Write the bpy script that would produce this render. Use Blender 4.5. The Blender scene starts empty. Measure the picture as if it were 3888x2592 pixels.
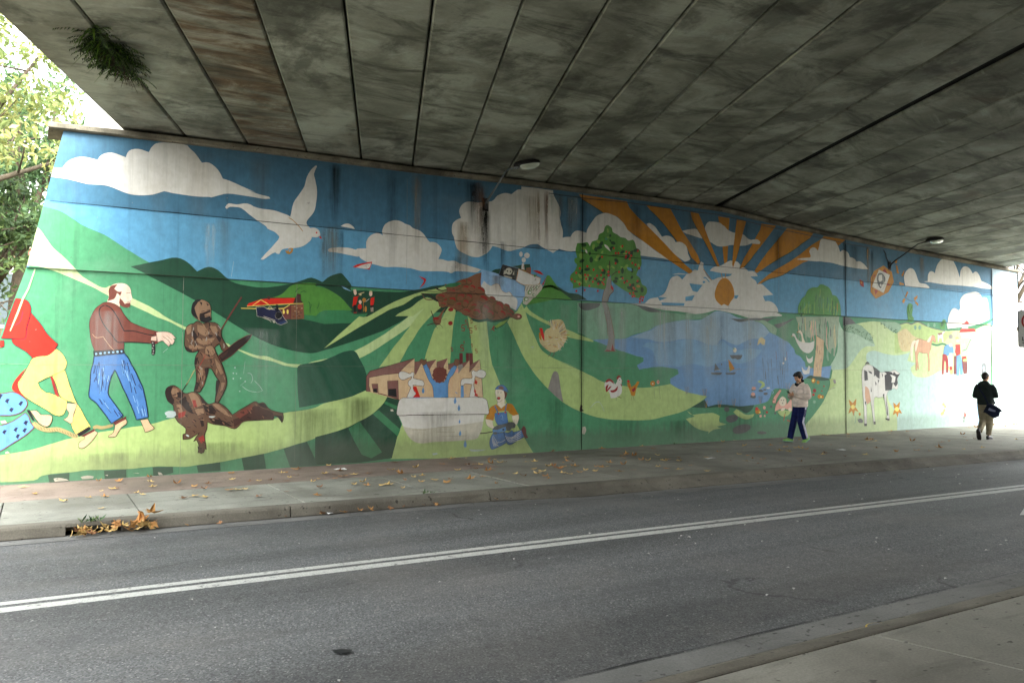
# Underpass with a long community mural, road, footpaths, two pedestrians.
# X runs along the mural wall, Y from the camera towards it, Z up (0 = footpath level).
import bpy, bmesh, math, random
from mathutils import Matrix, Vector, noise

scene = bpy.context.scene
C = scene.collection

# ---------------------------------------------------------------- camera
cam_d = bpy.data.cameras.new('camera')
cam_d.sensor_width = 36.0
cam_d.lens = 27.565
cam_d.clip_start = 0.05
cam_d.clip_end = 2000
cam = bpy.data.objects.new('camera', cam_d)
C.objects.link(cam)
cam.matrix_world = Matrix(((0.85564649, -0.02171251, -0.51710507, 0.0),
                           (-0.51755379, -0.03072965, -0.85509868, 0.0),
                           (0.00267588, 0.99929188, -0.03753111, 1.68),
                           (0, 0, 0, 1)))
scene.camera = cam

# ---------------------------------------------------------------- sky, sun, exposure (bright overcast day)
world = bpy.data.worlds.new("World")
scene.world = world
world.use_nodes = True
wn = world.node_tree
wn.nodes.clear()
sky = wn.nodes.new('ShaderNodeTexSky')
sky.sky_type = 'NISHITA'
sky.sun_disc = False
sky.sun_elevation = math.radians(48)
sky.sun_rotation = math.radians(182)
sky.air_density = 1.0
sky.dust_density = 4.0
hsv = wn.nodes.new('ShaderNodeHueSaturation')      # cloud cover takes the blue out of the sky
hsv.inputs['Saturation'].default_value = 0.07
bg = wn.nodes.new('ShaderNodeBackground')
bg.inputs['Strength'].default_value = 0.15
wo = wn.nodes.new('ShaderNodeOutputWorld')
wn.links.new(sky.outputs[0], hsv.inputs['Color'])
wn.links.new(hsv.outputs[0], bg.inputs['Color'])
wn.links.new(bg.outputs[0], wo.inputs['Surface'])
sun_d = bpy.data.lights.new('sun', 'SUN')
sun_d.energy = 0.5
sun_d.angle = math.radians(40)
sun_d.color = (1.0, 0.96, 0.9)
sun = bpy.data.objects.new('sun', sun_d)
C.objects.link(sun)
sun.rotation_euler = (math.radians(42), 0, math.radians(-2))
scene.view_settings.view_transform = 'Standard'
scene.view_settings.look = 'None'
scene.view_settings.gamma = 1.0
scene.view_settings.use_curve_mapping = False
scene.view_settings.exposure = 3.6
scene.cycles.use_denoising = True
scene.cycles.max_bounces = 10
scene.cycles.diffuse_bounces = 8
scene.cycles.sample_clamp_indirect = 8.0

# ---------------------------------------------------------------- helpers
def lin(r, g, b, k=1.0):
    f = lambda c: (c/12.92 if c <= .04045 else ((c+.055)/1.055)**2.4)*k
    return (f(r/255), f(g/255), f(b/255), 1.0)

class NT:
    """small node-tree writer"""
    def __init__(self, name, rough=.8, spec=.3):
        self.m = bpy.data.materials.new(name)
        self.m.use_nodes = True
        self.t = self.m.node_tree
        self.b = self.t.nodes['Principled BSDF']
        self.b.inputs['Roughness'].default_value = rough
        self.b.inputs['Specular IOR Level'].default_value = spec
    def n(self, kind, **kw):
        x = self.t.nodes.new('ShaderNode'+kind)
        for k, v in kw.items():
            if k.startswith('i_'):
                x.inputs[int(k[2:]) if k[2:].isdigit() else k[2:]].default_value = v
            else:
                setattr(x, k, v)
        return x
    def l(self, a, b):
        self.t.links.new(a, b)
    def coord(self, which='Object', scale=(1, 1, 1), rot=(0, 0, 0), rnd=False):
        tc = self.n('TexCoord')
        mp = self.n('Mapping')
        mp.inputs['Scale'].default_value = scale
        mp.inputs['Rotation'].default_value = rot
        if rnd:
            oi = self.n('ObjectInfo')
            mu = self.n('Vector'+'Math', operation='SCALE')
            mu.inputs[0].default_value = (37.0, 61.0, 23.0)
            self.l(oi.outputs['Random'], mu.inputs['Scale'])
            ad = self.n('VectorMath', operation='ADD')
            self.l(tc.outputs[which], ad.inputs[0]); self.l(mu.outputs[0], ad.inputs[1])
            self.l(ad.outputs[0], mp.inputs['Vector'])
        else:
            self.l(tc.outputs[which], mp.inputs['Vector'])
        return mp.outputs[0]
    def noise(self, vec, scale, detail=6, rough=.6, dist=0.0):
        x = self.n('TexNoise')
        x.inputs['Scale'].default_value = scale
        x.inputs['Detail'].default_value = detail
        x.inputs['Roughness'].default_value = rough
        x.inputs['Distortion'].default_value = dist
        if vec is not None: self.l(vec, x.inputs['Vector'])
        return x.outputs['Fac']
    def ramp(self, fac, stops):
        x = self.n('ValToRGB')
        el = x.color_ramp.elements
        while len(el) < len(stops): el.new(.5)
        for e, (p, c) in zip(el, stops):
            e.position = p
            e.color = c if len(c) == 4 else (c[0], c[1], c[2], 1)
        self.l(fac, x.inputs['Fac'])
        return x.outputs['Color']
    def gray(self, fac, a, b, va=0.0, vb=1.0):
        return self.ramp(fac, [(a, (va, va, va, 1)), (b, (vb, vb, vb, 1))])
    def mix(self, fac, a, b, blend='MIX'):
        x = self.n('MixRGB', blend_type=blend)
        for s, v in (('Fac', fac), ('Color1', a), ('Color2', b)):
            if hasattr(v, 'is_output'): self.l(v, x.inputs[s])
            else: x.inputs[s].default_value = v
        return x.outputs['Color']
    def base(self, c):
        if hasattr(c, 'is_output'): self.l(c, self.b.inputs['Base Color'])
        else: self.b.inputs['Base Color'].default_value = c
    def bump(self, h, strength=.3, dist=.01):
        x = self.n('Bump')
        x.inputs['Strength'].default_value = strength
        x.inputs['Distance'].default_value = dist
        self.l(h, x.inputs['Height'])
        self.l(x.outputs[0], self.b.inputs['Normal'])

def plain(name, c, rough=.7, spec=.3, metal=0.0, var=.25, scale=30):
    t = NT(name, rough, spec)
    v = t.coord(rnd=True)
    f = t.noise(v, scale, 4)
    d = tuple(x*(1-var) for x in c[:3])+(1,)
    l = tuple(min(1, x*(1+var)) for x in c[:3])+(1,)
    t.base(t.ramp(f, [(.3, d), (.7, l)]))
    t.b.inputs['Metallic'].default_value = metal
    return t.m

def link(name, me, mat=None, parent=None, smooth=False):
    o = bpy.data.objects.new(name, me)
    C.objects.link(o)
    if mat is not None and not me.materials: me.materials.append(mat)
    if parent is not None: o.parent = parent
    if smooth:
        for p in me.polygons: p.use_smooth = True
    return o

def mesh(name, verts, faces, mat=None, parent=None, smooth=False):
    me = bpy.data.meshes.new(name)
    me.from_pydata([tuple(v) for v in verts], [], faces)
    me.update()
    return link(name, me, mat, parent, smooth)

def empty(name, loc=(0, 0, 0), rotz=0.0):
    o = bpy.data.objects.new(name, None)
    C.objects.link(o)
    o.location = loc
    o.rotation_euler = (0, 0, rotz)
    o.empty_display_size = .2
    return o

def tag(o, label=None, cat=None, group=None, kind=None):
    if label: o['label'] = label
    if cat: o['category'] = cat
    if group: o['group'] = group
    if kind: o['kind'] = kind
    return o

def boxv(x0, x1, y0, y1, z0, z1):
    v = [(x0, y0, z0), (x1, y0, z0), (x1, y1, z0), (x0, y1, z0), (x0, y0, z1), (x1, y0, z1), (x1, y1, z1), (x0, y1, z1)]
    f = [(3, 2, 1, 0), (4, 5, 6, 7), (0, 1, 5, 4), (1, 2, 6, 5), (2, 3, 7, 6), (3, 0, 4, 7)]
    return v, f

def join(parts):
    V, F = [], []
    for v, f in parts:
        k = len(V)
        V += list(v)
        F += [tuple(i+k for i in q) for q in f]
    return V, F

def extrude_profile(prof, xs, ys=None):
    """closed (y,z) profile swept along x; ys(x) shifts y. Capped."""
    V, F = [], []
    n = len(prof)
    for x in xs:
        dy = ys(x) if ys else 0
        V += [(x, y+dy, z) for y, z in prof]
    for k in range(len(xs)-1):
        for i in range(n):
            a, b = k*n+i, k*n+(i+1) % n
            F.append((a, b, b+n, a+n))
    F.append(tuple(range(n-1, -1, -1)))
    F.append(tuple((len(xs)-1)*n+i for i in range(n)))
    return V, F

def tube(path, radii, n=8, cap=True):
    """tapered tube along a 3-D path"""
    P = [Vector(p) for p in path]
    V, F = [], []
    up = Vector((.13, .21, 1)).normalized()
    for i, p in enumerate(P):
        t = (P[min(i+1, len(P)-1)]-P[max(i-1, 0)]).normalized()
        a = t.cross(up)
        if a.length < .05: a = t.cross(Vector((1, 0, 0)))
        a.normalize()
        b = t.cross(a)
        r = radii[i] if hasattr(radii, '__len__') else radii
        for k in range(n):
            w = 2*math.pi*k/n
            V.append(tuple(p+a*(r*math.cos(w))+b*(r*math.sin(w))))
    for i in range(len(P)-1):
        for k in range(n):
            q = (k+1) % n
            F.append((i*n+k, i*n+q, (i+1)*n+q, (i+1)*n+k))
    if cap:
        F.append(tuple(range(n-1, -1, -1)))
        F.append(tuple((len(P)-1)*n+k for k in range(n)))
    return V, F

def ellipsoid(c, r, nu=14, nv=9, rot=None):
    V, F = [], []
    c = Vector(c)
    for j in range(nv+1):
        th = math.pi*j/nv
        for i in range(nu):
            ph = 2*math.pi*i/nu
            p = Vector((r[0]*math.sin(th)*math.cos(ph), r[1]*math.sin(th)*math.sin(ph), r[2]*math.cos(th)))
            if rot is not None: p = rot @ p
            V.append(tuple(c+p))
    for j in range(nv):
        for i in range(nu):
            a, b = j*nu+i, j*nu+(i+1) % nu
            F.append((a, a+nu, b+nu, b))
    return V, F

# ---------------------------------------------------------------- materials
def m_beam():
    t = NT('soffit_concrete', .85, .25)
    v = t.coord(rnd=True)
    vs = t.coord(scale=(.6, 1.5, 1), rot=(0, 0, .38), rnd=True)
    big = t.noise(v, .8, 9, .62, .5)
    st = t.noise(vs, 1.2, 10, .72, .7)
    fine = t.noise(v, 24, 5, .7)
    c = t.ramp(big, [(.33, lin(104, 104, 92)), (.48, lin(140, 141, 128)), (.62, lin(172, 174, 160))])
    c = t.mix(t.gray(st, .50, .64, 0, .8), c, lin(78, 78, 68))
    c = t.mix(t.gray(st, .34, .42, .6, 0), c, lin(182, 188, 176))
    scr = t.noise(t.coord(scale=(.35, 3.4, 1), rot=(0, 0, .5), rnd=True), .9, 10, .75, .7)
    c = t.mix(t.gray(scr, .62, .70, 0, .5), c, lin(186, 191, 180))
    blot = t.noise(t.coord(scale=(1, .6, 1), rnd=True), .8, 9, .66, .2)
    c = t.mix(t.gray(blot, .53, .60, 0, .62), c, lin(70, 70, 62))
    oi = t.n('ObjectInfo')
    sc = t.n('SeparateColor'); t.l(oi.outputs['Color'], sc.inputs[0])
    sr = t.noise(t.coord(scale=(.5, 3.2, 1), rot=(0, 0, .3), rnd=True), 1.0, 8, .65, 1.2)
    rust = t.mix(1, t.gray(sr, .40, .58, .25, .95), sc.outputs[0], 'MULTIPLY')
    c = t.mix(rust, c, t.ramp(st, [(.36, lin(164, 156, 140)), (.47, lin(112, 92, 70)), (.62, lin(62, 52, 42))]))
    c = t.mix(t.gray(t.noise(t.coord(scale=(1, .8, 1), rnd=True), .55, 6, .6, .8), .60, .70, 0, .35), c, lin(120, 100, 78))
    c = t.mix(.25, c, t.ramp(fine, [(.3, lin(60, 60, 52)), (.7, lin(150, 150, 135))]), 'OVERLAY')
    t.base(c)
    t.bump(t.noise(v, 60, 6, .7), .25, .004)
    return t.m

def m_concrete(name, a, b, scale=1.2, dirt=None, fine=60, bump=.3, streak=False):
    t = NT(name, .88, .25)
    v = t.coord('Object')
    n1 = t.noise(v, scale, 8, .62, .4)
    c = t.ramp(n1, [(.32, a), (.66, b)])
    if dirt is not None:
        n2 = t.noise(v, scale*.35, 6, .6, .8)
        c = t.mix(t.gray(n2, .46, .66, 0, .8), c, dirt)
        sp = t.noise(v, scale*9, 3, .5)
        c = t.mix(t.gray(sp, .66, .71, 0, .7), c, tuple(x*.45 for x in dirt[:3])+(1,))
        gum = t.noise(t.coord('Object', scale=(1, 1.6, 1)), 11, 2, .4)
        c = t.mix(t.gray(gum, .70, .73, 0, .75), c, tuple(x*.35 for x in dirt[:3])+(1,))
        smear = t.noise(t.coord('Object', scale=(.5, 2.2, 1), rot=(0, 0, .3)), 1.9, 7, .65, .5)
        c = t.mix(t.gray(smear, .56, .70, 0, .45), c, tuple(x*.7 for x in dirt[:3])+(1,))
    if streak:
        n3 = t.noise(t.coord('Object', scale=(6, 6, .25)), 1.2, 6, .65)
        c = t.mix(t.gray(n3, .5, .68, 0, .6), c, tuple(x*.5 for x in a[:3])+(1,))
    g = t.noise(v, fine, 4, .7)
    c = t.mix(.35, c, t.ramp(g, [(.3, lin(70, 70, 68)), (.7, lin(185, 185, 180))]), 'OVERLAY')
    t.base(c)
    t.bump(g, bump, .003)
    return t.m

def m_asphalt():
    t = NT('asphalt', .74, .35)
    v = t.coord('Object')
    vor = t.n('TexVoronoi')
    vor.inputs['Scale'].default_value = 88
    t.l(v, vor.inputs['Vector'])
    g = t.n('RGBToBW'); t.l(vor.outputs['Color'], g.inputs[0])
    agg = t.ramp(g.outputs[0], [(.10, lin(74, 75, 76)), (.45, lin(99, 101, 102)), (.80, lin(119, 121, 121)), (.95, lin(160, 161, 158))])
    lane = t.noise(t.coord('Object', scale=(.05, .8, 1), rot=(0, 0, .045)), 1.6, 5, .55, .2)
    c = t.mix(.8, agg, t.ramp(lane, [(.36, lin(176, 176, 174)), (.64, lin(246, 247, 246))]), 'MULTIPLY')
    pat = t.noise(v, .5, 8, .62, .5)
    c = t.mix(t.gray(pat, .48, .68, 0, .35), c, lin(118, 115, 110))
    oil = t.noise(t.coord('Object', scale=(.25, 1.6, 1), rot=(0, 0, .05)), 1.4, 6, .6, .4)
    c = t.mix(t.gray(oil, .55, .70, 0, .42), c, lin(70, 71, 72))
    trk = t.noise(t.coord('Object', scale=(1.1, 6.5, 1), rot=(0, 0, .05)), 2.2, 4, .6)
    c = t.mix(t.gray(trk, .69, .75, 0, .6), c, lin(46, 46, 46))
    dust = t.noise(v, 7, 6, .7)
    c = t.mix(t.gray(dust, .60, .72, 0, .3), c, lin(140, 138, 132))
    vc = t.n('TexVoronoi', feature='DISTANCE_TO_EDGE'); vc.inputs['Scale'].default_value = .42
    wv = t.n('VectorMath', operation='ADD'); t.l(v, wv.inputs[0])
    nz = t.n('TexNoise'); nz.inputs['Scale'].default_value = 1.7; nz.inputs['Detail'].default_value = 8; t.l(v, nz.inputs['Vector'])
    sc_ = t.n('VectorMath', operation='SCALE'); sc_.inputs['Scale'].default_value = .9; t.l(nz.outputs['Color'], sc_.inputs[0]); t.l(sc_.outputs[0], wv.inputs[1]); t.l(wv.outputs[0], vc.inputs['Vector'])
    gate = t.gray(t.noise(v, .35, 3), .56, .62, 0, .7)
    c = t.mix(t.mix(1, t.gray(vc.outputs['Distance'], .002, .010, 1, 0), gate, 'MULTIPLY'), c, lin(44, 44, 44))
    t.base(c)
    rr = t.noise(v, 9, 3)
    rg = t.n('MapRange'); t.l(rr, rg.inputs[0])
    rg.inputs[3].default_value = .58; rg.inputs[4].default_value = .85
    t.l(rg.outputs[0], t.b.inputs['Roughness'])
    t.bump(t.noise(v, 110, 4, .7), .55, .006)
    return t.m

def m_roadpaint():
    t = NT('road_paint', .6, .4)
    v = t.coord('Object')
    w = t.noise(v, 14, 6, .7)
    w2 = t.noise(v, 70, 4, .7)
    c = t.ramp(w2, [(.3, lin(150, 152, 146)), (.6, lin(196, 198, 192))])
    c = t.mix(t.gray(w, .56, .66, 0, .85), c, lin(104, 106, 104))
    t.base(c)
    t.bump(w2, .4, .003)
    return t.m

def m_paint():
    """mural paint: the pigment is a per-face colour, dirt and run-off streaks on top"""
    t = NT('mural_paint', .62, .35)
    at = t.n('Attribute', attribute_name='pigment')
    v = t.coord('Object')
    c = at.outputs['Color']
    br = t.noise(t.coord('Object', scale=(3, 1, 3)), 2.2, 6, .65, .3)
    c = t.mix(.45, c, t.ramp(br, [(.3, (.36, .36, .36, 1)), (.7, (.64, .64, .64, 1))]), 'OVERLAY')
    dab = t.noise(t.coord('Object', scale=(14, 1, 5), rot=(0, .5, 0)), 1.3, 5, .7, .6)
    c = t.mix(.22, c, t.ramp(dab, [(.3, (.3, .3, .3, 1)), (.7, (.7, .7, .7, 1))]), 'OVERLAY')
    hs = t.n('HueSaturation'); hs.inputs['Saturation'].default_value = 1.04; hs.inputs['Value'].default_value = .96; t.l(c, hs.inputs['Color']); c = hs.outputs[0]
    wash = t.noise(v, .42, 6, .6, .6)
    c = t.mix(t.gray(wash, .52, .75, 0, .14), c, lin(190, 196, 186))
    stv = t.coord('Object', scale=(7, 1, .16))
    st = t.noise(stv, 1.0, 7, .62)
    c = t.mix(t.gray(st, .55, .72, 0, .26), c, lin(96, 90, 74), 'MULTIPLY')
    stf = t.noise(t.coord('Object', scale=(30, 1, .35)), 1.0, 4, .6)
    c = t.mix(t.gray(stf, .66, .78, 0, .16), c, lin(78, 72, 58))
    sep = t.n('SeparateXYZ'); t.l(v, sep.inputs[0])
    # splash grime along the foot of the wall and soot under the coping, both ragged
    zz = t.n('Math', operation='ADD'); t.l(sep.outputs['Z'], zz.inputs[0])
    rag = t.noise(t.coord('Object', scale=(5, 1, .35)), 1.6, 8, .75)
    rm = t.n('Math', operation='MULTIPLY'); t.l(rag, rm.inputs[0]); rm.inputs[1].default_value = -.6
    t.l(rm.outputs[0], zz.inputs[1])
    c = t.mix(t.gray(zz.outputs[0], -.36, .22, .42, 0), c, lin(86, 84, 74))
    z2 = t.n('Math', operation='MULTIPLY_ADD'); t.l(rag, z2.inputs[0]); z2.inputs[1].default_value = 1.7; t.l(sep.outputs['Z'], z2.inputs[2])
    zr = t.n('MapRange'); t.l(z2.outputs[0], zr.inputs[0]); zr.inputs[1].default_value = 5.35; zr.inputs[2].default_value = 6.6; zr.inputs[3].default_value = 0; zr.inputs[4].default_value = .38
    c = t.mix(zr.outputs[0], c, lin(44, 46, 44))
    fl = t.noise(v, 16, 4, .65)
    c = t.mix(t.gray(fl, .735, .75, 0, .7), c, lin(150, 146, 132))
    c = t.mix(t.gray(t.noise(v, 5.5, 5, .7), .69, .72, 0, .45), c, lin(70, 68, 58))
    t.base(c)
    t.bump(t.noise(v, 34, 6, .7), .22, .004)
    return t.m

def m_leaf(name, c1, c2, c3):
    t = NT(name, .7, .25)
    oi = t.n('ObjectInfo')
    v = t.coord('Object')
    n1 = t.noise(v, 24, 4, .6)
    c = t.ramp(oi.outputs['Random'], [(.1, c1), (.5, c2), (.9, c3)])
    c = t.mix(t.gray(n1, .5, .72, 0, .55), c, lin(96, 62, 30))
    t.base(c)
    return t.m

def m_foliage(name, dark, mid, light):
    t = NT(name, .6, .3)
    at = t.n('Attribute', attribute_name='tint')
    c = t.ramp(at.outputs['Fac'], [(.05, dark), (.5, mid), (.95, light)])
    t.base(c)
    tr = t.n('BsdfTranslucent'); t.l(c, tr.inputs['Color'])
    mx = t.n('MixShader'); mx.inputs[0].default_value = .35
    out = t.t.nodes['Material Output']
    t.l(t.b.outputs[0], mx.inputs[1]); t.l(tr.outputs[0], mx.inputs[2]); t.l(mx.outputs[0], out.inputs['Surface'])
    return t.m

M = dict(
    beam=m_beam(), paint=m_paint(), asphalt=m_asphalt(), line=m_roadpaint(),
    wall=m_concrete('wall_concrete', lin(120, 118, 108), lin(160, 158, 146), 1.0, lin(92, 90, 80), streak=True),
    coping=m_concrete('coping_concrete', lin(92, 88, 76), lin(140, 134, 118), 2.5, lin(62, 58, 48)),
    parapet=m_concrete('parapet_concrete', lin(196, 196, 190), lin(222, 222, 216), 1.5),
    slab=m_concrete('paving_concrete', lin(126, 127, 118), lin(156, 157, 147), 1.1, lin(98, 96, 86)),
    slab_darker=m_concrete('paving_concrete_darker', lin(124, 122, 113), lin(150, 148, 138), 1.0, lin(96, 92, 83)),  # a little darker than slab, for the right stretch of the far path
    slab_near=m_concrete('near_paving_concrete', lin(134, 133, 124), lin(158, 156, 146), .8, lin(110, 108, 99)),
    red=m_concrete('red_path_asphalt', lin(124, 110, 101), lin(150, 135, 124), 1.3, lin(104, 96, 88), 90, .5),
    kerb=m_concrete('kerb_concrete', lin(104, 100, 90), lin(130, 126, 115), 1.4, lin(78, 75, 67)),
    gutter=m_concrete('gutter_concrete', lin(112, 113, 110), lin(132, 133, 130), 1.4, lin(94, 95, 93)),
    earth=m_concrete('bare_earth', lin(92, 84, 62), lin(120, 112, 84), .6, lin(70, 78, 48)),
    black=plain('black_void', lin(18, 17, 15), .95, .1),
    steel=plain('galvanised_steel', lin(120, 124, 124), .45, .5, .6),
    darksteel=plain('dark_metal', lin(44, 44, 44), .5, .4, .3),
    bitumen=plain('bitumen', lin(30, 30, 31), .6, .4),
)
t = NT('lamp_glass', .25, .5)
t.base(lin(196, 204, 184)); t.b.inputs['Transmission Weight'].default_value = .35
M['glass'] = t.m
# ================================================================= ground, road, kerbs, footpaths
rnd = random.Random(11)
ROAD = -.14
WY = 13.65                                       # mural face

def kf(x):                                       # far kerb line (top back edge of the stone's face)
    x = min(x, 30.0)
    return 9.97-.062*x
def kn(x):                                       # near kerb line
    return 3.235-.0145*max(min(x, 60), -30)

g = mesh('ground', [(-400, -400, -.32), (600, -400, -.32), (600, 600, -.32), (-400, 600, -.32)], [(0, 1, 2, 3)], M['earth'])
tag(g, kind='structure')

xs = [-60+i*3 for i in range(81)]
V = []; F = []
for i, x in enumerate(xs):
    V += [(x, kn(x)+.62, ROAD), (x, (kn(x)+kf(x))/2, ROAD+.03), (x, kf(x)-.22, ROAD)]
    if i:
        a = (i-1)*3
        F += [(a, a+3, a+4, a+1), (a+1, a+4, a+5, a+2)]
road = tag(mesh('road', V, F, M['asphalt'], smooth=True), kind='structure')
V = [(x, y, ROAD-.012) for x in (-60, 180) for y in (-8, 14)]
tag(mesh('road_bed', V, [(0, 2, 3, 1)], M['bitumen']), kind='structure')

def dl(x, off):
    return 7.095-.053*x+off
for off, w, nm in ((.125, .10, 'road_line'), (-.075, .14, 'road_line')):
    V = []; F = []
    N = 260
    for i in range(N+1):
        x = -40+i*.6
        j = .006*noise.noise(Vector((x*3, off*9, 0)))
        yy = dl(x, off)
        cr = ROAD+.004+.03*(1-abs(yy-(kn(x)+kf(x))/2)/3.0)
        V += [(x, yy-w/2+j, cr), (x, yy+w/2-j*.7, cr)]
        if i: a = 2*(i-1); F.append((a, a+2, a+3, a+1))
    o = mesh(nm, V, F, M['line'])
    tag(o, 'far thinner white stripe of the double centre line' if off > 0 else 'near thicker white stripe of the double centre line', 'road marking', 'double centre line on the road')
# lane arrow that starts at the right edge of the picture
ax, ay = 10.62, 5.20
A = [(0, 0), (.95, .42), (.95, .14), (3.4, .10), (3.4, -.10), (.95, -.14), (.95, -.42)]
V = [(ax+p, ay-.05*p+q, ROAD+.028) for p, q in A]
tag(mesh('lane_arrow', V, [tuple(range(7))], M['line']), 'white painted arrow on the near lane at the right edge', 'road marking')
# dark repair patches and cracks in the near lane
def patch(name, pts, lab, z=ROAD+.026):
    V = [(x, y, z) for x, y in pts]
    tag(mesh(name, V, [tuple(range(len(V)))], M['bitumen']), lab, 'road patch')
patch('bitumen_patch', [(1.655, 4.915), (1.66, 4.97), (1.72, 4.965), (1.775, 4.915), (1.76, 4.885), (1.70, 4.87)], 'small black bitumen patch in the near lane, biggest dark mark on the asphalt')
patch('bitumen_patch', [(3.00, 5.505), (3.04, 5.518), (3.11, 5.512), (3.07, 5.50)], 'thin dark smear of bitumen right of the biggest patch, nearest the centre line')
patch('bitumen_patch', [(2.63, 5.335), (2.66, 5.345), (2.71, 5.340), (2.68, 5.328)], 'tiny dark smear of bitumen just left of the longer thin smear')
# grit and rotted leaf along the foot of the far kerb, and the ragged asphalt edge on both sides
def ragged(name, x0, x1, yf, w, step, z, mat, seed):
    V = []; F = []
    N = int((x1-x0)/step)
    for i in range(N+1):
        x = x0+i*step
        a = w*max(0, .35+1.1*noise.noise(Vector((x*2.1, seed, 0)))+.5*noise.noise(Vector((x*11, seed, 3))))
        b = w*max(0, .35+1.1*noise.noise(Vector((x*1.7, seed, 7)))+.5*noise.noise(Vector((x*9, seed, 5))))
        V += [(x, yf(x)-a, z), (x, yf(x)+b, z)]
        if i: k = 2*(i-1); F.append((k, k+2, k+3, k+1))
    return tag(mesh(name, V, F, mat), kind='stuff')
grit = plain('gutter_grit', lin(58, 50, 40), .95, .1, var=.5, scale=60)
ragged('kerb_grit', -6, 30, lambda x: kf(x)-.03-.30*min(1, max(0, (x-5.2)/1.6)), .022, .06, ROAD+.012, grit, 1)
ragged('asphalt_edge', -6, 30, lambda x: kf(x)-.225-.34*min(1, max(0, (x-5.2)/1.6)), .006, .05, ROAD+.0115, grit, 2)
ragged('asphalt_edge', -2, 30, lambda x: kn(x)+.655, .012, .03, ROAD+.010, M['bitumen'], 3)
# chips of stone, paper and glass scattered over the asphalt
V = []; F = []
rc = random.Random(77)
for i in range(150):
    x = rc.uniform(-1, 17) if i % 3 else rc.uniform(5, 16)
    y = rc.uniform(kn(x)+.8, kf(x)-.5)
    s_ = rc.uniform(.006, .016)*(1+x*.09)
    z = ROAD+.031*(1-abs(y-(kn(x)+kf(x))/2)/3.1)+.004
    a = rc.uniform(0, 3.1); k = len(V)
    for u, v_, w_ in ((1, 0, 0), (.2, .6, .3), (-1, .1, 0), (-.1, -.6, .35), (0, 0, .5)):
        V.append((x+s_*(u*math.cos(a)-v_*math.sin(a)), y+s_*(u*math.sin(a)+v_*math.cos(a)), z+s_*w_))
    F += [(k, k+1, k+4), (k+1, k+2, k+4), (k+2, k+3, k+4), (k+3, k, k+4)]
tag(mesh('road_chips', V, F, plain('pale_chips', lin(178, 178, 172), .8, var=.3)), kind='stuff')

# ---- far kerb: upright stones, then a mountable (layback) profile further right
kerb = tag(empty('kerb', (0, 0, 0)), kind='structure')
def kerb_profile(x):
    s = min(1, max(0, (x-5.2)/1.6))              # 0 upright, 1 layback
    r = .03
    return [(.17, -.30), (-.02-.30*s, -.30), (-.02-.30*s, ROAD+.005), (-.012-.05*s, -r-.03*s), (.004, -.006), (.03+.05*s, .0), (.17, .0)]
def far_stone(x0, x1, cut=None):
    xs = [x0+(x1-x0)*i/6 for i in range(7)]
    V = []; F = []; n = 7
    for x in xs:
        V += [(x, y+kf(x), z) for y, z in kerb_profile(x)]
    for k in range(6):
        for i in range(n):
            a, b = k*n+i, k*n+(i+1) % n
            F.append((a, a+n, b+n, b))
    F.append(tuple(range(n))); F.append(tuple(6*n+i for i in range(n-1, -1, -1)))
    return mesh('kerb_stone', V, F, M['kerb'], kerb)
js = [2.72+2.73*i for i in range(-9, 0)]+[-.02, .12]
for a, b in zip(js[:-4], js[1:-3]): far_stone(a+.008, b-.008)
far_stone(-2.74+.008, .30)
far_stone(.86, 2.72-.008)
# drain inlet: lintel over a dark throat
V, F = extrude_profile([(.17, -.045), (-.006, -.045), (-.006, -.012), (.004, -.002), (.17, 0.0)], [.30, .5, .86], kf)
mesh('kerb_lintel', V, F, M['kerb'], kerb)
V, F = boxv(.30, .86, 0, .40, -.40, -.30); V = [(x, y+kf(x), z) for x, y, z in V]
V2, F2 = boxv(.30, .86, .38, .40, -.30, -.045); V2 = [(x, y+kf(x), z) for x, y, z in V2]
Vj, Fj = join([(V, F), (V2, F2)])
mesh('drain_throat', Vj, Fj, M['black'], kerb)
x = 2.72
for i in range(20):
    far_stone(x+.008, x+2.73-.008); x += 2.73
# far gutter strip
V = []; F = []
gx = [-40+i*.9 for i in range(110)]
for i, x in enumerate(gx):
    s = min(1, max(0, (x-5.2)/1.6))
    V += [(x, kf(x)-.30-.34*s, ROAD+.006), (x, kf(x)+.02, ROAD+.002)]
    if i: a = 2*(i-1); F.append((a, a+2, a+3, a+1))
tag(mesh('gutter', V, F, M['gutter']), kind='structure')

# ---- far footpath: concrete flags by the kerb, reddish strip by the wall
fp = tag(empty('footpath', (0, 0, 0)), kind='structure')
def quad_slab(name, x0, x1, ya, yb, zt, mat, parent, th=.12):
    b = .003
    V = [(x0, ya(x0), zt-th), (x1, ya(x1), zt-th), (x1, yb(x1), zt-th), (x0, yb(x0), zt-th),
         (x0, ya(x0), zt-b), (x1, ya(x1), zt-b), (x1, yb(x1), zt-b), (x0, yb(x0), zt-b),
         (x0+b, ya(x0)+b, zt), (x1-b, ya(x1)+b, zt), (x1-b, yb(x1)-b, zt), (x0+b, yb(x0)-b, zt)]
    F = [(3, 2, 1, 0), (8, 9, 10, 11)]
    for i in range(4):
        j = (i+1) % 4
        F += [(i, j, j+4, i+4), (i+4, j+4, j+8, i+8)]
    return mesh(name, V, F, mat, parent)
sx = [-.33-1.72*i for i in range(9, 0, -1)]+[-.33, 1.08, 2.95, 4.69, 6.2]+[6.2+1.75*i for i in range(1, 22)]
for i in range(len(sx)-1):
    dz = rnd.uniform(-.004, .002)
    quad_slab('paving_slab', sx[i]+.007, sx[i+1]-.007, lambda x: kf(x)+.178, lambda x: 11.9, dz, M['slab'] if sx[i] < 6.1 else M['slab_darker'], fp)
V = [(x, y, -.05) for x in (-20, 30, 46) for y in (kf(x)+.12, 13.8)]
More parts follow.
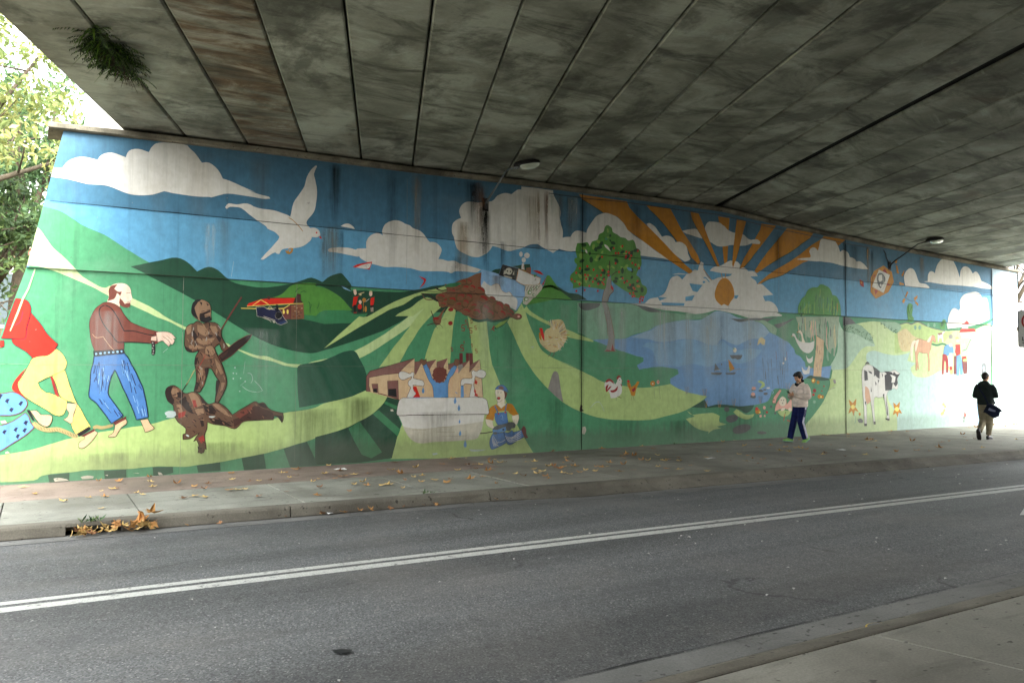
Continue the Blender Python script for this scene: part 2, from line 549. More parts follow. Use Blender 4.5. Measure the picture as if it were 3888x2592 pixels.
mesh('path_bed', V, [(0, 2, 3, 1), (2, 4, 5, 3)], M['bitumen'], fp)
V = []; F = []
for i in range(67):
    x = -20+i
    for j in range(4):
        y = 11.907+j*(WY+.1-11.907)/3
        V.append((x, y, -.004+.006*noise.noise(Vector((x*.5, y*.9, 2)))))
    if i:
        a = (i-1)*4
        F += [(a+k, a+4+k, a+5+k, a+1+k) for k in range(3)]
k0 = F.__len__()
me = bpy.data.meshes.new('red_strip')
me.from_pydata(V, [], F); me.materials.append(M['red']); me.materials.append(M['slab_darker'])
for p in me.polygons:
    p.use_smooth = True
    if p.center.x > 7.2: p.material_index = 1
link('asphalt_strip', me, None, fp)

# ---- near side: gutter pieces, sloped kerb, big flags
nk = tag(empty('near_kerb', (0, 0, 0)), kind='structure')
nx = [5.66+1.52*i for i in range(-14, 30)]
for i in range(len(nx)-1):
    quad_slab('gutter_piece', nx[i]+.006, nx[i+1]-.006, lambda x: kn(x)+.40, lambda x: kn(x)+.645, ROAD+.004, M['gutter'], nk, .10)
nx = [4.62+3.04*i for i in range(-7, 15)]
for i in range(len(nx)-1):
    V, F = extrude_profile([(0, -.30), (0, -.004), (.02, 0), (.13, -.012), (.33, -.115), (.395, ROAD+.004), (.395, -.30)], [nx[i]+.005, nx[i+1]-.005], kn)
    F = [tuple(reversed(f)) for f in F]
    mesh('kerb_stone', V, F, M['kerb'], nk)
nf = tag(empty('near_footpath', (0, 0, 0)), kind='structure')
nx = [4.62+3.04*i for i in range(-7, 15)]
for i in range(len(nx)-1):
    V = []
    x0, x1 = nx[i]+.006, nx[i+1]-.006
    sk = -.27                                       # joints lean a little
    b = .008
    q = [(x0, kn(x0)-.016), (x1, kn(x1)-.016), (x1-sk*-3.4*0+.9, -.75), (x0+.9, -.75)]
    c = (sum(p[0] for p in q)/4, sum(p[1] for p in q)/4)
    ins = []
    for p in q:
        d = Vector((c[0]-p[0], c[1]-p[1])).normalized()*.004
        ins.append((p[0]+d.x, p[1]+d.y))
    V = [(x, y, -.14) for x, y in q]+[(x, y, -.008) for x, y in q]+[(x, y, 0) for x, y in ins]
    F = [(0, 1, 2, 3), (8, 11, 10, 9)]
    for a in range(4):
        j = (a+1) % 4
        F += [(a, a+4, j+4, j), (a+4, a+8, j+8, j+4)]
    mesh('paving_slab', V, F, M['slab_near'], nf)
V = [(x, y, -.05) for x in (-18, 48) for y in (-.8, 3.3)]
mesh('path_bed', V, [(0, 2, 3, 1)], M['bitumen'], nf)
# service cover in the near kerb
n = 20
V = []; F = []
for r, z in ((.10, -.02), (.10, .001), (.085, .004), (.06, .004)):
    V += [(4.86+r*math.cos(2*math.pi*i/n), 3.285+.65*r*math.sin(2*math.pi*i/n), z-.022) for i in range(n)]
for k in range(3):
    F += [(k*n+i, k*n+(i+1) % n, (k+1)*n+(i+1) % n, (k+1)*n+i) for i in range(n)]
me = bpy.data.meshes.new('hydrant_marker')
F.append(tuple(3*n+i for i in range(n)))
me.from_pydata(V, [], F)
me.materials.append(plain('marker_yellow', lin(176, 150, 60), .6)); me.materials.append(M['gutter'])
for p in me.polygons:
    if p.index >= 2*n: p.material_index = 1
tag(link('kerb_marker', me), 'small round yellow-rimmed marker set in the near kerb', 'marker')

# ================================================================= mural wall (panels, coping, groove)
TOP = [(-3.0, 5.20), (.26, 5.30), (1.04, 5.33), (3.12, 5.39), (6.03, 5.43), (8.24, 5.49), (12.16, 5.555), (14.2, 5.57), (16.73, 5.40), (20.84, 5.22), (26.62, 5.03), (28.2, 4.985)]
def top(x):
    for (a, za), (b, zb) in zip(TOP, TOP[1:]):
        if x <= b: return za+(zb-za)*(x-a)/(b-a)
    return TOP[-1][1]
def left_edge(z):                                  # raked end of the wall
    return .26-(5.30-z)*.205 if z > 3.2 else -.17-(3.2-z)*.295
LEDGE, PROUD = 3.20, .045
wall = empty('mural_wall', (0, WY, 0))
tag(wall, 'long concrete underpass wall painted with a colourful mural', 'mural wall')
JX = [-9, 9.99, 18.9, 26.35, 27.93]
def wall_panel(x0, x1, z0, z1f, y0, first):
    N = max(2, int((x1-x0)/1.5))
    xs = [x0+(x1-x0)*i/N for i in range(N+1)]
    up = z0 > 1
    def xl(z): return left_edge(z) if first else x0
    V = []; F = []
    for i in range(N+1):
        t_ = i/N
        zt = None
        for y in (y0, .75):
            for lvl in (0, 1):
                if first:
                    zb, zt = z0, z1f(max(0, left_edge(z1f(0))))
                    xb = left_edge(zb)+(x1-left_edge(zb))*t_
                    xt = left_edge(zt)+(x1-left_edge(zt))*t_
                    x = xb if lvl == 0 else xt
                else:
                    x = xs[i]
                z = z0 if lvl == 0 else z1f(x)
                V.append((x, y, z))
    for i in range(N):
        a, b = i*4, (i+1)*4
        F += [(a, b, b+1, a+1), (a+1, b+1, b+3, a+3), (a+3, b+3, b+2, a+2), (a, a+2, b+2, b)]
    F += [(0, 1, 3, 2), (N*4, N*4+2, N*4+3, N*4+1)]
    return mesh('wall_panel', V, F, M['wall'], wall)
for i in range(4):
    a, b = JX[i]+(.009 if i else 0), JX[i+1]-(.009 if i < 3 else 0)
    wall_panel(a, b, -.30, lambda x: LEDGE-.004, 0.0, i == 0)
    wall_panel(a, b, LEDGE, lambda x: top(x), -PROUD, i == 0)
# coping / bearing shelf: set proud of the wall, stepped
V = []; F = []
cx = [.06]+[.5*i for i in range(1, 57)]+[28.05]
prof = lambda z: [(-.10, z+.002), (-.13, z+.02), (-.13, z+.085), (-.11, z+.10), (.55, z+.10), (.55, z+.002)]
n = 6
for x in cx:
    V += [(x, y, z) for y, z in prof(top(x))]
for k in range(len(cx)-1):
    for i in range(n):
        a, b = k*n+i, k*n+(i+1) % n
        F.append((a, a+n, b+n, b))
F.append(tuple(range(n))); F.append(tuple((len(cx)-1)*n+i for i in range(n-1, -1, -1)))
mesh('coping', V, F, M['coping'], wall)
# thin water pipe / conduit under the coping, right half
V, F = tube([(9.1+i*1.0, -PROUD-.03, top(9.1+i)-.10-.012*math.sin(i*2.1)) for i in range(12)], .008, 5)
mesh('conduit', V, F, M['darksteel'], wall)
# dark strips over the grooves of the vertical joints
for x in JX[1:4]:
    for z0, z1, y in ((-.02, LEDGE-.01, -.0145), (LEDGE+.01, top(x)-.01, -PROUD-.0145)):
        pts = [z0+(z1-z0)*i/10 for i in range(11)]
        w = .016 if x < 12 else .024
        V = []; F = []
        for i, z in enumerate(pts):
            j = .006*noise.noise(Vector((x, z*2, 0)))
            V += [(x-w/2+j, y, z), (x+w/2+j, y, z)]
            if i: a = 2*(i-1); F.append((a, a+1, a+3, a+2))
        mesh('joint_strip', V, F, M['black'], wall)
# construction joints: shallow dark lines (upper lift line, day joints)
def hair(pts, w, y, mat):
    V = []; F = []
    P = [Vector((p[0], 0, p[1])) for p in pts]
    Q = []
    for a, b in zip(P, P[1:]):
        k = max(2, int((b-a).length/.35))
        Q += [a.lerp(b, i/k) for i in range(k)]
    Q.append(P[-1])
    for i, p in enumerate(Q):
        d = (Q[min(i+1, len(Q)-1)]-Q[max(i-1, 0)]).normalized()
        nrm = Vector((-d.z, 0, d.x))
        ww = w*(.55+.9*abs(noise.noise(p*2.3)))
        j = .006*noise.noise(p*1.7+Vector((5, 5, 5)))
        V += [tuple(p+nrm*(ww/2+j)+Vector((0, y, 0))), tuple(p-nrm*(ww/2-j)+Vector((0, y, 0)))]
        if i: a = 2*(i-1); F.append((a, a+1, a+3, a+2))
    return mesh('lift_joint', V, F, mat, wall)
hair([(.1, 4.215), (13.9, 4.225), (24.9, 4.17), (27.9, 4.15)], .014, -PROUD-.0145, M['black'])
hair([(-.6, 1.76), (10, 1.75), (27.9, 1.72)], .005, -.0145, M['wall'])
for x, z0, z1, yy in ((2.0, -.1, 3.19, -.0145), (3.85, .1, 3.19, -.0145), (16.2, 3.22, 5.2, -PROUD-.0145), (17.2, 3.22, 4.3, -PROUD-.0145), (5.9, 3.3, 5.3, -PROUD-.0145)):
    hair([(x, z0), (x, z1)], .006, yy, M['wall'])
# ================================================================= the mural: every painted motif is a part of the wall
PIG = [(74, 120, 146), (104, 164, 198), (82, 150, 108), (94, 152, 112), (60, 128, 84), (28, 72, 50), (34, 82, 60), (184, 208, 134), (200, 222, 160), (226, 224, 214), (205, 200, 180), (196, 132, 26), (244, 226, 120), (214, 58, 48), (160, 48, 44), (30, 34, 66), (26, 24, 26), (118, 66, 54), (70, 44, 36), (214, 168, 132), (236, 208, 186), (120, 74, 52), (130, 94, 72), (220, 190, 150), (138, 96, 88), (82, 128, 186), (40, 64, 104), (106, 156, 206), (150, 190, 226), (160, 188, 208), (120, 162, 204), (138, 178, 210), (150, 184, 152), (132, 176, 146), (182, 214, 200), (178, 208, 180), (150, 146, 138), (96, 100, 98), (132, 92, 66), (150, 60, 52), (112, 86, 52), (236, 180, 160), (236, 226, 200), (216, 200, 150), (176, 160, 110), (110, 52, 48), (100, 74, 56), (146, 116, 90), (42, 28, 24), (88, 146, 64), (36, 74, 40), (138, 176, 84), (120, 100, 64), (74, 66, 52), (84, 150, 70), (44, 96, 50), (160, 178, 150), (190, 140, 70), (70, 74, 62), (190, 205, 200), (192, 212, 204), (196, 220, 232)]
MURAL = [
('painted_far_hills', 2, """p 5 0 305,826 54,16 59,18 53,15 41,-16 38,-37 43,23 38,-10 53,-42 107,-21 110,15 75,24 48,17 45,-15 5,0 34,27 46,17 20,-13 28,-32 4,-6 4,-25 54,4 114,1 67,2 64,11 57,12 66,20 -51,-14 53,12 54,8 185,39! 1,-110! -140,-64! -196,-12 -175,-87 -247,-85 -116,-21 -188,53 -264,154
p 5 0 1931,915 29,15 24,4 130,30 51,7 5,-42 -26,-45! -174,-11!
p 5 0 2328,868 21,-7 43,-15 38,-12 -79,24 57,-22 66,-5 56,-27! -187,-8!""".split("\n")),
('painted_meadow', 1, """p 2 0 -3,1031! 57,-10 43,-23 44,-29 70,-27 93,-58 79,-45 131,-69 154,-82 116,-70 106,-44 73,-34 48,-16 38,8 127,6 125,-116! -485,-186! -502,98! -431,100! -1,63! 52,81!""".split("\n")),
('painted_hill_band', 3, """p 4 0 922,690 69,22! 55,80 46,-6 38,-19 35,-21 28,-29 28,-40 68,6! -23,-43! -180,-14! -150,29!
p 49 0 856,732 42,17 29,31 29,16 40,7 50,1 0,-12 46,-6 38,-19 35,-21 28,-29 24,-25! -132,-6 -37,-26! -68,5! 6,48! -44,23!""".split("\n")),
('painted_path', 4, """p 8 0 -17,954! 18,-18 19,-29 20,-29 27,-25 32,-31 17,-20 28,-27 52,-33 24,-5 17,9 29,-19 46,-24 39,-18 56,-31 0,1 41,-29 63,-31 88,-43 73,-19 17,-10 31,-13 76,-28 42,-2 43,-16 47,-14 47,-4 37,4 38,12 147,34 124,62 128,84 100,80! 45,12! -56,-75 -153,-106 -147,-82 -188,-26 -30,-9 -45,-4 -65,10 -54,18 -70,14 -66,29 -51,20 -70,19 -91,42 -54,28 -47,18 -40,19 -58,27 -80,32 -55,30 -57,26 -56,22 -60,17 -44,2!""".split("\n")),
('painted_fields', 5, """p 7 0 1249,667! 40,2 94,53 84,40 86,32 79,20 58,18! 18,-34! -129,-10 -17,-6 -40,-14 -55,-38 -71,-27 -58,-33 -251,-152!
p 7 0 1588,770 49,-16! -27,-18 -57,-30 -39,-29! -89,-3! 21,16 55,26 43,34
p 7 0 1612,754! 45,-2! 9,-24 -58,-47 -52,-54 -51,-75 -31,-51 -27,-46! -100,-21! 46,62 44,55 63,77 56,71
p 7 0 1711,734 16,-3 14,-20 -9,-49 -11,-83 -8,-122! -138,-1! 4,28 43,121 18,29 31,46 22,37
p 7 0 1806,689! 30,-18 67,1 12,-4! 7,-63 10,-83 20,-92 -4,20 42,-90 36,-86 38,-73 54,-93 70,-101! 11,-12! -391,-1! -400,18! 33,102 26,61! 390,164! -19,132 -2,89 -4,-52 -9,94
p 7 0 2119,766 21,-34! 31,-77 46,-85 31,-44 80,-42 153,-48 -151,41 136,-43 112,-45 80,-30 123,-19 115,-13 98,4 140,16 0,0 90,-37 107,-24 99,-13 -66,-35 -134,-51 -194,-33 84,16 -139,-24 -230,6 -145,18 -129,40 -98,46 -96,72 -79,74 -56,69 28,-40 -56,81 -50,97 -36,59! 15,22! 45,36!
p 7 0 2150,754! 36,-33 115,-49 37,-16 -34,17 96,-30 77,-25 95,-29 6,-11! -101,13 -77,12 -96,50 2,0 -136,54 -40,29!
p 49 0 2269,918 16,1 21,-21 22,-25 21,-25 33,-21 48,-27! -102,-2! -183,-40! 41,50 36,24 26,32
l 7 44 2155,763 36,45 57,47 58,8 43,-20
p 7 0 -110,109! 65,9 60,14 59,19 64,15 67,14 46,5 49,8 60,8 55,11 0,0 37,10 72,9 81,-19 143,-5 122,4 42,25 73,8 67,13 38,17 82,20 50,18 59,36 22,-25 87,-22! -17,-28 -52,-49 -68,-34 -79,-34 -120,-34 -49,-14 -91,-23 -84,-19 -90,-12 -83,-13 -95,-7 -50,-4 -94,8 0,0 -114,-4 -116,4 -84,-5 -81,-5 -26,-17 -104,1!""".split("\n")),
('painted_dark_fields', 6, """p 6 0 968,420! 13,24 97,19 99,40 51,5 27,-37 25,-49 16,-60 6,-26! -103,-38 -119,-23 -100,-17! -7,68!
p 5 0 1052,126 122,30 79,34 68,34 52,49 17,28! 58,-17! -13,-58! 25,-55! -19,-57 -26,-98! -156,-12! -206,0!
q 4 0 1379,279! 61,-24! 2,-19! -69,32!
q 4 0 1319,222! 28,16! 109,-92! -13,-32!
q 4 0 1204,160! 51,30! 58,-75! 53,-70! -52,-24! -47,19! -39,70!
q 6 0 42,29! 69,3! 1,-32! -66,0!
q 6 0 228,33! 76,-1! 2,-30! -75,0!
q 6 0 399,36! 75,-4! 2,-24! -39,-6! -34,-1!
q 6 0 562,32! 92,8! 3,-34! -88,-2!
q 6 0 740,53! 90,13! 11,-64! -90,-1!
q 6 0 914,85! 102,25! 39,-81! 7,-26! -118,0!""".split("\n")),
('painted_far_shore', 5, """p 33 0 2473,787! 351,12! 110,-16 126,-19 184,-10 -10,-2 204,10 0,-20 -137,-15 -133,-15 -128,-31 -6,0 -69,-31 -93,-19 -72,-25 -77,-9 -145,-8 -62,26 -42,12!
p 37 0 2480,785! 147,7! -9,-19 -51,-20 -45,-5 -34,15
p 37 0 2830,798! 98,-8 69,-7 63,-17 26,-6 -102,-2 -56,12 -30,16""".split("\n")),
('painted_lake', 7, """p 30 0 2572,589! 110,7 112,5 48,17 92,24 50,14 50,25 95,23 125,19 115,4 69,27 70,31 107,-8 72,-23 149,-16 84,-23 61,-46 62,-20 55,-20 56,-21 48,-26 16,-43 49,-21 41,-33 126,-33 147,9! -24,-82! -247,-3 -67,-70 -221,6 -47,-53 -39,-31 -107,-16 -111,-6 -102,10 -156,-7 -54,14 -14,25 38,24 -99,14 -107,24 -90,39 0,29 65,29 -7,25 -58,9 -96,5 -80,-8 -56,-10 -18,26 49,20 0,23 -61,11 -60,16 -60,13 -88,26
p 29 0 3040,681 89,22 125,19 115,4 69,28 70,30 107,-8 72,-23 149,-15 84,-24 53,-43 -62,-41 -114,-8 -111,-39 -73,14 -64,19 -43,-31 -70,-2 -102,23 -100,3 -106,-17 -89,-2 -74,12 -123,7 92,31 56,13
p 31 0 3039,580 89,7 105,17 81,2 122,-28 84,7 36,21 64,-34 72,-20 104,12 106,-8 -46,-43 -135,-43 -145,14 -141,-36 -136,19 -100,-21 -84,10 -77,9 -42,76 -75,18 43,25
p 29 0 3129,621 105,22 80,-17 95,-18 97,-18 14,-10 -84,1 -96,25 -106,3 -99,-17""".split("\n")),
('painted_cloud_bank', 7, """p 9 0 2833,799! 110,6! 515,2! 590,-11! 48,-12 -8,-8 -126,-8 -116,-20 -74,8 -111,19 -143,15 -36,-4 -69,-18 -89,-9 -80,-1 88,3 -134,9 -97,2 -95,10 -94,10""".split("\n")),
('painted_headland', 8, """p 37 0 3629,744 95,1 74,8 76,3 77,2 94,10 -95,-36 -91,10 -91,-8 -66,-8
p 32 0 3844,736 76,8 54,-17 46,-19 24,-16 -9,-40 -47,17 -46,36 -38,20
p 2 0 3951,734 78,28 128,4 65,5 -146,-51 -63,-2
p 37 0 4013,720 79,14 97,28 33,4 -114,-61 -56,-7
p 3 0 4060,698 162,70 83,26! 118,-85! -5,-268! -102,11 -16,66 -82,42 -64,48 -56,21 -15,37""".split("\n")),
('painted_bank', 8, """p 6 0 3297,210 109,43 27,-43 63,11 77,-1 72,-8 73,-5 111,6 -23,-29 -52,-21 -51,23 -58,12 -143,8 -97,-3
p 37 0 3687,140 -7,-14 -24,-11 -34,-4 -28,5 -14,12 6,14 25,11 33,4 29,-5
p 37 0 3796,79 -10,-18 -36,-15 -50,-7 -43,4 -20,13 9,18 37,14 49,8 44,-4
p 37 0 3613,190 -5,-8 -12,-6 -15,1 -12,6 -5,9 5,8 12,6 15,0 12,-6
p 37 0 3941,36 -9,-6 -23,-2 -28,1 -23,4 -8,6 8,5 23,3 28,-1 23,-5
p 7 0 3263,191 33,-24 68,2 68,3 42,-1 56,-17 -7,-30 7,-10 56,-14 -85,-10 42,-12 -70,-7 -42,-21! 7,12 -88,18 -60,32 -37,30 70,13
p 7 0 3644,172! 30,20! 80,-38 74,3! -15,-21 -59,-11 -66,20
p 7 0 4040,169! 63,4 68,-7! -20,-21 -49,-13 -39,12""".split("\n")),
('painted_farm_field', 6, """p 8 0 4593,432 107,6 64,18 56,46 66,60 76,36 86,2 -112,126 -83,27 132,19 125,4 186,-5 60,-2 93,13 52,-8 74,21 74,-17 97,-20 188,-22 207,13 215,26 186,35! 49,-19! -44,-831! -291,28 -950,10 -584,3 -427,-8! 9,71 86,69 104,92 62,89 18,62!
p 37 0 5296,774 60,-4 93,15 52,-10 74,21 74,-16 97,-22 188,-20 0,-7 -188,20 -97,21 -74,15 -75,-20 -51,11 -93,-14 -60,4
p 7 0 5295,765 61,-1 93,14 51,-11 75,20 74,-15 97,-21 188,-20 114,3 -162,-100 -100,-2 -183,28 -127,-34 -84,-57 -102,-14
p 37 0 4708,795! 54,0 36,-9 55,-33 -74,-14 -68,-3!
p 32 0 4711,736! 142,17 83,-27 75,-44 47,-68 -95,30 -112,36 -136,25!
p 55 0 4799,727 -3,-3 -5,0 -3,3 3,3 5,0
p 55 0 4850,715 -3,-3 -5,0 -3,2 3,3 5,0
p 55 0 4746,722 -3,-3 -5,0 -3,3 3,2 5,0
p 55 0 5018,648 -3,-2 -6,0 -3,2 3,2 6,1
p 55 0 4968,688 -2,-2 -6,0 -3,2 3,3 6,0
p 55 0 4895,700 -3,-3 -6,0 -2,3 2,2 6,0
p 55 0 4779,731 -3,-3 -5,0 -3,2 3,3 5,0
p 55 0 4988,654 -2,-3 -6,0 -3,2 3,3 6,0
p 55 0 4980,688 -3,-3 -5,0 -3,3 3,2 5,0
p 55 0 4822,695 -3,-2 -5,-1 -3,3 3,3 5,0
p 55 0 4957,657 -3,-3 -6,0 -2,3 2,3 6,0
p 55 0 5006,688 -3,-2 -5,0 -3,2 3,3 5,0
p 55 0 4916,675 -2,-3 -6,0 -3,2 3,3 6,0
p 55 0 4885,707 -3,-3 -6,0 -2,2 2,3 6,0
p 55 0 4874,714 -2,-3 -6,0 -2,2 2,3 6,0
p 55 0 5023,644 -3,-3 -6,0 -2,2 2,3 6,0
p 55 0 4898,698 -3,-3 -5,0 -3,3 3,2 5,0
p 55 0 5015,661 -3,-3 -6,0 -2,2 2,3 6,0
p 55 0 5006,648 -3,-3 -6,0 -3,3 4,2 5,0
p 55 0 4885,694 -3,-2 -5,0 -3,2 3,2 6,1
p 55 0 4914,688 -2,-3 -6,0 -3,3 3,2 6,0
p 55 0 4776,721 -3,-3 -6,0 -3,3 3,3 6,0
p 55 0 4984,695 -3,-3 -5,0 -3,3 3,3 5,0
p 55 0 4739,712 -3,-3 -5,0 -3,2 3,3 5,0
p 55 0 4813,702 -3,-3 -6,0 -2,3 2,2 6,0
p 55 0 4874,700 -3,-2 -6,0 -3,2 3,2 6,1
p 55 0 5044,675 -2,-2 -6,-1 -3,3 3,3 6,0
p 55 0 4855,711 -3,-2 -5,-1 -3,3 3,3 5,0
p 55 0 4926,694 -3,-3 -6,0 -3,3 3,2 6,0
p 55 0 4836,686 -2,-2 -6,0 -3,2 3,2 6,1
p 55 0 4826,698 -4,-2 -5,0 -3,2 3,2 6,1
p 55 0 5014,686 -3,-2 -5,0 -4,2 4,2 5,1
p 55 0 4744,731 -2,-3 -6,0 -2,3 2,2 6,1
p 55 0 4968,668 -3,-3 -5,0 -3,3 3,2 5,0
p 55 0 4800,715 -4,-2 -5,-1 -3,3 3,3 6,0
p 55 0 4780,712 -2,-2 -6,0 -2,2 2,2 6,0
p 55 0 4738,708 -3,-3 -5,0 -3,3 3,2 6,0
p 55 0 5010,641 -3,-2 -5,-1 -3,3 3,3 6,0
p 55 0 4958,651 -3,-2 -6,-1 -3,3 3,3 6,0
p 55 0 4731,730 -3,-2 -5,0 -3,2 3,3 5,0
p 55 0 5034,646 -4,-2 -5,0 -3,2 3,3 6,0
p 55 0 4854,672 -3,-2 -6,0 -3,2 3,3 6,0
p 55 0 4921,666 -3,-2 -6,-1 -2,3 2,2 6,0
p 55 0 4817,719 -3,-3 -5,0 -3,3 3,2 5,1
p 55 0 4865,713 -3,-3 -5,0 -3,2 3,3 5,0
p 55 0 4844,674 -2,-3 -6,0 -3,2 3,3 6,0
p 55 0 4830,726 -4,-2 -5,0 -3,2 3,2 6,1
p 55 0 4739,735 -3,-3 -5,0 -3,3 3,3 5,0
p 55 0 4974,680 -2,-3 -6,0 -3,3 3,2 6,0
p 55 0 4816,724 -2,-2 -6,0 -3,2 3,2 6,1
p 55 0 5039,664 -3,-2 -6,0 -2,2 2,2 6,1
p 55 0 4790,731 -2,-3 -6,0 -2,3 2,3 6,0
p 55 0 4742,734 -2,-2 -6,0 -2,2 2,3 6,0
p 55 0 4940,698 -3,-3 -6,0 -3,3 4,2 5,0
p 55 0 4738,719 -3,-3 -5,0 -3,2 3,3 5,0
p 55 0 4763,712 -3,-3 -5,0 -3,3 3,2 5,0
p 55 0 4971,678 -3,-2 -6,-1 -2,3 2,2 6,0
p 55 0 5041,661 -3,-3 -6,0 -2,3 2,2 6,1
p 32 0 5120,777! 176,3! 60,-13 20,-27 -42,-32 -40,-7 -78,28
p 55 0 5182,749 -3,-3 -6,0 -3,2 3,3 6,1
p 55 0 5142,758 -3,-2 -6,0 -3,2 3,3 6,0
p 55 0 5183,736 -3,-3 -6,0 -3,2 3,3 6,0
p 55 0 5298,718 -3,-3 -6,0 -3,3 4,2 6,0
p 55 0 5141,763 -3,-3 -6,0 -3,3 3,3 6,0
p 55 0 5182,754 -3,-2 -6,0 -3,2 3,3 6,0
p 55 0 5180,737 -4,-3 -6,0 -2,2 3,3 5,1
p 55 0 5162,763 -2,-2 -6,-1 -3,3 3,3 6,0
p 55 0 5318,712 -3,-3 -6,-1 -3,3 3,3 6,0
p 55 0 5330,713 -2,-3 -7,0 -3,2 4,3 6,0
p 55 0 5312,710 -3,-2 -6,0 -3,2 3,3 7,0
p 55 0 5290,713 -3,-3 -6,0 -3,3 3,3 6,0
p 55 0 5232,746 -3,-3 -6,-1 -3,3 3,3 6,0
p 55 0 5176,738 -4,-3 -6,0 -2,3 3,2 5,0
p 55 0 5312,703 -3,-3 -6,0 -3,3 3,2 6,1
p 55 0 5200,738 -3,-3 -6,0 -3,2 4,3 5,0
p 55 0 5292,716 -3,-3 -6,0 -3,2 3,3 6,0
p 55 0 5295,718 -3,-3 -6,0 -3,3 3,2 6,0
p 55 0 5263,722 -3,-3 -6,0 -3,2 3,3 6,0
p 55 0 5187,734 -3,-3 -6,0 -3,3 3,2 6,0
p 55 0 5324,724 -3,-3 -6,0 -3,2 3,3 6,0
p 55 0 5326,698 -3,-2 -6,0 -3,2 3,3 6,0
p 55 0 5266,738 -3,-2 -6,0 -3,2 4,3 6,0
p 55 0 5312,725 -3,-3 -6,0 -3,2 3,3 6,1
p 55 0 5326,707 -3,-3 -6,0 -3,2 3,3 6,0
p 55 0 5146,764 -2,-2 -6,-1 -3,3 3,2 6,1
p 55 0 5259,726 -3,-3 -6,0 -3,2 3,3 6,0
p 55 0 5281,710 -3,-2 -6,0 -3,2 3,3 6,0
p 55 0 5178,761 -4,-3 -5,0 -3,3 3,2 6,1
p 55 0 5317,727 -3,-3 -6,0 -3,2 3,3 6,1
p 55 0 5308,726 -3,-2 -6,0 -3,2 3,2 6,1
p 55 0 5294,711 -3,-3 -6,0 -3,3 3,3 6,0
p 55 0 5308,714 -3,-2 -6,0 -3,2 3,3 6,0
p 55 0 5308,724 -3,-3 -6,0 -3,3 3,2 6,0
p 55 0 5267,730 -3,-2 -6,0 -3,2 3,3 6,0
p 55 0 5310,708 -3,-3 -6,0 -3,2 4,3 6,0
p 55 0 5227,735 -3,-3 -6,0 -3,2 3,3 6,0
p 55 0 5140,769 -3,-2 -6,-1 -3,3 3,3 6,0
p 55 0 5251,730 -3,-3 -6,0 -3,3 3,2 6,0
p 55 0 5305,713 -3,-2 -6,-1 -3,3 3,3 6,0
p 35 0 4666,764 44,-59 141,-25 112,-36 95,-31 -10,-13 -86,-2 -76,-36 -66,-60 -56,-46 -64,-18 -116,-6! -16,28! 72,92 11,103
p 34 0 4960,533 29,27 77,9 97,-18 127,-11 122,11 62,13 -33,-62 104,-18 -64,-31 10,-31 51,-36 160,-2 177,52 159,0 236,80 128,182 139,105! 31,-6! -25,-833! -291,22! -950,12! -3,98 -51,74 -48,60 -64,168 -106,59 -65,35
l 2 43 6158,587 60,11 37,44 62,67 69,69 156,52 84,44
p 4 0 5956,746 46,7 139,-1 0,12 179,18 86,23 136,32 90,41 12,-10 -115,-56 -125,-40 -43,-8 -221,-20 -161,-6
l 4 59 5753,631 65,-8 79,11 56,-8""".split("\n")),
('painted_haystack', 8, """p 43 0 5324,702 103,33 92,-47 73,-16 -74,-20 -33,-69 -103,-9 -40,49
l 57 11 5374,665 8,-12
l 57 11 5353,607 9,-7
l 57 11 5436,664 8,-9
l 57 11 5389,650 13,-7
l 57 11 5370,634 10,-12
l 57 11 5418,606 7,-7
l 57 11 5490,688 -7,-16
l 57 11 5416,613 -9,-17
l 57 11 5381,692 -1,-11
l 57 11 5435,600 6,-6
l 57 11 5400,644 0,-16
l 57 11 5428,702 -8,-17
l 57 11 5406,616 14,-13
l 57 11 5456,637 -5,-18
l 57 11 5423,599 -6,-17
l 57 11 5474,637 -2,-8
l 57 11 5472,668 5,-8
l 57 11 5366,692 9,-8
l 57 11 5492,667 2,-11
l 57 11 5450,700 -4,-18
l 57 11 5379,630 -5,-10
l 57 11 5358,706 12,-15
l 57 11 5475,613 13,-8
l 57 11 5442,650 2,-17""".split("\n")),
('painted_cypress', 9, """p 54 0 5447,916 28,7 27,-10 -3,-38 -9,-39 23,-20 -5,-28! -69,0! -3,36 -8,37 5,33
l 55 25 5456,911 -10,-33 13,-32
l 55 25 5492,902 -28,-40 8,-42
l 55 25 5454,835 36,-26
l 55 25 5444,808 27,-16
p 54 0 5891,820 31,-1 13,-31 -6,-41 -58,-1 -8,40
p 55 0 5882,802 27,11 8,-30 -28,-22 -17,10
p 33 0 5564,749 -3,-10 -10,-7 -11,0 -9,6 -3,10 3,10 10,6 11,0 9,-6
l 37 18 5546,728 0,28
p 33 0 5622,750 -4,-10 -10,-6 -12,0 -9,6 -3,9 4,11 10,6 11,0 9,-6
l 37 18 5602,730 1,28
p 33 0 5729,772 -3,-10 -8,-5 -10,-1 -8,6 -2,8 3,10 8,5 10,1 7,-6
p 33 0 5808,774 -3,-9 -9,-6 -9,0 -8,5 -3,9 4,9 8,6 10,0 7,-5""".split("\n")),
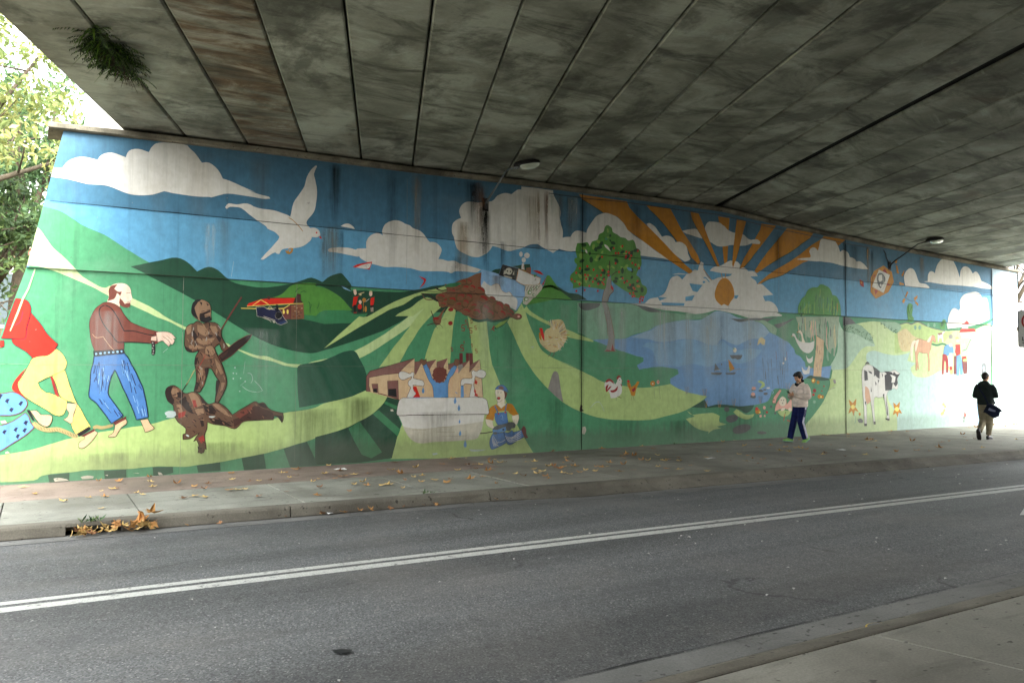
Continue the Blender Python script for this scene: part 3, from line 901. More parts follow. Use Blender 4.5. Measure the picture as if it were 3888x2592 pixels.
('painted_horse', 10, """p 19 0 5528,627 11,25 48,15 48,-5 53,-7 44,23 23,18 33,-2 10,-20 12,-26 -18,-4 -22,16 -17,-16 -10,-44 -25,-42 6,-72 -4,-57! -22,0! 5,57 -7,74 -64,0 -40,9 -22,-35 11,-80 -6,-16! -12,22 -5,25 1,-53! -17,3! 2,74 -9,62
c 17 9 5528,627 11,25 48,15 48,-5 53,-7 44,23 23,18 33,-2 10,-20 12,-26 -18,-4 -22,16 -17,-16 -10,-44 -25,-42 6,-72 -4,-57! -22,0! 5,57 -7,74 -64,0 -40,9 -22,-35 11,-80 -6,-16! -12,22 -5,25 1,-53! -17,3! 2,74 -9,62
p 42 0 5539,655 -31,-10 -22,-37 -6,-44 8,-61! 18,-3! 3,58 10,50 31,38
p 42 0 5688,649 39,32 28,16 -18,-41 -22,-13
p 42 0 5550,652 42,10 -22,-53 -23,-44 -9,31""".split("\n")),
('painted_foal', 10, """p 9 0 5832,712 56,8 34,12 11,-7 -28,-17 3,-61! -16,6 -5,25 -33,0 -10,-31! -11,5
p 24 0 5832,712 56,8 11,-9 -45,-11
p 36 0 5978,700 34,9 25,-7 -3,-23 -46,-4""".split("\n")),
('painted_farmhouse', 10, """q 9 0 6128,732! 229,8! -39,-59! -156,-3!
d 36 9 6128,732! 229,8! -39,-59! -156,-3!
q 13 0 6155,757! 188,7! 19,-23! -240,-11!
q 9 0 6172,792! 76,2! 2,-32! -86,-3!
q 13 0 6216,825! 40,-29! -93,-4!
l 11 15 6121,729 241,10
l 17 24 6177,711 -5,-32
l 17 24 6208,712 -5,-32
l 17 24 6236,712 -5,-32
l 17 24 6264,713 -4,-32""".split("\n")),
('painted_farm_couple', 11, """p 27 0 5918,609 52,21 62,-16 12,-48 -59,4 -12,-24 -68,5
c 26 9 5918,609 52,21 62,-16 12,-48 -59,4 -12,-24 -68,5
p 20 0 6029,629 -5,-9 -13,-6 -15,0 -12,5 -5,9 5,9 13,6 15,1 12,-6
p 14 0 5892,556! 53,-6 28,-62 -13,-72! -25,1! 2,67 -19,26 -15,-106! -25,0!
q 9 0 5967,546! 52,20! 14,-97! -63,-7!
p 12 0 6126,682 -6,-7 -14,-5 -17,0 -14,4 -5,6 6,8 14,4 17,0 13,-3
p 20 0 6122,664 -5,-9 -11,-5 -12,-1 -11,5 -3,8 4,9 10,5 14,1 10,-5
q 13 0 6070,632! 61,4! 6,-75! -55,-14! -22,32!
d 16 9 6070,632! 61,4! 6,-75! -55,-14! -22,32!
l 20 42 6067,618 -11,-39 8,-32
l 20 42 6139,626 14,-32 -12,-20
p 27 0 6082,547! 54,9! 22,-67 2,-85! -31,-1! -6,86 -15,-93! -31,0!
c 26 9 6082,547! 54,9! 22,-67 2,-85! -31,-1! -6,86 -15,-93! -31,0!
p 45 0 6157,540 59,5 16,-82 -9,-52 -47,-4 -14,56
c 16 9 6157,540 59,5 16,-82 -9,-52 -47,-4 -14,56
q 45 0 6047,546! 35,1! -5,-143! -40,0!
p 13 0 6220,532 -5,-7 -15,-4 -17,0 -14,4 -5,7 6,7 14,4 17,0 14,-4
p 12 0 6229,513 -6,-6 -15,-3 -19,0 -15,3 -6,5 6,6 15,3 19,0 15,-3
l 16 9 6164,479 66,1
l 16 9 6164,456 66,1
l 16 9 6163,434 66,0
q 12 0 5981,436! 51,0! -7,-32! -36,0!
p 13 0 6022,451 -4,-10 -10,-6 -13,0 -10,6 -4,9 4,10 11,6 12,0 10,-6""".split("\n")),
('painted_cow', 11, """p 9 0 4906,398 15,53 47,21 66,-15 67,-35 68,-3 80,9 38,6 10,-4 55,-20 -32,-36 2,-67 -24,-15 -15,10 -18,0 -50,-12 -31,-47 18,-72 13,-96! -25,1! -17,84 -18,89 -59,-11 -38,7 -20,-24 3,-88 13,-80! -22,1! -23,121 -13,77 -17,-53 -25,1 0,-152! -28,-2! -2,131 -12,105
c 37 11 4906,398 15,53 47,21 66,-15 67,-35 68,-3 80,9 38,6 10,-4 55,-20 -32,-36 2,-67 -24,-15 -15,10 -18,0 -50,-12 -31,-47 18,-72 13,-96! -25,1! -17,84 -18,89 -59,-11 -38,7 -20,-24 3,-88 13,-80! -22,1! -23,121 -13,77 -17,-53 -25,1 0,-152! -28,-2! -2,131 -12,105
p 16 0 4930,434 37,-12 8,-59 -39,-5
p 16 0 5030,463 81,-38 -6,-53 -48,26
p 16 0 5164,395 45,21 53,-54 -17,-72 -74,-2
p 16 0 5051,357 21,-18 -10,-17
p 16 0 4977,428 37,-6 6,-18 -32,12
p 16 0 5044,434 13,-36 -17,-12
p 16 0 5160,425 88,-6 15,-21 -65,6
p 16 0 4935,457 15,17 47,1 -19,17 -24,-6
p 16 0 5141,261 19,6 -6,-53 9,-36
p 16 0 5085,366 19,-4 -14,-23
p 16 0 5008,322 8,-42 -12,1
p 16 0 4934,212 17,5 -7,-32
p 16 0 5130,416 17,-18 -8,-18
p 16 0 5177,243 15,-72 9,-60 -15,13
p 16 0 5276,422 30,-18 46,6 -37,-36 5,-36 -26,-24 -30,24 26,24 -34,36
p 9 0 5256,398 40,-12 -12,-42 -40,0
p 19 0 4941,322 42,-24 19,-82 -38,-22 -25,41
q 16 0 4926,62! 31,-2! -3,-16! -26,1!
q 16 0 5033,72! 21,-1! 0,-19! -18,1!
q 16 0 5166,93! 49,-7! -5,-14! -39,9!""".split("\n")),
('painted_daffodil', 11, """p 11 0 4810,199 -51,33 15,-45 34,-13
p 11 0 4833,188 9,48 -49,-37 7,-25
p 11 0 4807,162 60,-19 -36,36 -34,4
p 11 0 4774,176 -22,-42 54,27 2,23
p 11 0 4783,163 28,-47 16,48 -24,22
p 12 0 4826,179 -5,-9 -11,-5 -14,0 -10,6 -4,9 4,8 11,6 13,-1 12,-5
p 11 0 5310,174 -49,29 11,-42 38,-13
p 11 0 5334,163 8,44 -49,-33 7,-27
p 11 0 5309,135 58,-16 -32,34 -37,4
p 11 0 5275,150 -21,-39 53,23 3,24
p 11 0 5284,136 28,-43 18,45 -26,22
p 12 0 5329,153 -5,-9 -12,-6 -15,0 -12,6 -5,10 5,9 13,5 14,0 12,-6
p 11 0 4889,128 -3,-6 -6,-4 -8,0 -6,4 -3,7 3,7 6,4 8,0 7,-5
l 33 21 4812,139 22,-47 -15,-28
l 33 21 4876,117 -29,-31
p 37 0 4852,92 33,7 27,-15 -5,-17 -41,2""".split("\n")),
('painted_flower_cluster', 11, """p 12 0 5912,174 -4,-7 -10,-4 -10,0 -9,5 -3,7 3,7 9,5 11,0 9,-5
p 12 0 5933,158 -3,-7 -10,-5 -10,0 -9,5 -3,8 3,7 9,5 11,-1 9,-4
p 12 0 5904,111 -4,-7 -9,-5 -11,1 -9,4 -3,8 4,7 9,5 11,0 8,-6
p 12 0 5921,130 -3,-8 -10,-4 -10,0 -10,5 -2,7 3,8 9,4 11,0 9,-5
p 12 0 5887,105 -4,-7 -9,-5 -11,1 -9,4 -3,8 4,8 9,4 11,0 9,-5
l 36 15 5913,92 -7,-51
l 36 15 5936,110 -7,-63
p 13 0 6178,117 22,-27 -6,-16 -29,1
p 37 0 6147,72 53,6 -24,-23 5,-24 -29,1 10,24
p 28 0 6297,147 43,32 116,-9 20,-107 -26,-59 -217,14 -10,42 95,-6
p 9 0 6266,102 64,-51 -107,9""".split("\n")),
('painted_top_hat', 11, """p 37 0 6428,404 5,74 35,19 36,-15 -9,-78 -31,-18 -59,4 -2,11
p 28 0 6452,458 17,13 11,-33 -17,-14""".split("\n")),
('painted_hook', 11, """l 37 70 6748,617 10,48 47,25 41,-16 -11,-42 -28,-48 5,-49 12,-31
l 36 16 6756,452 40,24 40,8 12,-18
l 41 44 6822,466 -5,-55 7,-62
l 37 32 6809,312 30,-1
l 41 50 6666,588 30,-34 -18,-61
l 28 63 6690,411 -4,-68
l 36 9 6773,452 -7,-185""".split("\n")),
('painted_willow', 10, """p 54 0 4236,792! 0,54 38,54 29,17 30,40 53,21 44,4 31,20 46,-3 45,-15 27,-33 3,-12 39,-6 31,-29 15,-39 6,-67!
l 2 29 4557,864 1,-20 -12,-21
l 50 34 4586,898 -7,-57 -2,-38
l 2 34 4344,886 -5,-48 -3,-44
l 55 19 4581,902 2,-34 -11,-34
l 2 28 4478,909 -8,-33 6,-33
l 2 32 4643,824 2,-57 -14,39
l 55 17 4447,924 -6,-37 0,-36
l 57 28 4634,887 -1,-51 -10,-31
l 50 14 4265,852 -5,-48 2,-13
l 50 30 4281,810 -1,-27 -13,8
l 57 14 4605,860 2,-40 -5,-16
l 55 22 4419,938 -7,-29 -7,-29
l 2 21 4460,937 -4,-28 -4,-29
l 50 15 4268,811 -8,-15 -1,-5
l 50 33 4264,852 -3,-14 -8,-16
l 51 33 4601,864 1,-46 -12,-14
l 51 34 4299,846 1,-56 -8,2
l 51 32 4548,878 -3,-24 -11,-26
l 51 34 4576,917 0,-25 -11,-26
l 51 35 4495,922 -8,-59 5,-59
l 55 18 4461,916 -9,-46 -5,-47
l 2 33 4616,856 -8,-20 4,-20
l 55 14 4363,857 0,-54 -4,-8
l 51 33 4354,867 -1,-30 -6,-30
l 51 26 4324,868 -5,-18 2,-18
l 2 34 4535,919 3,-24 -8,-25
l 2 21 4556,904 -2,-43 -4,-44
l 51 29 4459,972 -1,-27 -9,-27
l 55 29 4379,867 3,-49 -8,-23
l 51 14 4341,866 -2,-48 -2,-24
l 51 20 4294,849 -2,-19 -9,-19
l 55 34 4618,900 -1,-53 -13,-43
l 51 28 4574,877 0,-27 -13,-28
l 55 15 4590,848 -9,-23 6,-21
l 51 30 4629,834 -1,-45 -12,16
l 2 27 4298,873 -2,-21 -3,-20
l 55 18 4426,928 -4,-16 -1,-17
l 51 22 4399,882 -3,-56 0,-30
l 50 14 4344,844 -8,-23 3,-23
l 55 35 4530,922 0,-40 -14,-39
l 51 21 4320,831 -4,-41 2,3
l 2 18 4269,818 -5,-47 -4,20
l 55 17 4279,871 -1,-22 -8,-22
l 2 19 4493,910 -1,-16 -9,-17
l 51 25 4310,852 -5,-25 -7,-25
l 2 35 4625,843 -7,-45 0,7
p 56 0 4222,778! 445,18! -16,-141 -38,-132! -61,33 -51,67 -77,43 -59,-24 -75,37 -40,49
l 2 33 4462,742 -1,-34 7,-34
l 37 18 4278,730 3,-28 -2,-26
l 33 29 4269,715 -8,-53 14,-52
l 56 25 4308,766 6,-44 -15,-43
l 33 34 4436,762 -4,-46 0,-47
l 2 22 4251,736 -6,-52 8,-51
l 37 33 4569,726 7,-34 0,-36
l 33 15 4327,709 -9,-55 3,-55
l 32 22 4454,752 -6,-24 -2,-24
l 37 25 4526,783 -7,-38 -4,-37
l 56 18 4554,763 0,-55 0,-54
l 33 31 4496,739 0,-33 -3,-34
l 43 23 4368,754 0,-49 10,-49
l 43 27 4427,707 1,-58 -2,-58
l 32 27 4325,706 2,-46 6,-46
l 2 22 4313,767 -6,-56 3,-56
l 56 17 4364,753 -6,-45 14,-45
l 56 16 4503,771 -10,-60 16,-60
l 37 34 4250,727 -3,-41 5,-40
l 41 21 4401,734 -8,-57 13,-55
l 37 24 4288,774 3,-20 -3,-20
l 32 18 4642,764 -4,-55 -8,-56
l 43 24 4398,766 4,-33 -8,-34
l 33 17 4283,748 -7,-28 -2,-27
l 41 22 4422,756 2,-54 5,-54
l 56 33 4405,712 7,-24 0,-24
l 37 27 4533,754 0,-78 7,-78
l 2 28 4361,756 3,-22 -10,-22
l 56 34 4321,742 -1,-52 0,-53
l 2 30 4515,748 2,-91 -7,-92
l 56 19 4546,766 0,-42 9,-42
l 43 32 4616,713 7,-63 1,-64
l 2 35 4545,761 8,-65 -21,-66
l 32 19 4568,755 1,-71 -12,-70
l 56 18 4256,704 -9,-52 1,-53
l 41 27 4383,758 -4,-33 -7,-33
l 32 20 4274,744 -1,-47 0,-47
l 2 19 4465,773 5,-28 -12,-28
l 43 23 4255,740 -7,-33 12,-33
l 43 21 4618,738 -10,-77 16,-77
l 41 17 4382,727 2,-54 -14,-53
l 2 29 4542,759 5,-91 0,-92
l 41 26 4538,723 -4,-77 6,-77
l 43 33 4317,777 -1,-43 8,-44
l 33 78 4543,568 -5,-40 13,-34
l 3 104 4596,580 -10,-52 -18,-50
p 23 0 4426,660 75,-31 1,-62 -6,-56 -16,-57 -8,-68! -80,0! 6,68 16,67 9,56
l 43 18 4442,510 2,-25
l 17 18 4457,563 2,-26
l 43 18 4480,466 -2,-23
l 36 18 4482,583 0,-21
l 24 18 4428,466 -1,-18
l 36 18 4440,596 -1,-38
l 43 18 4418,563 1,-23
l 17 18 4472,507 -1,-26
l 43 18 4425,546 -1,-37
l 43 18 4465,441 2,-33
l 43 18 4432,442 -4,-18
l 36 18 4430,480 4,-27
l 36 18 4458,466 1,-32
l 24 18 4438,448 1,-33
l 17 18 4436,591 0,-47
l 36 18 4480,521 0,-32
p 6 0 4318,379 42,17 42,-6 69,-4 69,-10 17,-11 -78,-3 -85,9""".split("\n")),
('painted_goose', 11, """p 9 0 4187,650 5,18 22,-3 16,-27 34,-20 50,-6 50,0 43,13 -8,-49 -36,-29 -33,-5 -34,10 -32,22 -33,38 -22,35
p 42 0 4242,679 24,14 22,-17 10,-35 18,-30 -34,2 -7,52
p 9 0 4321,531 16,-22 25,-3 28,18 -6,-37 -30,-11 -21,16
p 9 0 4278,454 24,-22 26,0 17,27 17,-5 -10,-46 -50,-5 -20,23
p 11 0 4193,649 -3,-3 -7,0 -3,3 3,3 7,0
p 11 0 4249,679 -4,-3 -9,0 -4,2 4,4 9,0
p 11 0 4378,448 -4,-2 -8,0 -5,2 5,3 8,0
l 57 13 4296,552 -4,-10
l 57 13 4350,542 0,-8""".split("\n")),
('painted_rabbit', 11, """p 41 0 3995,228 15,32 56,48 14,-9 -43,-47 -12,-32 -25,0
c 17 7 3995,228 15,32 56,48 14,-9 -43,-47 -12,-32 -25,0
p 41 0 4025,206 28,32 37,26 32,-19 7,-35 47,40 3,-84 -83,18 -80,-14
p 42 0 4123,229 -7,-19 -16,-10 -21,0 -17,12 -6,18 7,18 17,11 20,0 17,-12
p 42 0 4112,186 0,-6 -8,-7 -14,-4 -12,-1 -8,3 1,6 8,7 13,4 13,1
p 42 0 4176,176 -4,-6 -8,-4 -10,0 -8,4 -3,7 3,7 8,4 10,0 8,-4
p 36 0 4085,238 -3,-4 -6,0 -4,4 4,4 6,0
p 36 0 4106,237 -3,-4 -6,0 -3,5 3,4 7,0
p 36 0 4096,218 -3,-4 -7,0 -3,5 3,4 7,0
p 18 0 4014,242 -3,-5 -6,1 -3,4 3,4 6,0
l 13 30 4112,151 -14,-45
l 13 35 4130,109 52,-13
l 55 25 4119,164 -7,-13""".split("\n")),
('painted_butterfly_flower', 11, """p 11 0 4416,361 -5,-9 -11,-6 -14,0 -10,6 -4,9 4,9 11,6 13,0 12,-6
p 11 0 4456,350 -4,-7 -7,-4 -10,0 -7,4 -3,7 3,6 8,4 9,0 8,-4
p 12 0 4401,362 -6,-7 -12,0 -5,7 6,8 12,0
p 11 0 4474,256 -5,-8 -10,-6 -13,0 -10,6 -4,9 4,8 11,5 13,0 10,-5
p 11 0 4498,254 -3,-7 -9,-5 -10,1 -9,4 -3,7 3,8 9,4 11,0 8,-5
p 12 0 4478,253 -5,-6 -10,0 -5,7 5,6 11,0
p 14 0 4420,296 -4,-8 -8,-4 -11,0 -8,5 -3,7 3,7 9,5 10,0 8,-5
p 13 0 4404,268 -6,-7 -12,0 -6,7 6,8 12,0
p 14 0 4485,292 -4,-4 -7,0 -4,4 4,5 8,0
p 14 0 4508,323 -4,-5 -9,0 -4,5 5,5 8,0
p 33 0 4415,221 -3,-7 -8,-3 -10,0 -7,4 -3,7 3,6 8,4 9,0 8,-5
p 13 0 4300,116 -6,-7 -11,0 -6,8 6,7 12,0
p 13 0 3954,164 -6,-6 -11,0 -5,7 6,7 10,0
p 11 0 3882,171 -5,-10 -11,-6 -14,1 -12,6 -4,10 4,10 12,6 14,0 12,-6
p 13 0 3865,188 -3,-6 -6,-4 -9,0 -7,4 -2,6 2,6 8,4 8,0 6,-4
p 12 0 3887,166 -5,-6 -9,0 -5,6 5,6 9,0
p 41 0 3897,142 -6,-8 -12,0 -6,9 6,7 12,0
p 41 0 3934,194 -3,-6 -7,-4 -8,0 -7,4 -3,6 3,6 7,4 8,0 7,-4
p 41 0 3932,141 -4,-6 -10,1 -4,6 5,6 9,-1
p 37 0 3994,198 -6,-8 -12,0 -6,8 6,8 12,0
p 37 0 4031,157 -5,-7 -11,0 -6,8 6,6 11,0
l 55 13 4398,348 -1,-49
l 15 15 4473,278 -3,-14
l 55 19 3859,162 5,-32
l 26 15 3908,181 5,-31
p 7 0 4557,373 53,2 18,-33 -19,-17 -45,-23 -26,-19 27,59
p 36 0 4592,364 26,6 9,-26 -22,-5
l 36 13 4618,314 -54,-12 -35,-19
l 36 8 4536,213 -60,-7""".split("\n")),
('painted_sailing_boat', 10, """p 37 0 3616,520 113,3 -15,-23 -33,-7 -11,6 -36,0
l 37 12 3659,531 1,31
p 42 0 3678,552 -4,-9 -8,-6 -10,0 -7,5 -3,10 3,8 8,6 10,0 8,-5
p 32 0 3661,560 -4,-6 -9,0 -4,5 4,5 9,1
q 37 0 3494,472! 37,-42! -46,-8!
l 9 19 3490,425 29,5 17,-5
p 37 0 3457,414 94,0 -17,-14 -72,2
p 11 0 3605,494! 28,-25 27,-33 -42,-14! -8,37
p 51 0 3608,459 18,-31 -11,-6
p 37 0 3581,412 89,3 -14,-13 -66,0
l 36 14 3651,415 29,18 29,5
p 43 0 3860,586 16,38 27,12 31,-16 -7,-32 -21,2 -15,13 -15,-11
p 37 0 3803,590 -3,-5 -7,0 -3,5 3,6 7,0
p 37 0 3554,464 -4,-6 -6,0 -3,5 3,6 6,0""".split("\n")),
('painted_reeds', 11, """l 37 12 3909,508 11,-164
l 37 27 3909,503 3,-53
l 37 12 3956,482 12,-148
l 37 27 3956,477 4,-53
l 37 12 3986,509 12,-192
l 37 27 3986,504 3,-54
l 37 12 4032,558 12,-182
l 24 27 4032,552 4,-53
l 37 12 4068,488 12,-166
l 37 27 4068,483 4,-54
l 37 12 4102,521 12,-210
l 37 27 4102,516 4,-54
l 37 12 4133,554 12,-168
l 24 27 4133,548 3,-54
l 37 12 4088,462 12,-151
l 37 27 4088,456 3,-54
l 37 12 3931,429 13,-95
l 37 27 3931,424 3,-53
l 37 12 4047,397 13,-86
l 37 27 4047,392 3,-54
p 9 0 4110,474 -5,-6 -10,0 -5,6 5,5 10,0
p 9 0 4126,502 -1,-7 -3,-4 -4,0 -2,4 -1,7 1,7 3,5 3,0 3,-5
l 37 16 3407,205 -12,43
l 37 16 3410,205 -4,43
l 57 16 3414,205 4,43
l 57 16 3417,205 12,42
l 36 16 3521,203 -12,43
l 57 16 3525,203 -5,43
l 37 16 3528,202 5,44
l 57 16 3532,202 12,43
l 36 17 3643,210 -13,44
l 36 17 3646,210 -4,44
l 37 17 3650,210 5,44
l 57 17 3654,210 12,44
l 36 17 3880,221 -13,45
l 57 17 3884,221 -5,45
l 37 17 3888,221 5,45
l 37 17 3892,221 13,45
l 36 16 3256,290 -12,41
l 36 16 3259,290 -5,41
l 37 16 3262,290 4,41
l 36 16 3266,289 11,42
l 57 16 3400,275 -12,43
l 36 16 3404,275 -4,43
l 37 16 3407,275 5,43
l 57 16 3411,275 12,42
l 36 17 4131,302 -14,46
l 36 17 4135,302 -5,46
l 37 17 4139,302 5,46
l 57 17 4143,302 14,46""".split("\n")),
('painted_water_lily', 11, """p 37 0 3846,265 -6,-7 -13,-4 -17,1 -13,4 -5,7 5,7 13,4 17,-1 13,-4
p 41 0 3838,280 -4,-7 -9,-4 -12,0 -10,4 -4,7 4,6 10,5 12,-1 10,-4
p 37 0 3842,306 -4,-4 -9,-2 -12,0 -10,2 -4,4 4,4 10,2 12,0 10,-3
p 41 0 3845,316 -4,-6 -10,-3 -12,0 -9,4 -4,5 4,6 9,3 13,0 9,-3
p 37 0 3912,300 -4,-5 -12,-2 -14,0 -11,3 -5,4 5,4 11,3 14,0 12,-3
p 37 0 3953,280 -4,-4 -10,-3 -13,0 -10,3 -3,5 4,5 10,3 12,0 10,-3
p 37 0 3941,307 -3,-3 -8,-2 -10,0 -7,2 -3,4 3,2 8,2 9,0 8,-2
p 7 0 3858,358 30,5 34,-13 4,-19 -27,-13 -31,-10 23,21 8,15
l 28 17 3945,312 39,-5 22,-17 -11,-12
p 9 0 3974,318 -4,-3 -8,-2 -11,0 -8,2 -3,3 3,2 8,2 11,0 8,-2""".split("\n")),
('painted_cloud', 7, """p 9 0 3,1180! 23,0 38,3! 19,30 43,22 54,-5! 15,22 35,14 49,-11! 12,28 31,11 40,-6! 12,25 27,19 92,5 17,-9 28,-26 23,-30! 29,4 34,-23 21,-35! 50,-14 86,-29 -38,9 45,-14 46,-6 6,-7 -37,-5 -70,5 -68,0 -23,-7 -43,-17 -7,1 -79,-4 -93,7! -42,-17 -48,-10 -51,4 -62,21 -69,-3 -68,11 -62,-1 -19,-4!
p 9 0 1152,1068! 20,12 19,3 20,-11 9,-11!""".split("\n")),
('painted_cloud', 7, """p 9 0 1095,955 6,8 46,9 51,1 28,-5 8,6 42,4! 0,29 14,28 28,16 25,1 12,-9! -2,29 18,29 38,20 33,-1 26,-11! 22,-4 17,-12 35,-9 22,-16 18,-22 13,-12! 31,1 27,-20 4,-20 -17,-38! 22,0 28,-6! 40,3 24,-9! 37,-5 16,-4 47,-10 22,-4 -31,-17 -57,2 -55,-3 -23,-11 -32,7 -124,-7 -58,9 -73,1 -62,-3 -62,10 -45,16 -12,12! -16,-1 -55,7 -51,4 -19,0""".split("\n")),
('painted_cloud', 7, """p 9 0 1762,1169! -10,29 7,25 23,23 30,9 48,0! 76,17 32,31 43,19 41,-1! 33,26 25,4! 0,16! 101,3 66,0 31,0 4,-26 37,-58 5,-54 -12,65 12,-89 16,-43 -3,-41! 13,6 39,4! 22,29 33,11 50,-8! 12,29 34,45 28,28 58,20 59,-6 47,-23 30,-25 18,-24! 49,-27 73,-31 75,-38 64,-28 64,-30! -39,12 -89,3 -100,2 -145,-2 -175,0 -130,-9 -44,-6 -67,8! -36,-22 -4,-2 -58,22 -37,17! -47,-7 -56,-24 -60,-18 -30,0 -49,11 -29,4! -24,-32 -43,-25 -38,-6 -47,10 -42,20 -14,28 -9,32 49,-68 -28,23 -14,23 -5,21! -13,23 3,38 19,22""".split("\n")),
('painted_sun_rays', 8, """q 11 0 2474,1371! 331,-1! 18,-34 61,-46 92,-57 95,-65 97,-70 72,-48 54,-32 40,-32! -34,-2! -172,74 -196,94 -122,58! -24,33 -48,33 -64,14 -35,-2! -69,30 -74,28
q 11 0 2946,1367! 184,-1! 33,-46 59,-78 66,-64 60,-70 17,-40! -17,-11! -54,36 -33,53 -79,28 -46,44 -77,66 -82,55
q 11 0 3896,1354 137,0 -40,-42 -71,-70 -62,-59 -77,-75 -75,-66 -14,7 45,77 68,84 46,63 31,40
q 11 0 4136,1348 261,-8 -39,-38 -84,-46 -75,-45 -113,-53 -120,-58 -116,-64 -22,12 61,68 63,64 79,71 65,60
q 11 0 3516,1360 97,0 -8,-68 -8,-120 -5,-73 -22,-40 -10,43 -10,81 -27,137
q 11 0 4504,1332 228,-6 -40,-24 -104,-64 -240,-85 -59,-18 -125,-59 -80,-38 -119,-32 -77,-31 -39,-10 101,65 78,42 129,59 116,64 102,64 103,49
l 5 15 2491,1346 79,-29 69,-30
l 5 16 2977,1338 82,-54 77,-66 46,-44
l 5 17 4358,1301 -84,-46 -75,-45 -113,-53 -120,-58
l 5 17 4164,1076 -80,-39 -119,-31 -77,-32
l 5 17 3860,1182 -77,-75 -75,-65
l 5 17 3703,1206 -31,-86 -33,-62""".split("\n")),
('painted_cloud', 9, """p 9 0 2948,1256 22,8 38,-14 32,-31 25,-24! 39,10 45,-10 19,-23! 46,4 40,-21 13,-44! 20,-28 -13,-11 -34,-8! -72,34 -97,70 -95,65
p 9 0 3222,1242! 46,14 68,11 -48,-4 54,2 62,2! 7,26 28,26 84,5 29,-12 21,-8! 29,-21 54,-10 70,-1 44,-23 30,-7! 53,8 30,-12 -7,-14 -76,-4! -46,-17 -59,-7 -58,0 -44,-8! -71,-12 -50,13 -28,11 -62,12 -81,12 -54,8""".split("\n")),
('painted_cloud', 9, """p 9 0 4224,1152! 54,12 74,10 15,11 -16,29 17,23 37,8 37,-19! 12,36 28,47 123,1 31,-18 23,-28 11,-27! 36,16 48,-12 20,-31! 44,-5 32,-21! 41,4 49,-20 41,-28! -75,-3 -130,3 -96,6 -93,9 -123,1 -75,-4 -75,0""".split("\n")),
('painted_cloud', 9, """p 9 0 5413,1044 -15,66 22,41 34,24 37,8 33,-10 29,-33 20,-39 25,-21 72,-3 35,-13 -9,-18
p 9 0 5645,1093! 52,8 6,49 31,27 40,-2 17,-12! 23,55 37,39 46,24 127,2 36,-26 40,-50 26,-53! 16,56 38,32 48,6 47,-16 37,-34! 40,18 38,-10 47,-59! 98,-19 110,-34! -181,-5 -146,5 -273,-3 -145,-3 -133,5
p 9 0 5970,751 -16,49 10,46 38,48 46,19 56,-15! 23,17 -8,42 25,43 77,36 135,20 58,-16 23,-25! 64,3 24,-31 13,-65 7,-75! -101,-31 -108,-25 -172,-21 -93,-8""".split("\n")),
('painted_cloud', 9, """p 9 0 3140,982 52,10 53,-1! 41,7 27,22 33,0 11,34! -71,0 74,2! 11,19 21,-9 -1,-28 24,-43 41,-25 50,15 35,8 65,9 25,16! -90,-2 -98,8! 35,26 57,11 43,21 36,16 29,0 36,-3 26,-19 -11,-22! 44,9 37,-19! 37,3 30,-11 16,-18! -68,-7 14,-7 38,-18 7,-21! 46,5 46,-26 58,-35! -97,-13! 22,-33! 39,2 47,-14 27,-26 9,-29! -802,4! -313,3! 43,30 44,7! 52,22 25,26 26,55 27,26 39,7 33,-20! 33,32
q 1 0 3275,938 109,-3 -45,-45 -37,5
q 1 0 3648,886 40,4 -18,-24 -22,2
q 1 0 3244,857 74,14 -20,-33 -54,-6
q 1 0 3056,814 182,6 -6,-16 -169,-4
q 1 0 3028,846 73,-2 -57,-21
q 1 0 3018,856 45,0 -32,-6
l 1 32 3389,980 22,-1 17,-14 11,-9
p 1 0 3406,954 -6,-7 -12,-1 -6,6 6,7 12,1""".split("\n")),
('painted_sun', 11, """p 11 0 3570,989 35,-13 29,-29 14,-35 -4,-37 -26,-27 -22,-29! -35,11! -22,-11! -35,19 -20,29 0,35 21,42 29,33
q 11 0 3288,1361 65,-1 23,-35 28,-53 40,-72 42,-73 38,-71 -18,-2 -34,46 -48,67 -48,62 -41,47 -33,46
q 11 0 3675,1356 85,0 -27,-63 -30,-87 -31,-85 -33,-63 -7,18 12,100 15,89
l 11 33 3538,1016 10,-30
l 11 33 3576,1016 -2,-26
l 11 32 3391,1028 65,-61
l 5 14 3302,1320 33,-47 41,-47 48,-61 48,-67 33,-44""".split("\n")),
('painted_dove', 9, """p 9 0 656,1098 13,16 34,1 41,9 45,-14 67,-3 48,-11 23,-9! 14,63 23,39 24,40 9,43 18,32 23,24 4,-4 -14,-37 7,-29 9,-44 -4,-54 -11,-42 -26,-36 -4,-19 16,-17! 22,3 19,-11 4,-20 -15,-10 -22,0! -7,-18 -30,-25 -33,-12 -40,-5 -22,-9 -10,-19 -11,1 -6,5 -16,-9 -34,-26 -11,1 38,46 35,43 6,15! -20,17 -33,11 -5,10 -34,21 -35,23 -28,20 -17,6 -34,-2 -14,-10
p 13 0 1048,1030 -2,-4 -4,-1 -2,4 2,4 4,0
p 13 0 1056,1012 6,3 6,-13 -10,3
l 57 13 920,1082 22,-10 20,-20 21,-24
p 57 0 906,938 9,-1 11,14 16,0 -4,-16 -14,-12 -11,3
p 1 0 920,939 7,8 6,-1 -7,-14""".split("\n")),
('painted_hang_glider', 9, """p 13 0 1210,888 37,18 58,13! -14,-38! -12,2
p 9 0 1227,887 36,16 36,9 -6,-18 -14,-9
l 15 9 1263,894 20,9 6,-5""".split("\n")),
('painted_boomerang', 9, """p 13 0 1537,869! 33,-10 6,-7 -10,-21 -24,-23! 18,28 5,13 -9,7""".split("\n")),
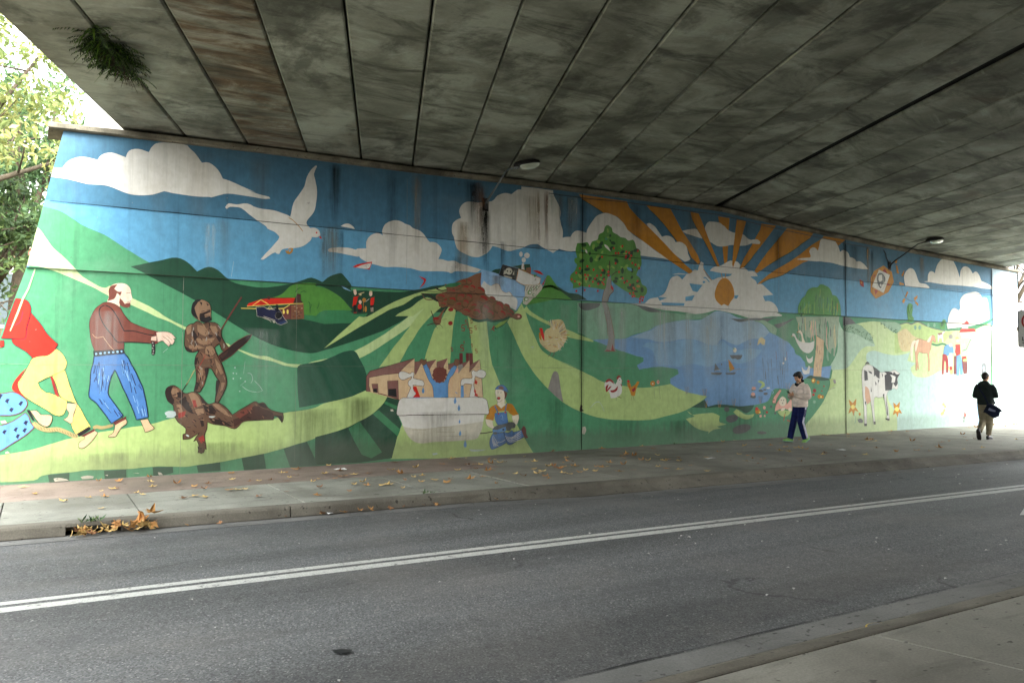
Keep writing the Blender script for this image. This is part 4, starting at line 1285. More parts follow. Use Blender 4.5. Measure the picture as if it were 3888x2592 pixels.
('painted_windmill_kite', 9, """q 11 0 5156,1179! 65,-28! 31,-9! 22,-73! -66,-79! -147,-54! -60,43! 6,105! 41,50!
q 14 0 5169,1160 34,-37 -61,12
q 14 0 5201,1059 31,-19 -40,-3
q 14 0 5045,1002 43,-8 -31,-30
q 14 0 5039,1102 26,6 -26,-28
q 9 0 5102,1145! 127,-29! -77,-134! -136,37!
d 36 7 5102,1145! 127,-29! -77,-134! -136,37!
p 37 0 5077,1072 9,38 30,14 30,-5 26,-25 -1,-26 -39,-34 -5,-21 -17,3 -21,20
p 9 0 5099,1106 39,7 3,-42 -31,-12 -16,15
p 9 0 5129,1036 -5,-10 -11,0 -5,9 6,9 10,1
l 9 15 5150,1104 4,-48
l 36 10 5072,1062 6,52 47,20 51,-24
l 36 10 5072,1051 16,-46 43,-3 35,34""".split("\n")),
('painted_paper_kite', 9, """p 14 0 4880,1063! 45,-13 3,-39! -40,13
p 11 0 4884,1050 24,-1 4,-13 -16,-3
q 11 0 5284,1220 36,18 -5,-27 -17,-7
q 11 0 5302,1194 17,-4 21,-58 -26,4
q 11 0 5367,1123 37,41 -6,-28 -18,-23
q 11 0 5343,1073 54,-11 -1,-10 -54,-1
l 37 12 5369,1048 8,-38 35,-47 63,-21 65,0
q 11 0 5436,1011 14,-8 -29,-39 -13,7
q 11 0 5394,957 18,-7 -19,-31 -23,13
q 11 0 5564,988 -5,-23 -33,-23 -9,24
q 11 0 5540,942 36,-20 -10,-14 -36,23""".split("\n")),
('painted_apple_tree', 10, """p 36 0 2667,938 29,-7 -3,-42 18,-27 -29,-25 -12,-37! 0,-6 18,-55 17,-59 18,-69 3,-65 14,-18! -88,0! 18,26 12,56 -9,69 -20,68 -17,45 -7,10! 9,46 18,43
l 45 15 2696,926 -3,-37 18,-27 -29,-27 -12,-33
l 45 13 2656,891 -17,-43 -10,-44
p 13 0 2692,896 17,-20 -4,-11 -15,12
l 39 13 2675,790 35,-115 14,-73
p 39 0 2656,530 17,8 26,-6 12,42 9,-38 20,-8
l 39 11 2653,747 20,-68 6,-69
p 49 0 2668,1222 29,-12 9,-22 32,-11 24,-12 30,-2 24,-12 30,7 18,-17 10,-28 27,-12 3,-28 6,-24 -3,-33 -25,-31 -9,-24 27,-17 13,-33 31,-13 6,-32 -32,-26 -55,-8 -48,26 -36,14 -30,15 -47,25 -12,37 -23,-20 -11,-52 -18,-12 -34,5 -35,2 -39,2 -40,0 -22,-8 -36,-6 3,22 -19,18 3,31 27,25 17,32 -19,17 2,18 17,6 -11,35 11,42 33,3 34,7 17,-21 17,29 34,12 12,29 29,17 11,28
p 51 0 2771,1099 -5,-1 -6,3 -4,5 -2,6 2,4 6,0 5,-3 5,-5 1,-5
p 51 0 2787,990 -3,5 3,8 7,9 10,4 8,0 2,-6 -2,-8 -8,-8 -10,-5
p 50 0 2597,913 -3,-3 -6,0 -6,2 -5,3 -1,3 4,2 6,0 6,-1 4,-3
p 2 0 2634,1060 -8,2 -3,8 5,6 8,-2 3,-8
p 50 0 2614,1101 -4,5 2,9 7,9 9,5 8,0 3,-5 -1,-9 -7,-8 -9,-6
p 50 0 2594,897 0,7 7,6 8,0 0,-6 -7,-7
p 50 0 2478,1004 1,6 7,6 10,4 10,2 6,-3 -1,-6 -7,-6 -10,-5 -10,-1
p 51 0 2525,895 -6,1 -6,6 -3,8 -1,8 4,4 6,-1 6,-5 4,-9 0,-8
p 51 0 2484,1025 -6,3 -2,10 1,11 5,9 7,4 6,-4 3,-9 -1,-11 -5,-10
p 50 0 2556,920 -6,-2 -8,3 -1,5 6,2 8,-3
p 50 0 2545,1045 -3,2 -2,6 1,7 4,5 4,2 3,-2 2,-6 -1,-7 -4,-5
p 50 0 2724,1125 -6,-5 -9,-2 -11,2 -6,4 -2,6 6,5 9,2 10,-2 7,-4
p 50 0 2612,892 -6,4 -2,9 2,11 6,8 7,4 6,-4 3,-10 -3,-10 -5,-8
p 2 0 2649,1142 0,5 4,5 7,4 8,1 5,-2 1,-5 -4,-6 -8,-4 -8,-1
p 51 0 2784,980 -7,-2 -9,4 -7,6 -3,8 2,5 7,1 9,-3 8,-7 3,-7
p 50 0 2595,1071 -7,-1 -8,4 -4,8 0,8 4,5 7,0 7,-4 5,-7 0,-8
p 50 0 2510,965 3,6 8,5 12,3 10,-1 5,-5 -3,-6 -9,-5 -11,-2 -10,1
p 50 0 2643,948 -4,3 -1,7 2,8 4,6 6,2 4,-2 1,-8 -2,-8 -5,-6
p 50 0 2870,915 0,4 6,5 9,5 9,1 4,-2 0,-4 -6,-5 -9,-4 -9,-2
p 51 0 2662,1153 3,5 9,2 6,-2 -4,-5 -8,-3
p 50 0 2599,918 -5,-4 -8,-2 -8,1 -7,4 -1,4 4,4 8,1 8,0 7,-4
p 2 0 2511,1066 -3,-4 -7,-2 -7,2 -5,3 -1,4 4,4 6,2 7,-1 5,-4
p 50 0 2688,942 -5,-3 -9,-1 -9,2 -6,5 -1,5 5,4 9,1 10,-3 6,-4
p 50 0 2683,1097 1,4 7,5 9,3 8,1 4,-2 -1,-4 -7,-5 -8,-3 -9,-1
p 50 0 2640,955 -4,3 -2,6 0,8 4,6 4,2 4,-2 3,-6 -1,-8 -3,-6
p 2 0 2851,988 -7,-3 -11,0 -12,4 -7,6 -2,5 7,4 11,0 12,-4 8,-6
p 50 0 2856,881 -9,-1 -9,4 -5,7 -1,8 5,5 8,2 9,-4 6,-8 0,-8
p 50 0 2842,972 -6,2 -4,6 0,8 4,6 7,3 6,-2 3,-6 0,-8 -4,-7
p 50 0 2524,1100 -4,-6 -9,-3 -11,1 -8,3 -2,5 4,6 9,3 11,-1 8,-3
p 50 0 2557,1007 -7,2 -5,8 -1,10 4,9 6,4 8,-2 5,-8 1,-10 -4,-9
p 2 0 2842,898 -4,-3 -7,-2 -8,1 -6,3 -2,4 3,3 8,2 8,-1 6,-3
p 50 0 2790,916 0,6 8,7 7,0 0,-6 -7,-6
p 50 0 2681,995 -7,0 -4,6 1,5 7,0 5,-5
p 50 0 2742,1020 -8,-2 -10,2 -7,6 -3,8 3,6 7,2 10,-2 8,-6 2,-7
p 51 0 2625,1062 -2,4 1,4 4,5 5,3 5,0 2,-4 -1,-4 -4,-5 -5,-3
p 50 0 2786,1044 0,5 7,7 10,6 11,2 6,-2 0,-6 -7,-6 -10,-6 -11,-2
p 50 0 2754,936 0,4 4,5 6,3 7,0 5,-2 0,-4 -4,-5 -6,-3 -7,0
p 51 0 2492,918 -6,-1 -9,3 -7,7 -3,8 3,5 6,2 9,-4 7,-6 3,-8
p 50 0 2846,869 -8,2 -8,8 -5,11 1,11 6,5 8,-1 8,-8 4,-11 0,-11
p 50 0 2607,1024 -3,4 2,6 4,6 6,5 6,0 2,-3 -2,-6 -4,-7 -6,-4
p 51 0 2616,1119 -6,-3 -9,0 -7,5 -3,6 3,5 6,4 8,-1 7,-4 3,-6
p 50 0 2490,946 -4,3 0,6 2,7 5,5 5,1 4,-2 0,-6 -2,-8 -5,-4
p 51 0 2632,978 -7,-3 -9,1 -7,4 -3,6 1,6 7,3 8,-1 8,-4 3,-6
p 51 0 2496,889 -6,-3 -12,-1 -12,3 -8,6 -1,6 5,3 12,1 12,-4 8,-5
p 51 0 2534,918 -6,-2 -8,3 -8,5 -2,7 2,5 7,2 8,-2 7,-5 3,-7
p 57 0 2867,873 -7,0 -8,3 -7,7 -3,7 2,5 6,1 8,-4 7,-7 4,-7
p 51 0 2627,915 -8,-3 -9,4 0,7 8,3 8,-4
p 50 0 2536,910 -1,5 4,5 7,5 7,2 5,-1 2,-5 -4,-5 -7,-5 -8,-2
p 51 0 2778,1070 2,4 5,4 8,3 8,0 4,-3 -1,-4 -6,-5 -8,-3 -7,0
p 50 0 2631,920 -1,4 2,5 6,5 6,2 5,0 1,-3 -3,-5 -5,-6 -7,-2
p 50 0 2688,1080 -4,3 -2,5 2,7 5,5 5,1 4,-3 2,-5 -2,-6 -5,-5
p 50 0 2844,1069 -7,-1 -8,4 -5,6 -1,8 4,5 8,1 8,-4 5,-6 1,-8
p 50 0 2742,929 -4,-4 -8,-1 -8,1 -5,4 -1,5 4,4 8,2 8,-2 6,-4
p 50 0 2642,952 -8,-2 -9,4 0,7 8,2 8,-4
p 50 0 2832,1074 -4,4 2,7 4,7 8,5 6,1 4,-4 -2,-7 -4,-8 -8,-5
p 51 0 2718,987 -5,-2 -7,2 -8,4 -4,5 0,4 5,1 7,-1 8,-4 4,-5
p 50 0 2773,960 -7,3 -3,8 0,11 4,10 6,3 6,-3 4,-8 0,-11 -4,-9
p 50 0 2544,906 -4,2 -1,6 1,6 3,5 4,1 3,-2 2,-5 -1,-6 -3,-5
p 50 0 2850,1094 2,6 9,6 13,4 12,0 6,-4 -2,-6 -10,-7 -12,-4 -12,0
p 51 0 2479,1024 -1,5 4,5 6,3 7,1 5,-2 0,-5 -4,-5 -6,-4 -7,0
p 50 0 2492,942 -7,-3 -8,3 -2,5 6,3 9,-2
p 51 0 2521,912 3,6 10,3 6,-4 -3,-6 -10,-3
p 51 0 2600,1020 -5,-3 -8,0 -7,3 -4,4 1,5 5,3 7,1 7,-3 4,-5
p 50 0 2801,1050 -4,5 1,8 5,9 8,6 7,0 5,-4 -1,-9 -6,-8 -8,-6
p 50 0 2915,864 -7,2 -4,8 0,10 3,8 7,4 6,-3 5,-7 1,-10 -4,-9
p 50 0 2801,1056 -3,6 4,8 8,3 3,-6 -5,-8
p 50 0 2757,1075 1,5 6,6 10,5 10,1 5,-2 -1,-5 -6,-6 -10,-5 -9,-1
p 51 0 2589,1032 -2,5 3,8 8,8 10,5 6,0 2,-5 -4,-8 -8,-8 -8,-5
p 50 0 2589,1089 3,5 10,6 13,3 12,-1 5,-4 -3,-6 -11,-5 -13,-3 -11,1
p 50 0 2685,1158 -5,5 2,9 7,3 6,-4 -2,-9
p 51 0 2673,1180 -5,2 -4,6 -1,8 1,6 4,4 5,-2 4,-6 1,-8 -1,-6
p 51 0 2523,1074 -5,-3 -10,0 -10,2 -7,5 -1,4 5,4 9,0 10,-2 8,-5
p 51 0 2568,1079 -5,3 -1,9 2,10 6,7 6,3 5,-3 1,-9 -2,-10 -6,-7
p 51 0 2888,1000 -6,2 -4,6 -1,7 3,7 6,3 7,-2 5,-5 0,-8 -3,-7
p 2 0 2782,925 -7,-3 -10,2 -3,6 7,4 11,-3
p 50 0 2520,1094 -8,-2 -8,4 0,7 7,2 8,-4
p 50 0 2832,937 -2,3 1,6 4,5 6,3 5,0 3,-4 -1,-5 -4,-5 -6,-4
p 50 0 2737,915 -4,-5 -8,-3 -10,0 -7,3 -3,6 4,5 9,3 9,-1 8,-3
p 50 0 2835,895 -2,5 3,6 7,5 8,2 6,-2 2,-5 -3,-7 -6,-5 -9,-1
p 2 0 2849,986 1,4 6,5 8,3 7,0 4,-3 -1,-4 -6,-4 -7,-3 -8,0
p 50 0 2885,867 -5,-4 -8,-1 -10,1 -7,3 -2,4 4,4 9,2 10,-2 7,-3
p 50 0 2692,1132 -7,2 -5,6 3,6 7,-1 4,-7
p 50 0 2841,882 -5,-4 -12,-2 -11,2 -9,5 -1,7 6,4 11,2 12,-2 8,-5
p 51 0 2748,926 0,4 4,4 7,2 7,0 3,-2 0,-4 -5,-4 -6,-2 -7,0
p 51 0 2688,985 -6,-3 -9,1 -8,5 -3,6 2,6 7,3 9,-1 8,-5 3,-7
p 51 0 2560,934 -8,-3 -10,3 -1,7 8,3 9,-4
p 57 0 2901,897 -3,-5 -8,-2 -10,1 -6,3 -2,5 4,4 8,3 9,-1 7,-3
p 9 0 2644,1115 24,-7 23,-29 -18,8 -23,15
p 9 0 2516,1076 11,-6 6,-17 -14,8
p 1 0 2804,1001 30,-5 9,-14 -27,1
l 18 25 2682,1027 2,-41 -8,-47
l 18 17 2696,945 24,20 18,6
l 18 15 2673,1054 119,14 66,-4
p 13 0 2719,1099 -4,-6 -7,-1 -4,6 4,6 7,1
p 13 0 2780,1116 -4,-7 -7,-1 -4,6 4,7 7,1
p 13 0 2807,1063 -4,-7 -8,0 -4,6 4,6 8,0
p 13 0 2804,1056 -4,-7 -8,-1 -4,6 4,6 8,1
p 13 0 2843,1067 -4,-7 -8,0 -4,6 4,6 8,1
p 13 0 2832,1049 -3,-7 -8,0 -4,6 4,6 8,1
p 13 0 2851,1027 -4,-7 -8,0 -4,6 4,6 8,0
p 13 0 2874,1020 -4,-7 -8,-1 -4,6 4,7 8,0
p 13 0 2901,1001 -4,-7 -8,0 -4,6 4,6 8,1
p 13 0 2731,1017 -4,-7 -8,0 -3,6 3,6 8,1
p 13 0 2637,1045 -3,-7 -8,0 -4,6 4,6 8,0
p 13 0 2488,970 -4,-6 -7,0 -4,6 4,6 7,0
p 13 0 2537,987 -3,-7 -8,0 -4,6 4,6 8,0
p 13 0 2463,945 -3,-6 -8,0 -3,5 3,6 8,1
p 13 0 2434,909 -4,-7 -6,0 -4,6 4,6 6,0
p 13 0 2454,900 -3,-6 -7,-1 -4,6 4,6 7,0
p 13 0 2484,887 -4,-6 -7,-1 -3,6 3,6 7,0
p 13 0 2523,938 -3,-6 -8,-1 -4,6 4,6 8,1
p 13 0 2542,937 -4,-6 -7,-1 -4,6 4,6 7,0
p 13 0 2530,918 -3,-6 -8,-1 -3,6 4,6 7,1
p 13 0 2580,970 -4,-6 -8,-1 -3,6 3,6 8,1
p 13 0 2641,972 -4,-7 -7,0 -4,5 4,7 8,0
p 13 0 2682,966 -4,-6 -8,-1 -3,6 3,6 8,1
p 13 0 2684,946 -4,-6 -8,-1 -4,6 4,7 8,0
p 13 0 2602,940 -3,-7 -8,0 -3,5 3,7 8,0
p 13 0 2588,923 -4,-6 -7,-1 -4,6 4,6 7,1
p 13 0 2574,904 -4,-6 -7,0 -4,6 4,6 7,0
p 13 0 2611,895 -4,-6 -7,0 -4,5 4,7 7,0
p 13 0 2650,922 -4,-6 -8,-1 -3,6 3,6 8,1
p 13 0 2648,895 -3,-6 -8,0 -3,5 3,7 8,0
p 13 0 2640,905 -4,-6 -8,-1 -3,6 3,6 8,1
p 13 0 2551,881 -3,-6 -8,0 -4,5 4,6 8,1
p 13 0 2520,857 -4,-6 -7,-1 -3,6 3,6 7,0
p 13 0 2464,848 -3,-6 -7,0 -4,6 4,6 7,0
p 13 0 2630,944 -4,-7 -7,0 -4,5 4,7 7,0
p 13 0 2756,970 -4,-6 -8,0 -3,6 3,6 8,0
p 13 0 2781,935 -4,-6 -8,-1 -3,6 4,6 7,1
p 13 0 2794,914 -4,-7 -8,-1 -4,6 4,7 8,0
p 13 0 2814,923 -4,-6 -8,-1 -4,6 4,6 8,1
p 13 0 2833,904 -4,-6 -7,-1 -4,6 4,7 7,0
p 13 0 2864,884 -4,-6 -8,0 -4,6 4,6 8,0
p 13 0 2889,929 -4,-7 -8,0 -4,6 4,6 8,0
p 13 0 2834,854 -4,-6 -8,0 -4,6 4,6 8,0
p 13 0 2851,839 -4,-7 -8,0 -3,6 4,6 7,1
p 13 0 2865,842 -4,-6 -8,-1 -4,6 4,7 8,0
p 13 0 2857,860 -4,-7 -7,0 -4,5 4,7 8,1
p 13 0 2914,840 -4,-7 -8,0 -4,6 4,6 8,1
p 13 0 2924,821 -5,-6 -8,-1 -4,6 5,7 8,0
p 13 0 2905,827 -4,-6 -8,-1 -4,6 4,7 8,0
p 13 0 2930,838 -4,-6 -8,-1 -4,6 4,7 8,0
p 13 0 2904,810 -4,-6 -8,0 -4,6 4,6 8,0
p 13 0 2808,1086 -3,-6 -8,-1 -4,6 4,7 8,0
p 13 0 2828,1082 -4,-6 -7,-1 -4,5 4,7 7,1
p 13 0 2752,1075 -4,-7 -8,0 -4,6 4,6 8,0
p 13 0 2733,1073 -4,-6 -8,-1 -4,6 4,6 8,1
p 13 0 2608,856 -4,-6 -7,0 -4,5 4,7 7,0
p 13 0 2891,1098 -4,-7 -8,0 -4,5 4,7 8,1""".split("\n")),
('painted_spilled_can', 9, """p 28 0 1876,922! 35,-2 108,-23 75,-21 35,-24! 3,-47 -13,-35 -30,-40! -45,15 -74,26 -68,31 -28,40
p 9 0 1874,842 18,26 20,-16 24,-8 24,12 20,-4 14,-28 25,-10 20,6 20,-19 30,-11 5,-30 -10,-30! -40,15 -74,26 -68,31
l 11 8 1936,844 24,12 20,-4 14,-28 25,-10 20,6 20,-19
q 16 0 1999,958! 95,-15! -19,-63! -99,22!
d 28 10 1999,958! 95,-15! -19,-63! -99,22!
p 10 0 2059,926 -5,-10 -11,-8 -14,0 -11,5 -5,11 5,10 11,8 14,0 11,-5
p 10 0 2009,931 10,-21 -15,-3
p 10 0 2068,931 -10,-23 10,1
p 10 0 2004,903 50,-8 2,-8 -45,9
p 16 0 2033,926 -2,-4 -5,0 -2,4 2,3 5,0
p 16 0 2050,924 -2,-3 -4,-1 -2,4 2,3 4,1
l 36 6 1994,949 17,-2
l 36 6 2064,932 22,-1
l 36 6 1996,942 15,-2
l 36 6 2064,925 20,-2
l 36 6 1998,934 13,-2
l 36 6 2064,917 18,-2
l 36 6 2000,926 11,-2
l 36 6 2064,909 16,-2
l 36 6 2002,919 9,-3
l 36 6 2064,902 14,-2
l 36 6 2004,911 7,-2
l 36 6 2064,894 12,-2
p 9 0 2094,941! 71,-21 65,-18! -8,-29! -26,-8 -67,-4 -50,19!
c 11 16 2094,941! 71,-21 65,-18! -8,-29! -26,-8 -67,-4 -50,19!
p 10 0 2132,857! 100,15! 7,-22 -27,-32 -62,-60! -23,8! 5,39
l 16 16 2137,857 -8,-26
l 16 16 2154,858 -12,-26
l 16 16 2172,859 -16,-27
l 16 16 2189,860 -20,-27
l 16 16 2207,862 -25,-28
l 16 16 2224,862 -28,-28
p 49 0 2172,824 -2,-6 -6,-4 -8,0 -6,3 -2,6 2,7 6,4 8,0 6,-4
p 9 0 2170,824 -4,-6 -8,0 -4,6 4,6 8,0
p 49 0 2195,813 -5,-7 -9,-1 -5,7 5,7 9,0
p 9 0 2193,813 -3,-5 -6,0 -3,4 3,4 6,1
p 49 0 2160,789 -2,-7 -6,-4 -9,0 -7,4 -2,6 2,7 7,4 8,1 7,-4
p 9 0 2158,789 -5,-7 -9,0 -4,6 4,7 9,0
p 49 0 2216,853 -5,-7 -9,0 -5,6 5,7 9,1
p 9 0 2214,853 -3,-5 -6,0 -3,4 3,5 6,0
p 49 0 2184,842 -4,-6 -9,0 -4,6 4,6 9,0
p 9 0 2182,842 -2,-4 -6,0 -2,4 2,4 6,0
p 49 0 2147,776 -4,-6 -7,0 -4,5 4,5 7,0
p 9 0 2146,776 -2,-4 -5,0 -3,3 3,3 5,1
p 9 0 2114,970 12,4 4,-35 -19,1
l 11 12 2128,965 -6,-26 43,-19 36,-11
p 9 0 2138,990 -2,-8 -7,-5 -8,-1 -7,4 -2,8 2,8 7,5 8,1 7,-5
p 9 0 2119,1018 -2,-8 -5,-5 -6,-1 -6,5 -2,8 2,8 6,6 6,0 5,-5
p 9 0 2162,1016 -4,-10 -8,-6 -11,0 -9,4 -3,9 3,9 9,6 11,0 8,-4
q 38 0 2139,948! 26,7! 0,-31! -23,3!
l 13 20 2168,955 -2,-31
p 13 0 2180,940 42,-1 29,-20! -29,5
l 14 12 2201,927 3,-18
q 13 0 2269,918! -26,-54! -5,8! 10,14!
p 49 0 2200,914 -3,-8 -7,0 -4,6 4,8 7,0""".split("\n")),
('painted_rocks', 10, """p 38 0 1634,783 54,23 -14,32 36,2 51,24 37,11 47,23 33,11! -4,-67 28,-40 58,-23 50,-19 49,-27 10,-17 55,-15 -10,-17 -65,6 -29,-18 -74,-3 -72,-3 -47,15 -23,12 -61,22 -45,15 -46,-2 -4,16
p 38 0 1763,827 -7,-9 -14,-5 -15,2 -11,8 -3,10 7,9 14,4 15,-2 11,-7
p 39 0 1759,834 -4,-4 -9,-1 -10,1 -8,4 -2,4 4,4 9,1 10,-1 8,-4
p 38 0 1752,826 -4,-4 -8,-2 -10,1 -7,4 -2,5 4,4 9,2 9,-1 7,-4
l 18 9 1715,822 23,-8 23,9
p 40 0 1833,816 -11,-12 -21,-5 -24,3 -18,10 -5,14 10,11 22,5 24,-2 18,-11
p 14 0 1827,826 -7,-5 -13,-2 -16,2 -13,5 -3,6 6,4 13,2 16,-2 13,-5
p 38 0 1816,815 -6,-5 -13,-3 -15,2 -12,5 -3,8 6,5 13,3 15,-2 12,-6
l 18 9 1758,810 36,-11 36,13
p 38 0 1798,850 -6,-7 -13,-3 -14,2 -10,6 -3,7 6,7 12,3 14,-1 11,-6
p 14 0 1794,856 -4,-3 -8,-1 -9,1 -7,3 -2,3 4,3 7,1 9,-1 8,-3
p 38 0 1788,850 -4,-4 -7,-1 -9,1 -6,3 -2,4 3,3 7,2 9,-1 7,-3
l 18 9 1754,846 21,-6 21,8
p 40 0 1826,849 -8,-6 -12,-1 -12,5 -6,8 1,9 8,6 12,1 11,-5 6,-8
p 39 0 1823,857 -4,-3 -7,1 -8,3 -4,5 -1,4 4,2 7,-1 8,-2 4,-5
p 38 0 1818,850 -5,-2 -7,0 -7,2 -4,5 0,5 5,3 6,0 7,-3 5,-5
l 18 9 1789,850 18,-8 19,9
p 38 0 1846,816 -11,-8 -14,0 -12,6 -5,12 3,11 11,8 14,1 12,-7 5,-11
p 14 0 1843,826 -5,-2 -8,1 -8,4 -5,6 1,5 5,3 8,-1 8,-4 5,-6
p 38 0 1837,818 -6,-4 -8,1 -7,4 -4,6 1,6 6,4 8,-1 7,-4 4,-6
l 18 9 1805,818 21,-10 22,10
p 38 0 1897,804 -12,-8 -18,-1 -18,7 -10,13 1,13 12,10 19,0 17,-7 10,-13
p 14 0 1894,816 -7,-3 -11,1 -12,5 -7,7 -1,6 6,3 11,-1 12,-5 7,-7
p 38 0 1885,807 -7,-4 -11,0 -11,5 -6,7 0,7 6,4 11,0 11,-5 7,-7
l 18 10 1840,806 29,-10 29,12
p 38 0 1738,805 -5,-8 -14,-6 -17,-1 -13,4 -5,8 4,9 14,5 17,2 14,-5
p 39 0 1734,810 -4,-4 -9,-2 -11,-1 -9,1 -3,4 3,4 9,2 11,1 9,-2
p 38 0 1726,803 -3,-4 -9,-3 -10,-1 -8,3 -4,3 4,5 8,2 10,1 9,-2
l 18 9 1686,797 25,-7 25,8
p 38 0 1686,771 -7,-10 -15,-5 -17,3 -12,8 -3,11 7,10 15,4 17,-2 12,-8
p 39 0 1682,778 -4,-3 -10,-2 -11,1 -9,4 -2,5 4,4 10,2 11,-2 9,-3
p 40 0 1674,770 -4,-4 -9,-2 -11,1 -7,4 -3,6 5,5 9,2 10,-2 8,-4
l 18 9 1634,766 25,-10 25,11
p 40 0 1716,755 -6,-13 -13,-8 -17,0 -14,6 -5,12 5,12 14,8 16,1 14,-7
p 14 0 1711,762 -3,-6 -9,-3 -11,-1 -9,3 -4,5 4,5 9,4 11,0 9,-2
p 38 0 1704,752 -3,-6 -9,-4 -10,0 -8,3 -4,5 3,7 9,4 10,0 8,-3
l 18 9 1664,744 24,-11 25,11
p 38 0 1693,738 -5,-8 -12,-5 -14,1 -10,5 -4,9 5,7 12,5 14,-1 10,-5
p 39 0 1689,743 -3,-3 -8,-2 -9,0 -7,2 -2,4 3,4 7,1 10,0 7,-3
p 40 0 1683,736 -3,-4 -7,-2 -9,1 -6,3 -2,4 2,4 8,2 8,-1 7,-3
l 18 9 1650,732 20,-8 21,8
p 40 0 1750,755 -9,-13 -17,-6 -18,3 -13,10 -2,14 8,13 17,6 18,-2 13,-11
p 14 0 1745,765 -5,-5 -10,-2 -12,1 -10,5 -2,6 5,5 11,2 12,-1 8,-5
p 40 0 1737,754 -5,-6 -10,-3 -12,2 -8,5 -2,7 5,7 10,2 11,-1 9,-5
l 18 9 1693,749 27,-13 27,13
p 40 0 1796,780 -5,-16 -15,-9 -20,-1 -14,8 -6,14 5,15 15,10 19,1 15,-8
p 39 0 1792,788 -4,-6 -10,-5 -13,-1 -10,4 -4,6 4,6 10,4 13,1 10,-3
p 38 0 1783,776 -3,-7 -10,-5 -11,-1 -10,4 -3,7 3,8 9,5 12,0 10,-4
l 18 9 1738,766 28,-13 27,14
p 40 0 1837,772 -11,-10 -15,-4 -15,5 -8,11 0,14 10,10 16,4 15,-5 9,-11
p 39 0 1833,783 -5,-4 -10,-1 -10,4 -6,5 -1,6 5,4 10,1 10,-4 6,-5
p 38 0 1826,773 -6,-5 -9,-1 -9,3 -6,6 0,7 6,5 9,1 9,-3 6,-6
l 18 9 1789,771 23,-12 24,11
p 38 0 1785,738 -5,-13 -14,-9 -18,0 -13,7 -6,12 5,13 14,8 17,1 14,-7
p 39 0 1780,745 -3,-6 -9,-3 -12,-1 -9,3 -3,5 3,5 9,4 12,1 8,-3
p 38 0 1773,735 -3,-7 -9,-4 -11,0 -8,3 -4,6 4,7 8,4 11,0 9,-3
l 18 9 1732,727 25,-12 25,12
p 40 0 1816,745 -9,-13 -14,-6 -14,3 -8,11 1,16 9,12 14,7 13,-3 9,-12
p 39 0 1813,756 -5,-6 -9,-2 -9,2 -6,6 -1,6 5,6 9,2 9,-2 6,-6
p 38 0 1806,744 -4,-6 -9,-3 -9,2 -5,6 0,8 5,7 8,2 9,-2 5,-6
l 18 9 1773,740 21,-14 21,13
p 38 0 1863,744 -1,-14 -10,-11 -17,-5 -16,3 -10,10 1,14 11,11 17,6 16,-4
p 39 0 1859,749 -1,-6 -8,-6 -12,-3 -10,0 -4,4 1,6 8,6 11,3 10,0
p 40 0 1852,739 -2,-7 -7,-6 -10,-4 -10,1 -5,5 1,7 7,7 10,3 10,-1
l 18 10 1811,726 25,-12 26,12
p 38 0 1924,762 -13,-8 -19,0 -20,8 -11,14 1,13 12,9 20,0 19,-8 12,-14
p 14 0 1920,775 -7,-3 -12,1 -13,6 -8,7 -1,6 6,3 12,-1 13,-6 9,-7
p 38 0 1910,766 -7,-4 -11,0 -12,5 -8,8 0,7 7,4 11,-1 12,-5 8,-8
l 18 10 1861,766 32,-11 31,12
p 38 0 1966,772 -8,-7 -12,-2 -13,4 -8,9 0,9 8,7 13,2 12,-4 8,-8
p 39 0 1963,780 -4,-3 -8,0 -8,3 -6,4 -1,4 4,3 8,0 9,-3 5,-4
p 40 0 1958,773 -5,-3 -7,-1 -8,3 -6,4 0,5 4,3 8,1 8,-3 5,-4
l 18 10 1926,772 20,-9 20,9
p 38 0 1826,703 -9,-9 -16,-4 -16,4 -11,10 -2,12 9,8 15,4 17,-4 11,-10
p 39 0 1822,712 -6,-4 -9,0 -11,2 -8,5 -2,5 5,4 10,0 11,-2 8,-5
p 38 0 1814,704 -5,-5 -9,-1 -10,2 -8,5 -1,6 5,5 9,1 10,-3 7,-4
l 18 9 1774,701 25,-10 25,10
p 38 0 1885,700 -10,-12 -18,-4 -19,4 -12,12 -1,14 11,12 17,5 19,-4 12,-12
p 14 0 1880,711 -5,-5 -11,-1 -12,3 -9,6 -2,6 6,5 11,1 12,-2 8,-6
p 40 0 1872,701 -6,-6 -10,-2 -12,3 -8,6 -1,7 6,6 11,2 11,-3 8,-6
l 18 10 1827,697 28,-13 28,13
p 40 0 1935,707 -16,-7 -19,3 -17,11 -7,16 4,15 16,7 19,-2 17,-12 8,-16
p 39 0 1932,722 -8,-2 -12,4 -11,7 -6,9 1,7 8,3 11,-4 11,-8 6,-9
p 38 0 1922,712 -8,-3 -11,2 -11,7 -5,10 2,8 8,3 11,-3 11,-7 5,-9
l 18 10 1876,716 32,-13 31,13
p 40 0 2014,714 -21,-9 -24,4 -17,15 -5,20 9,18 21,9 24,-3 17,-16 6,-20
p 39 0 2011,733 -10,-2 -13,4 -12,10 -6,11 3,10 10,2 14,-4 11,-10 6,-12
p 38 0 2001,720 -11,-4 -14,3 -11,9 -4,12 4,10 11,4 14,-4 11,-9 4,-11
l 18 10 1948,724 37,-17 37,17
p 40 0 1959,690 -14,-11 -19,-3 -16,8 -9,14 3,16 14,11 19,3 17,-7 8,-15
p 39 0 1955,704 -7,-5 -11,1 -11,4 -7,8 0,7 7,5 11,-1 11,-5 7,-7
p 40 0 1947,692 -7,-6 -12,0 -10,4 -6,8 1,9 8,5 11,1 10,-5 6,-8
l 18 10 1904,691 28,-15 27,14
p 38 0 2024,688 -15,-6 -17,2 -11,10 -3,14 8,13 14,7 17,-2 12,-10 3,-14
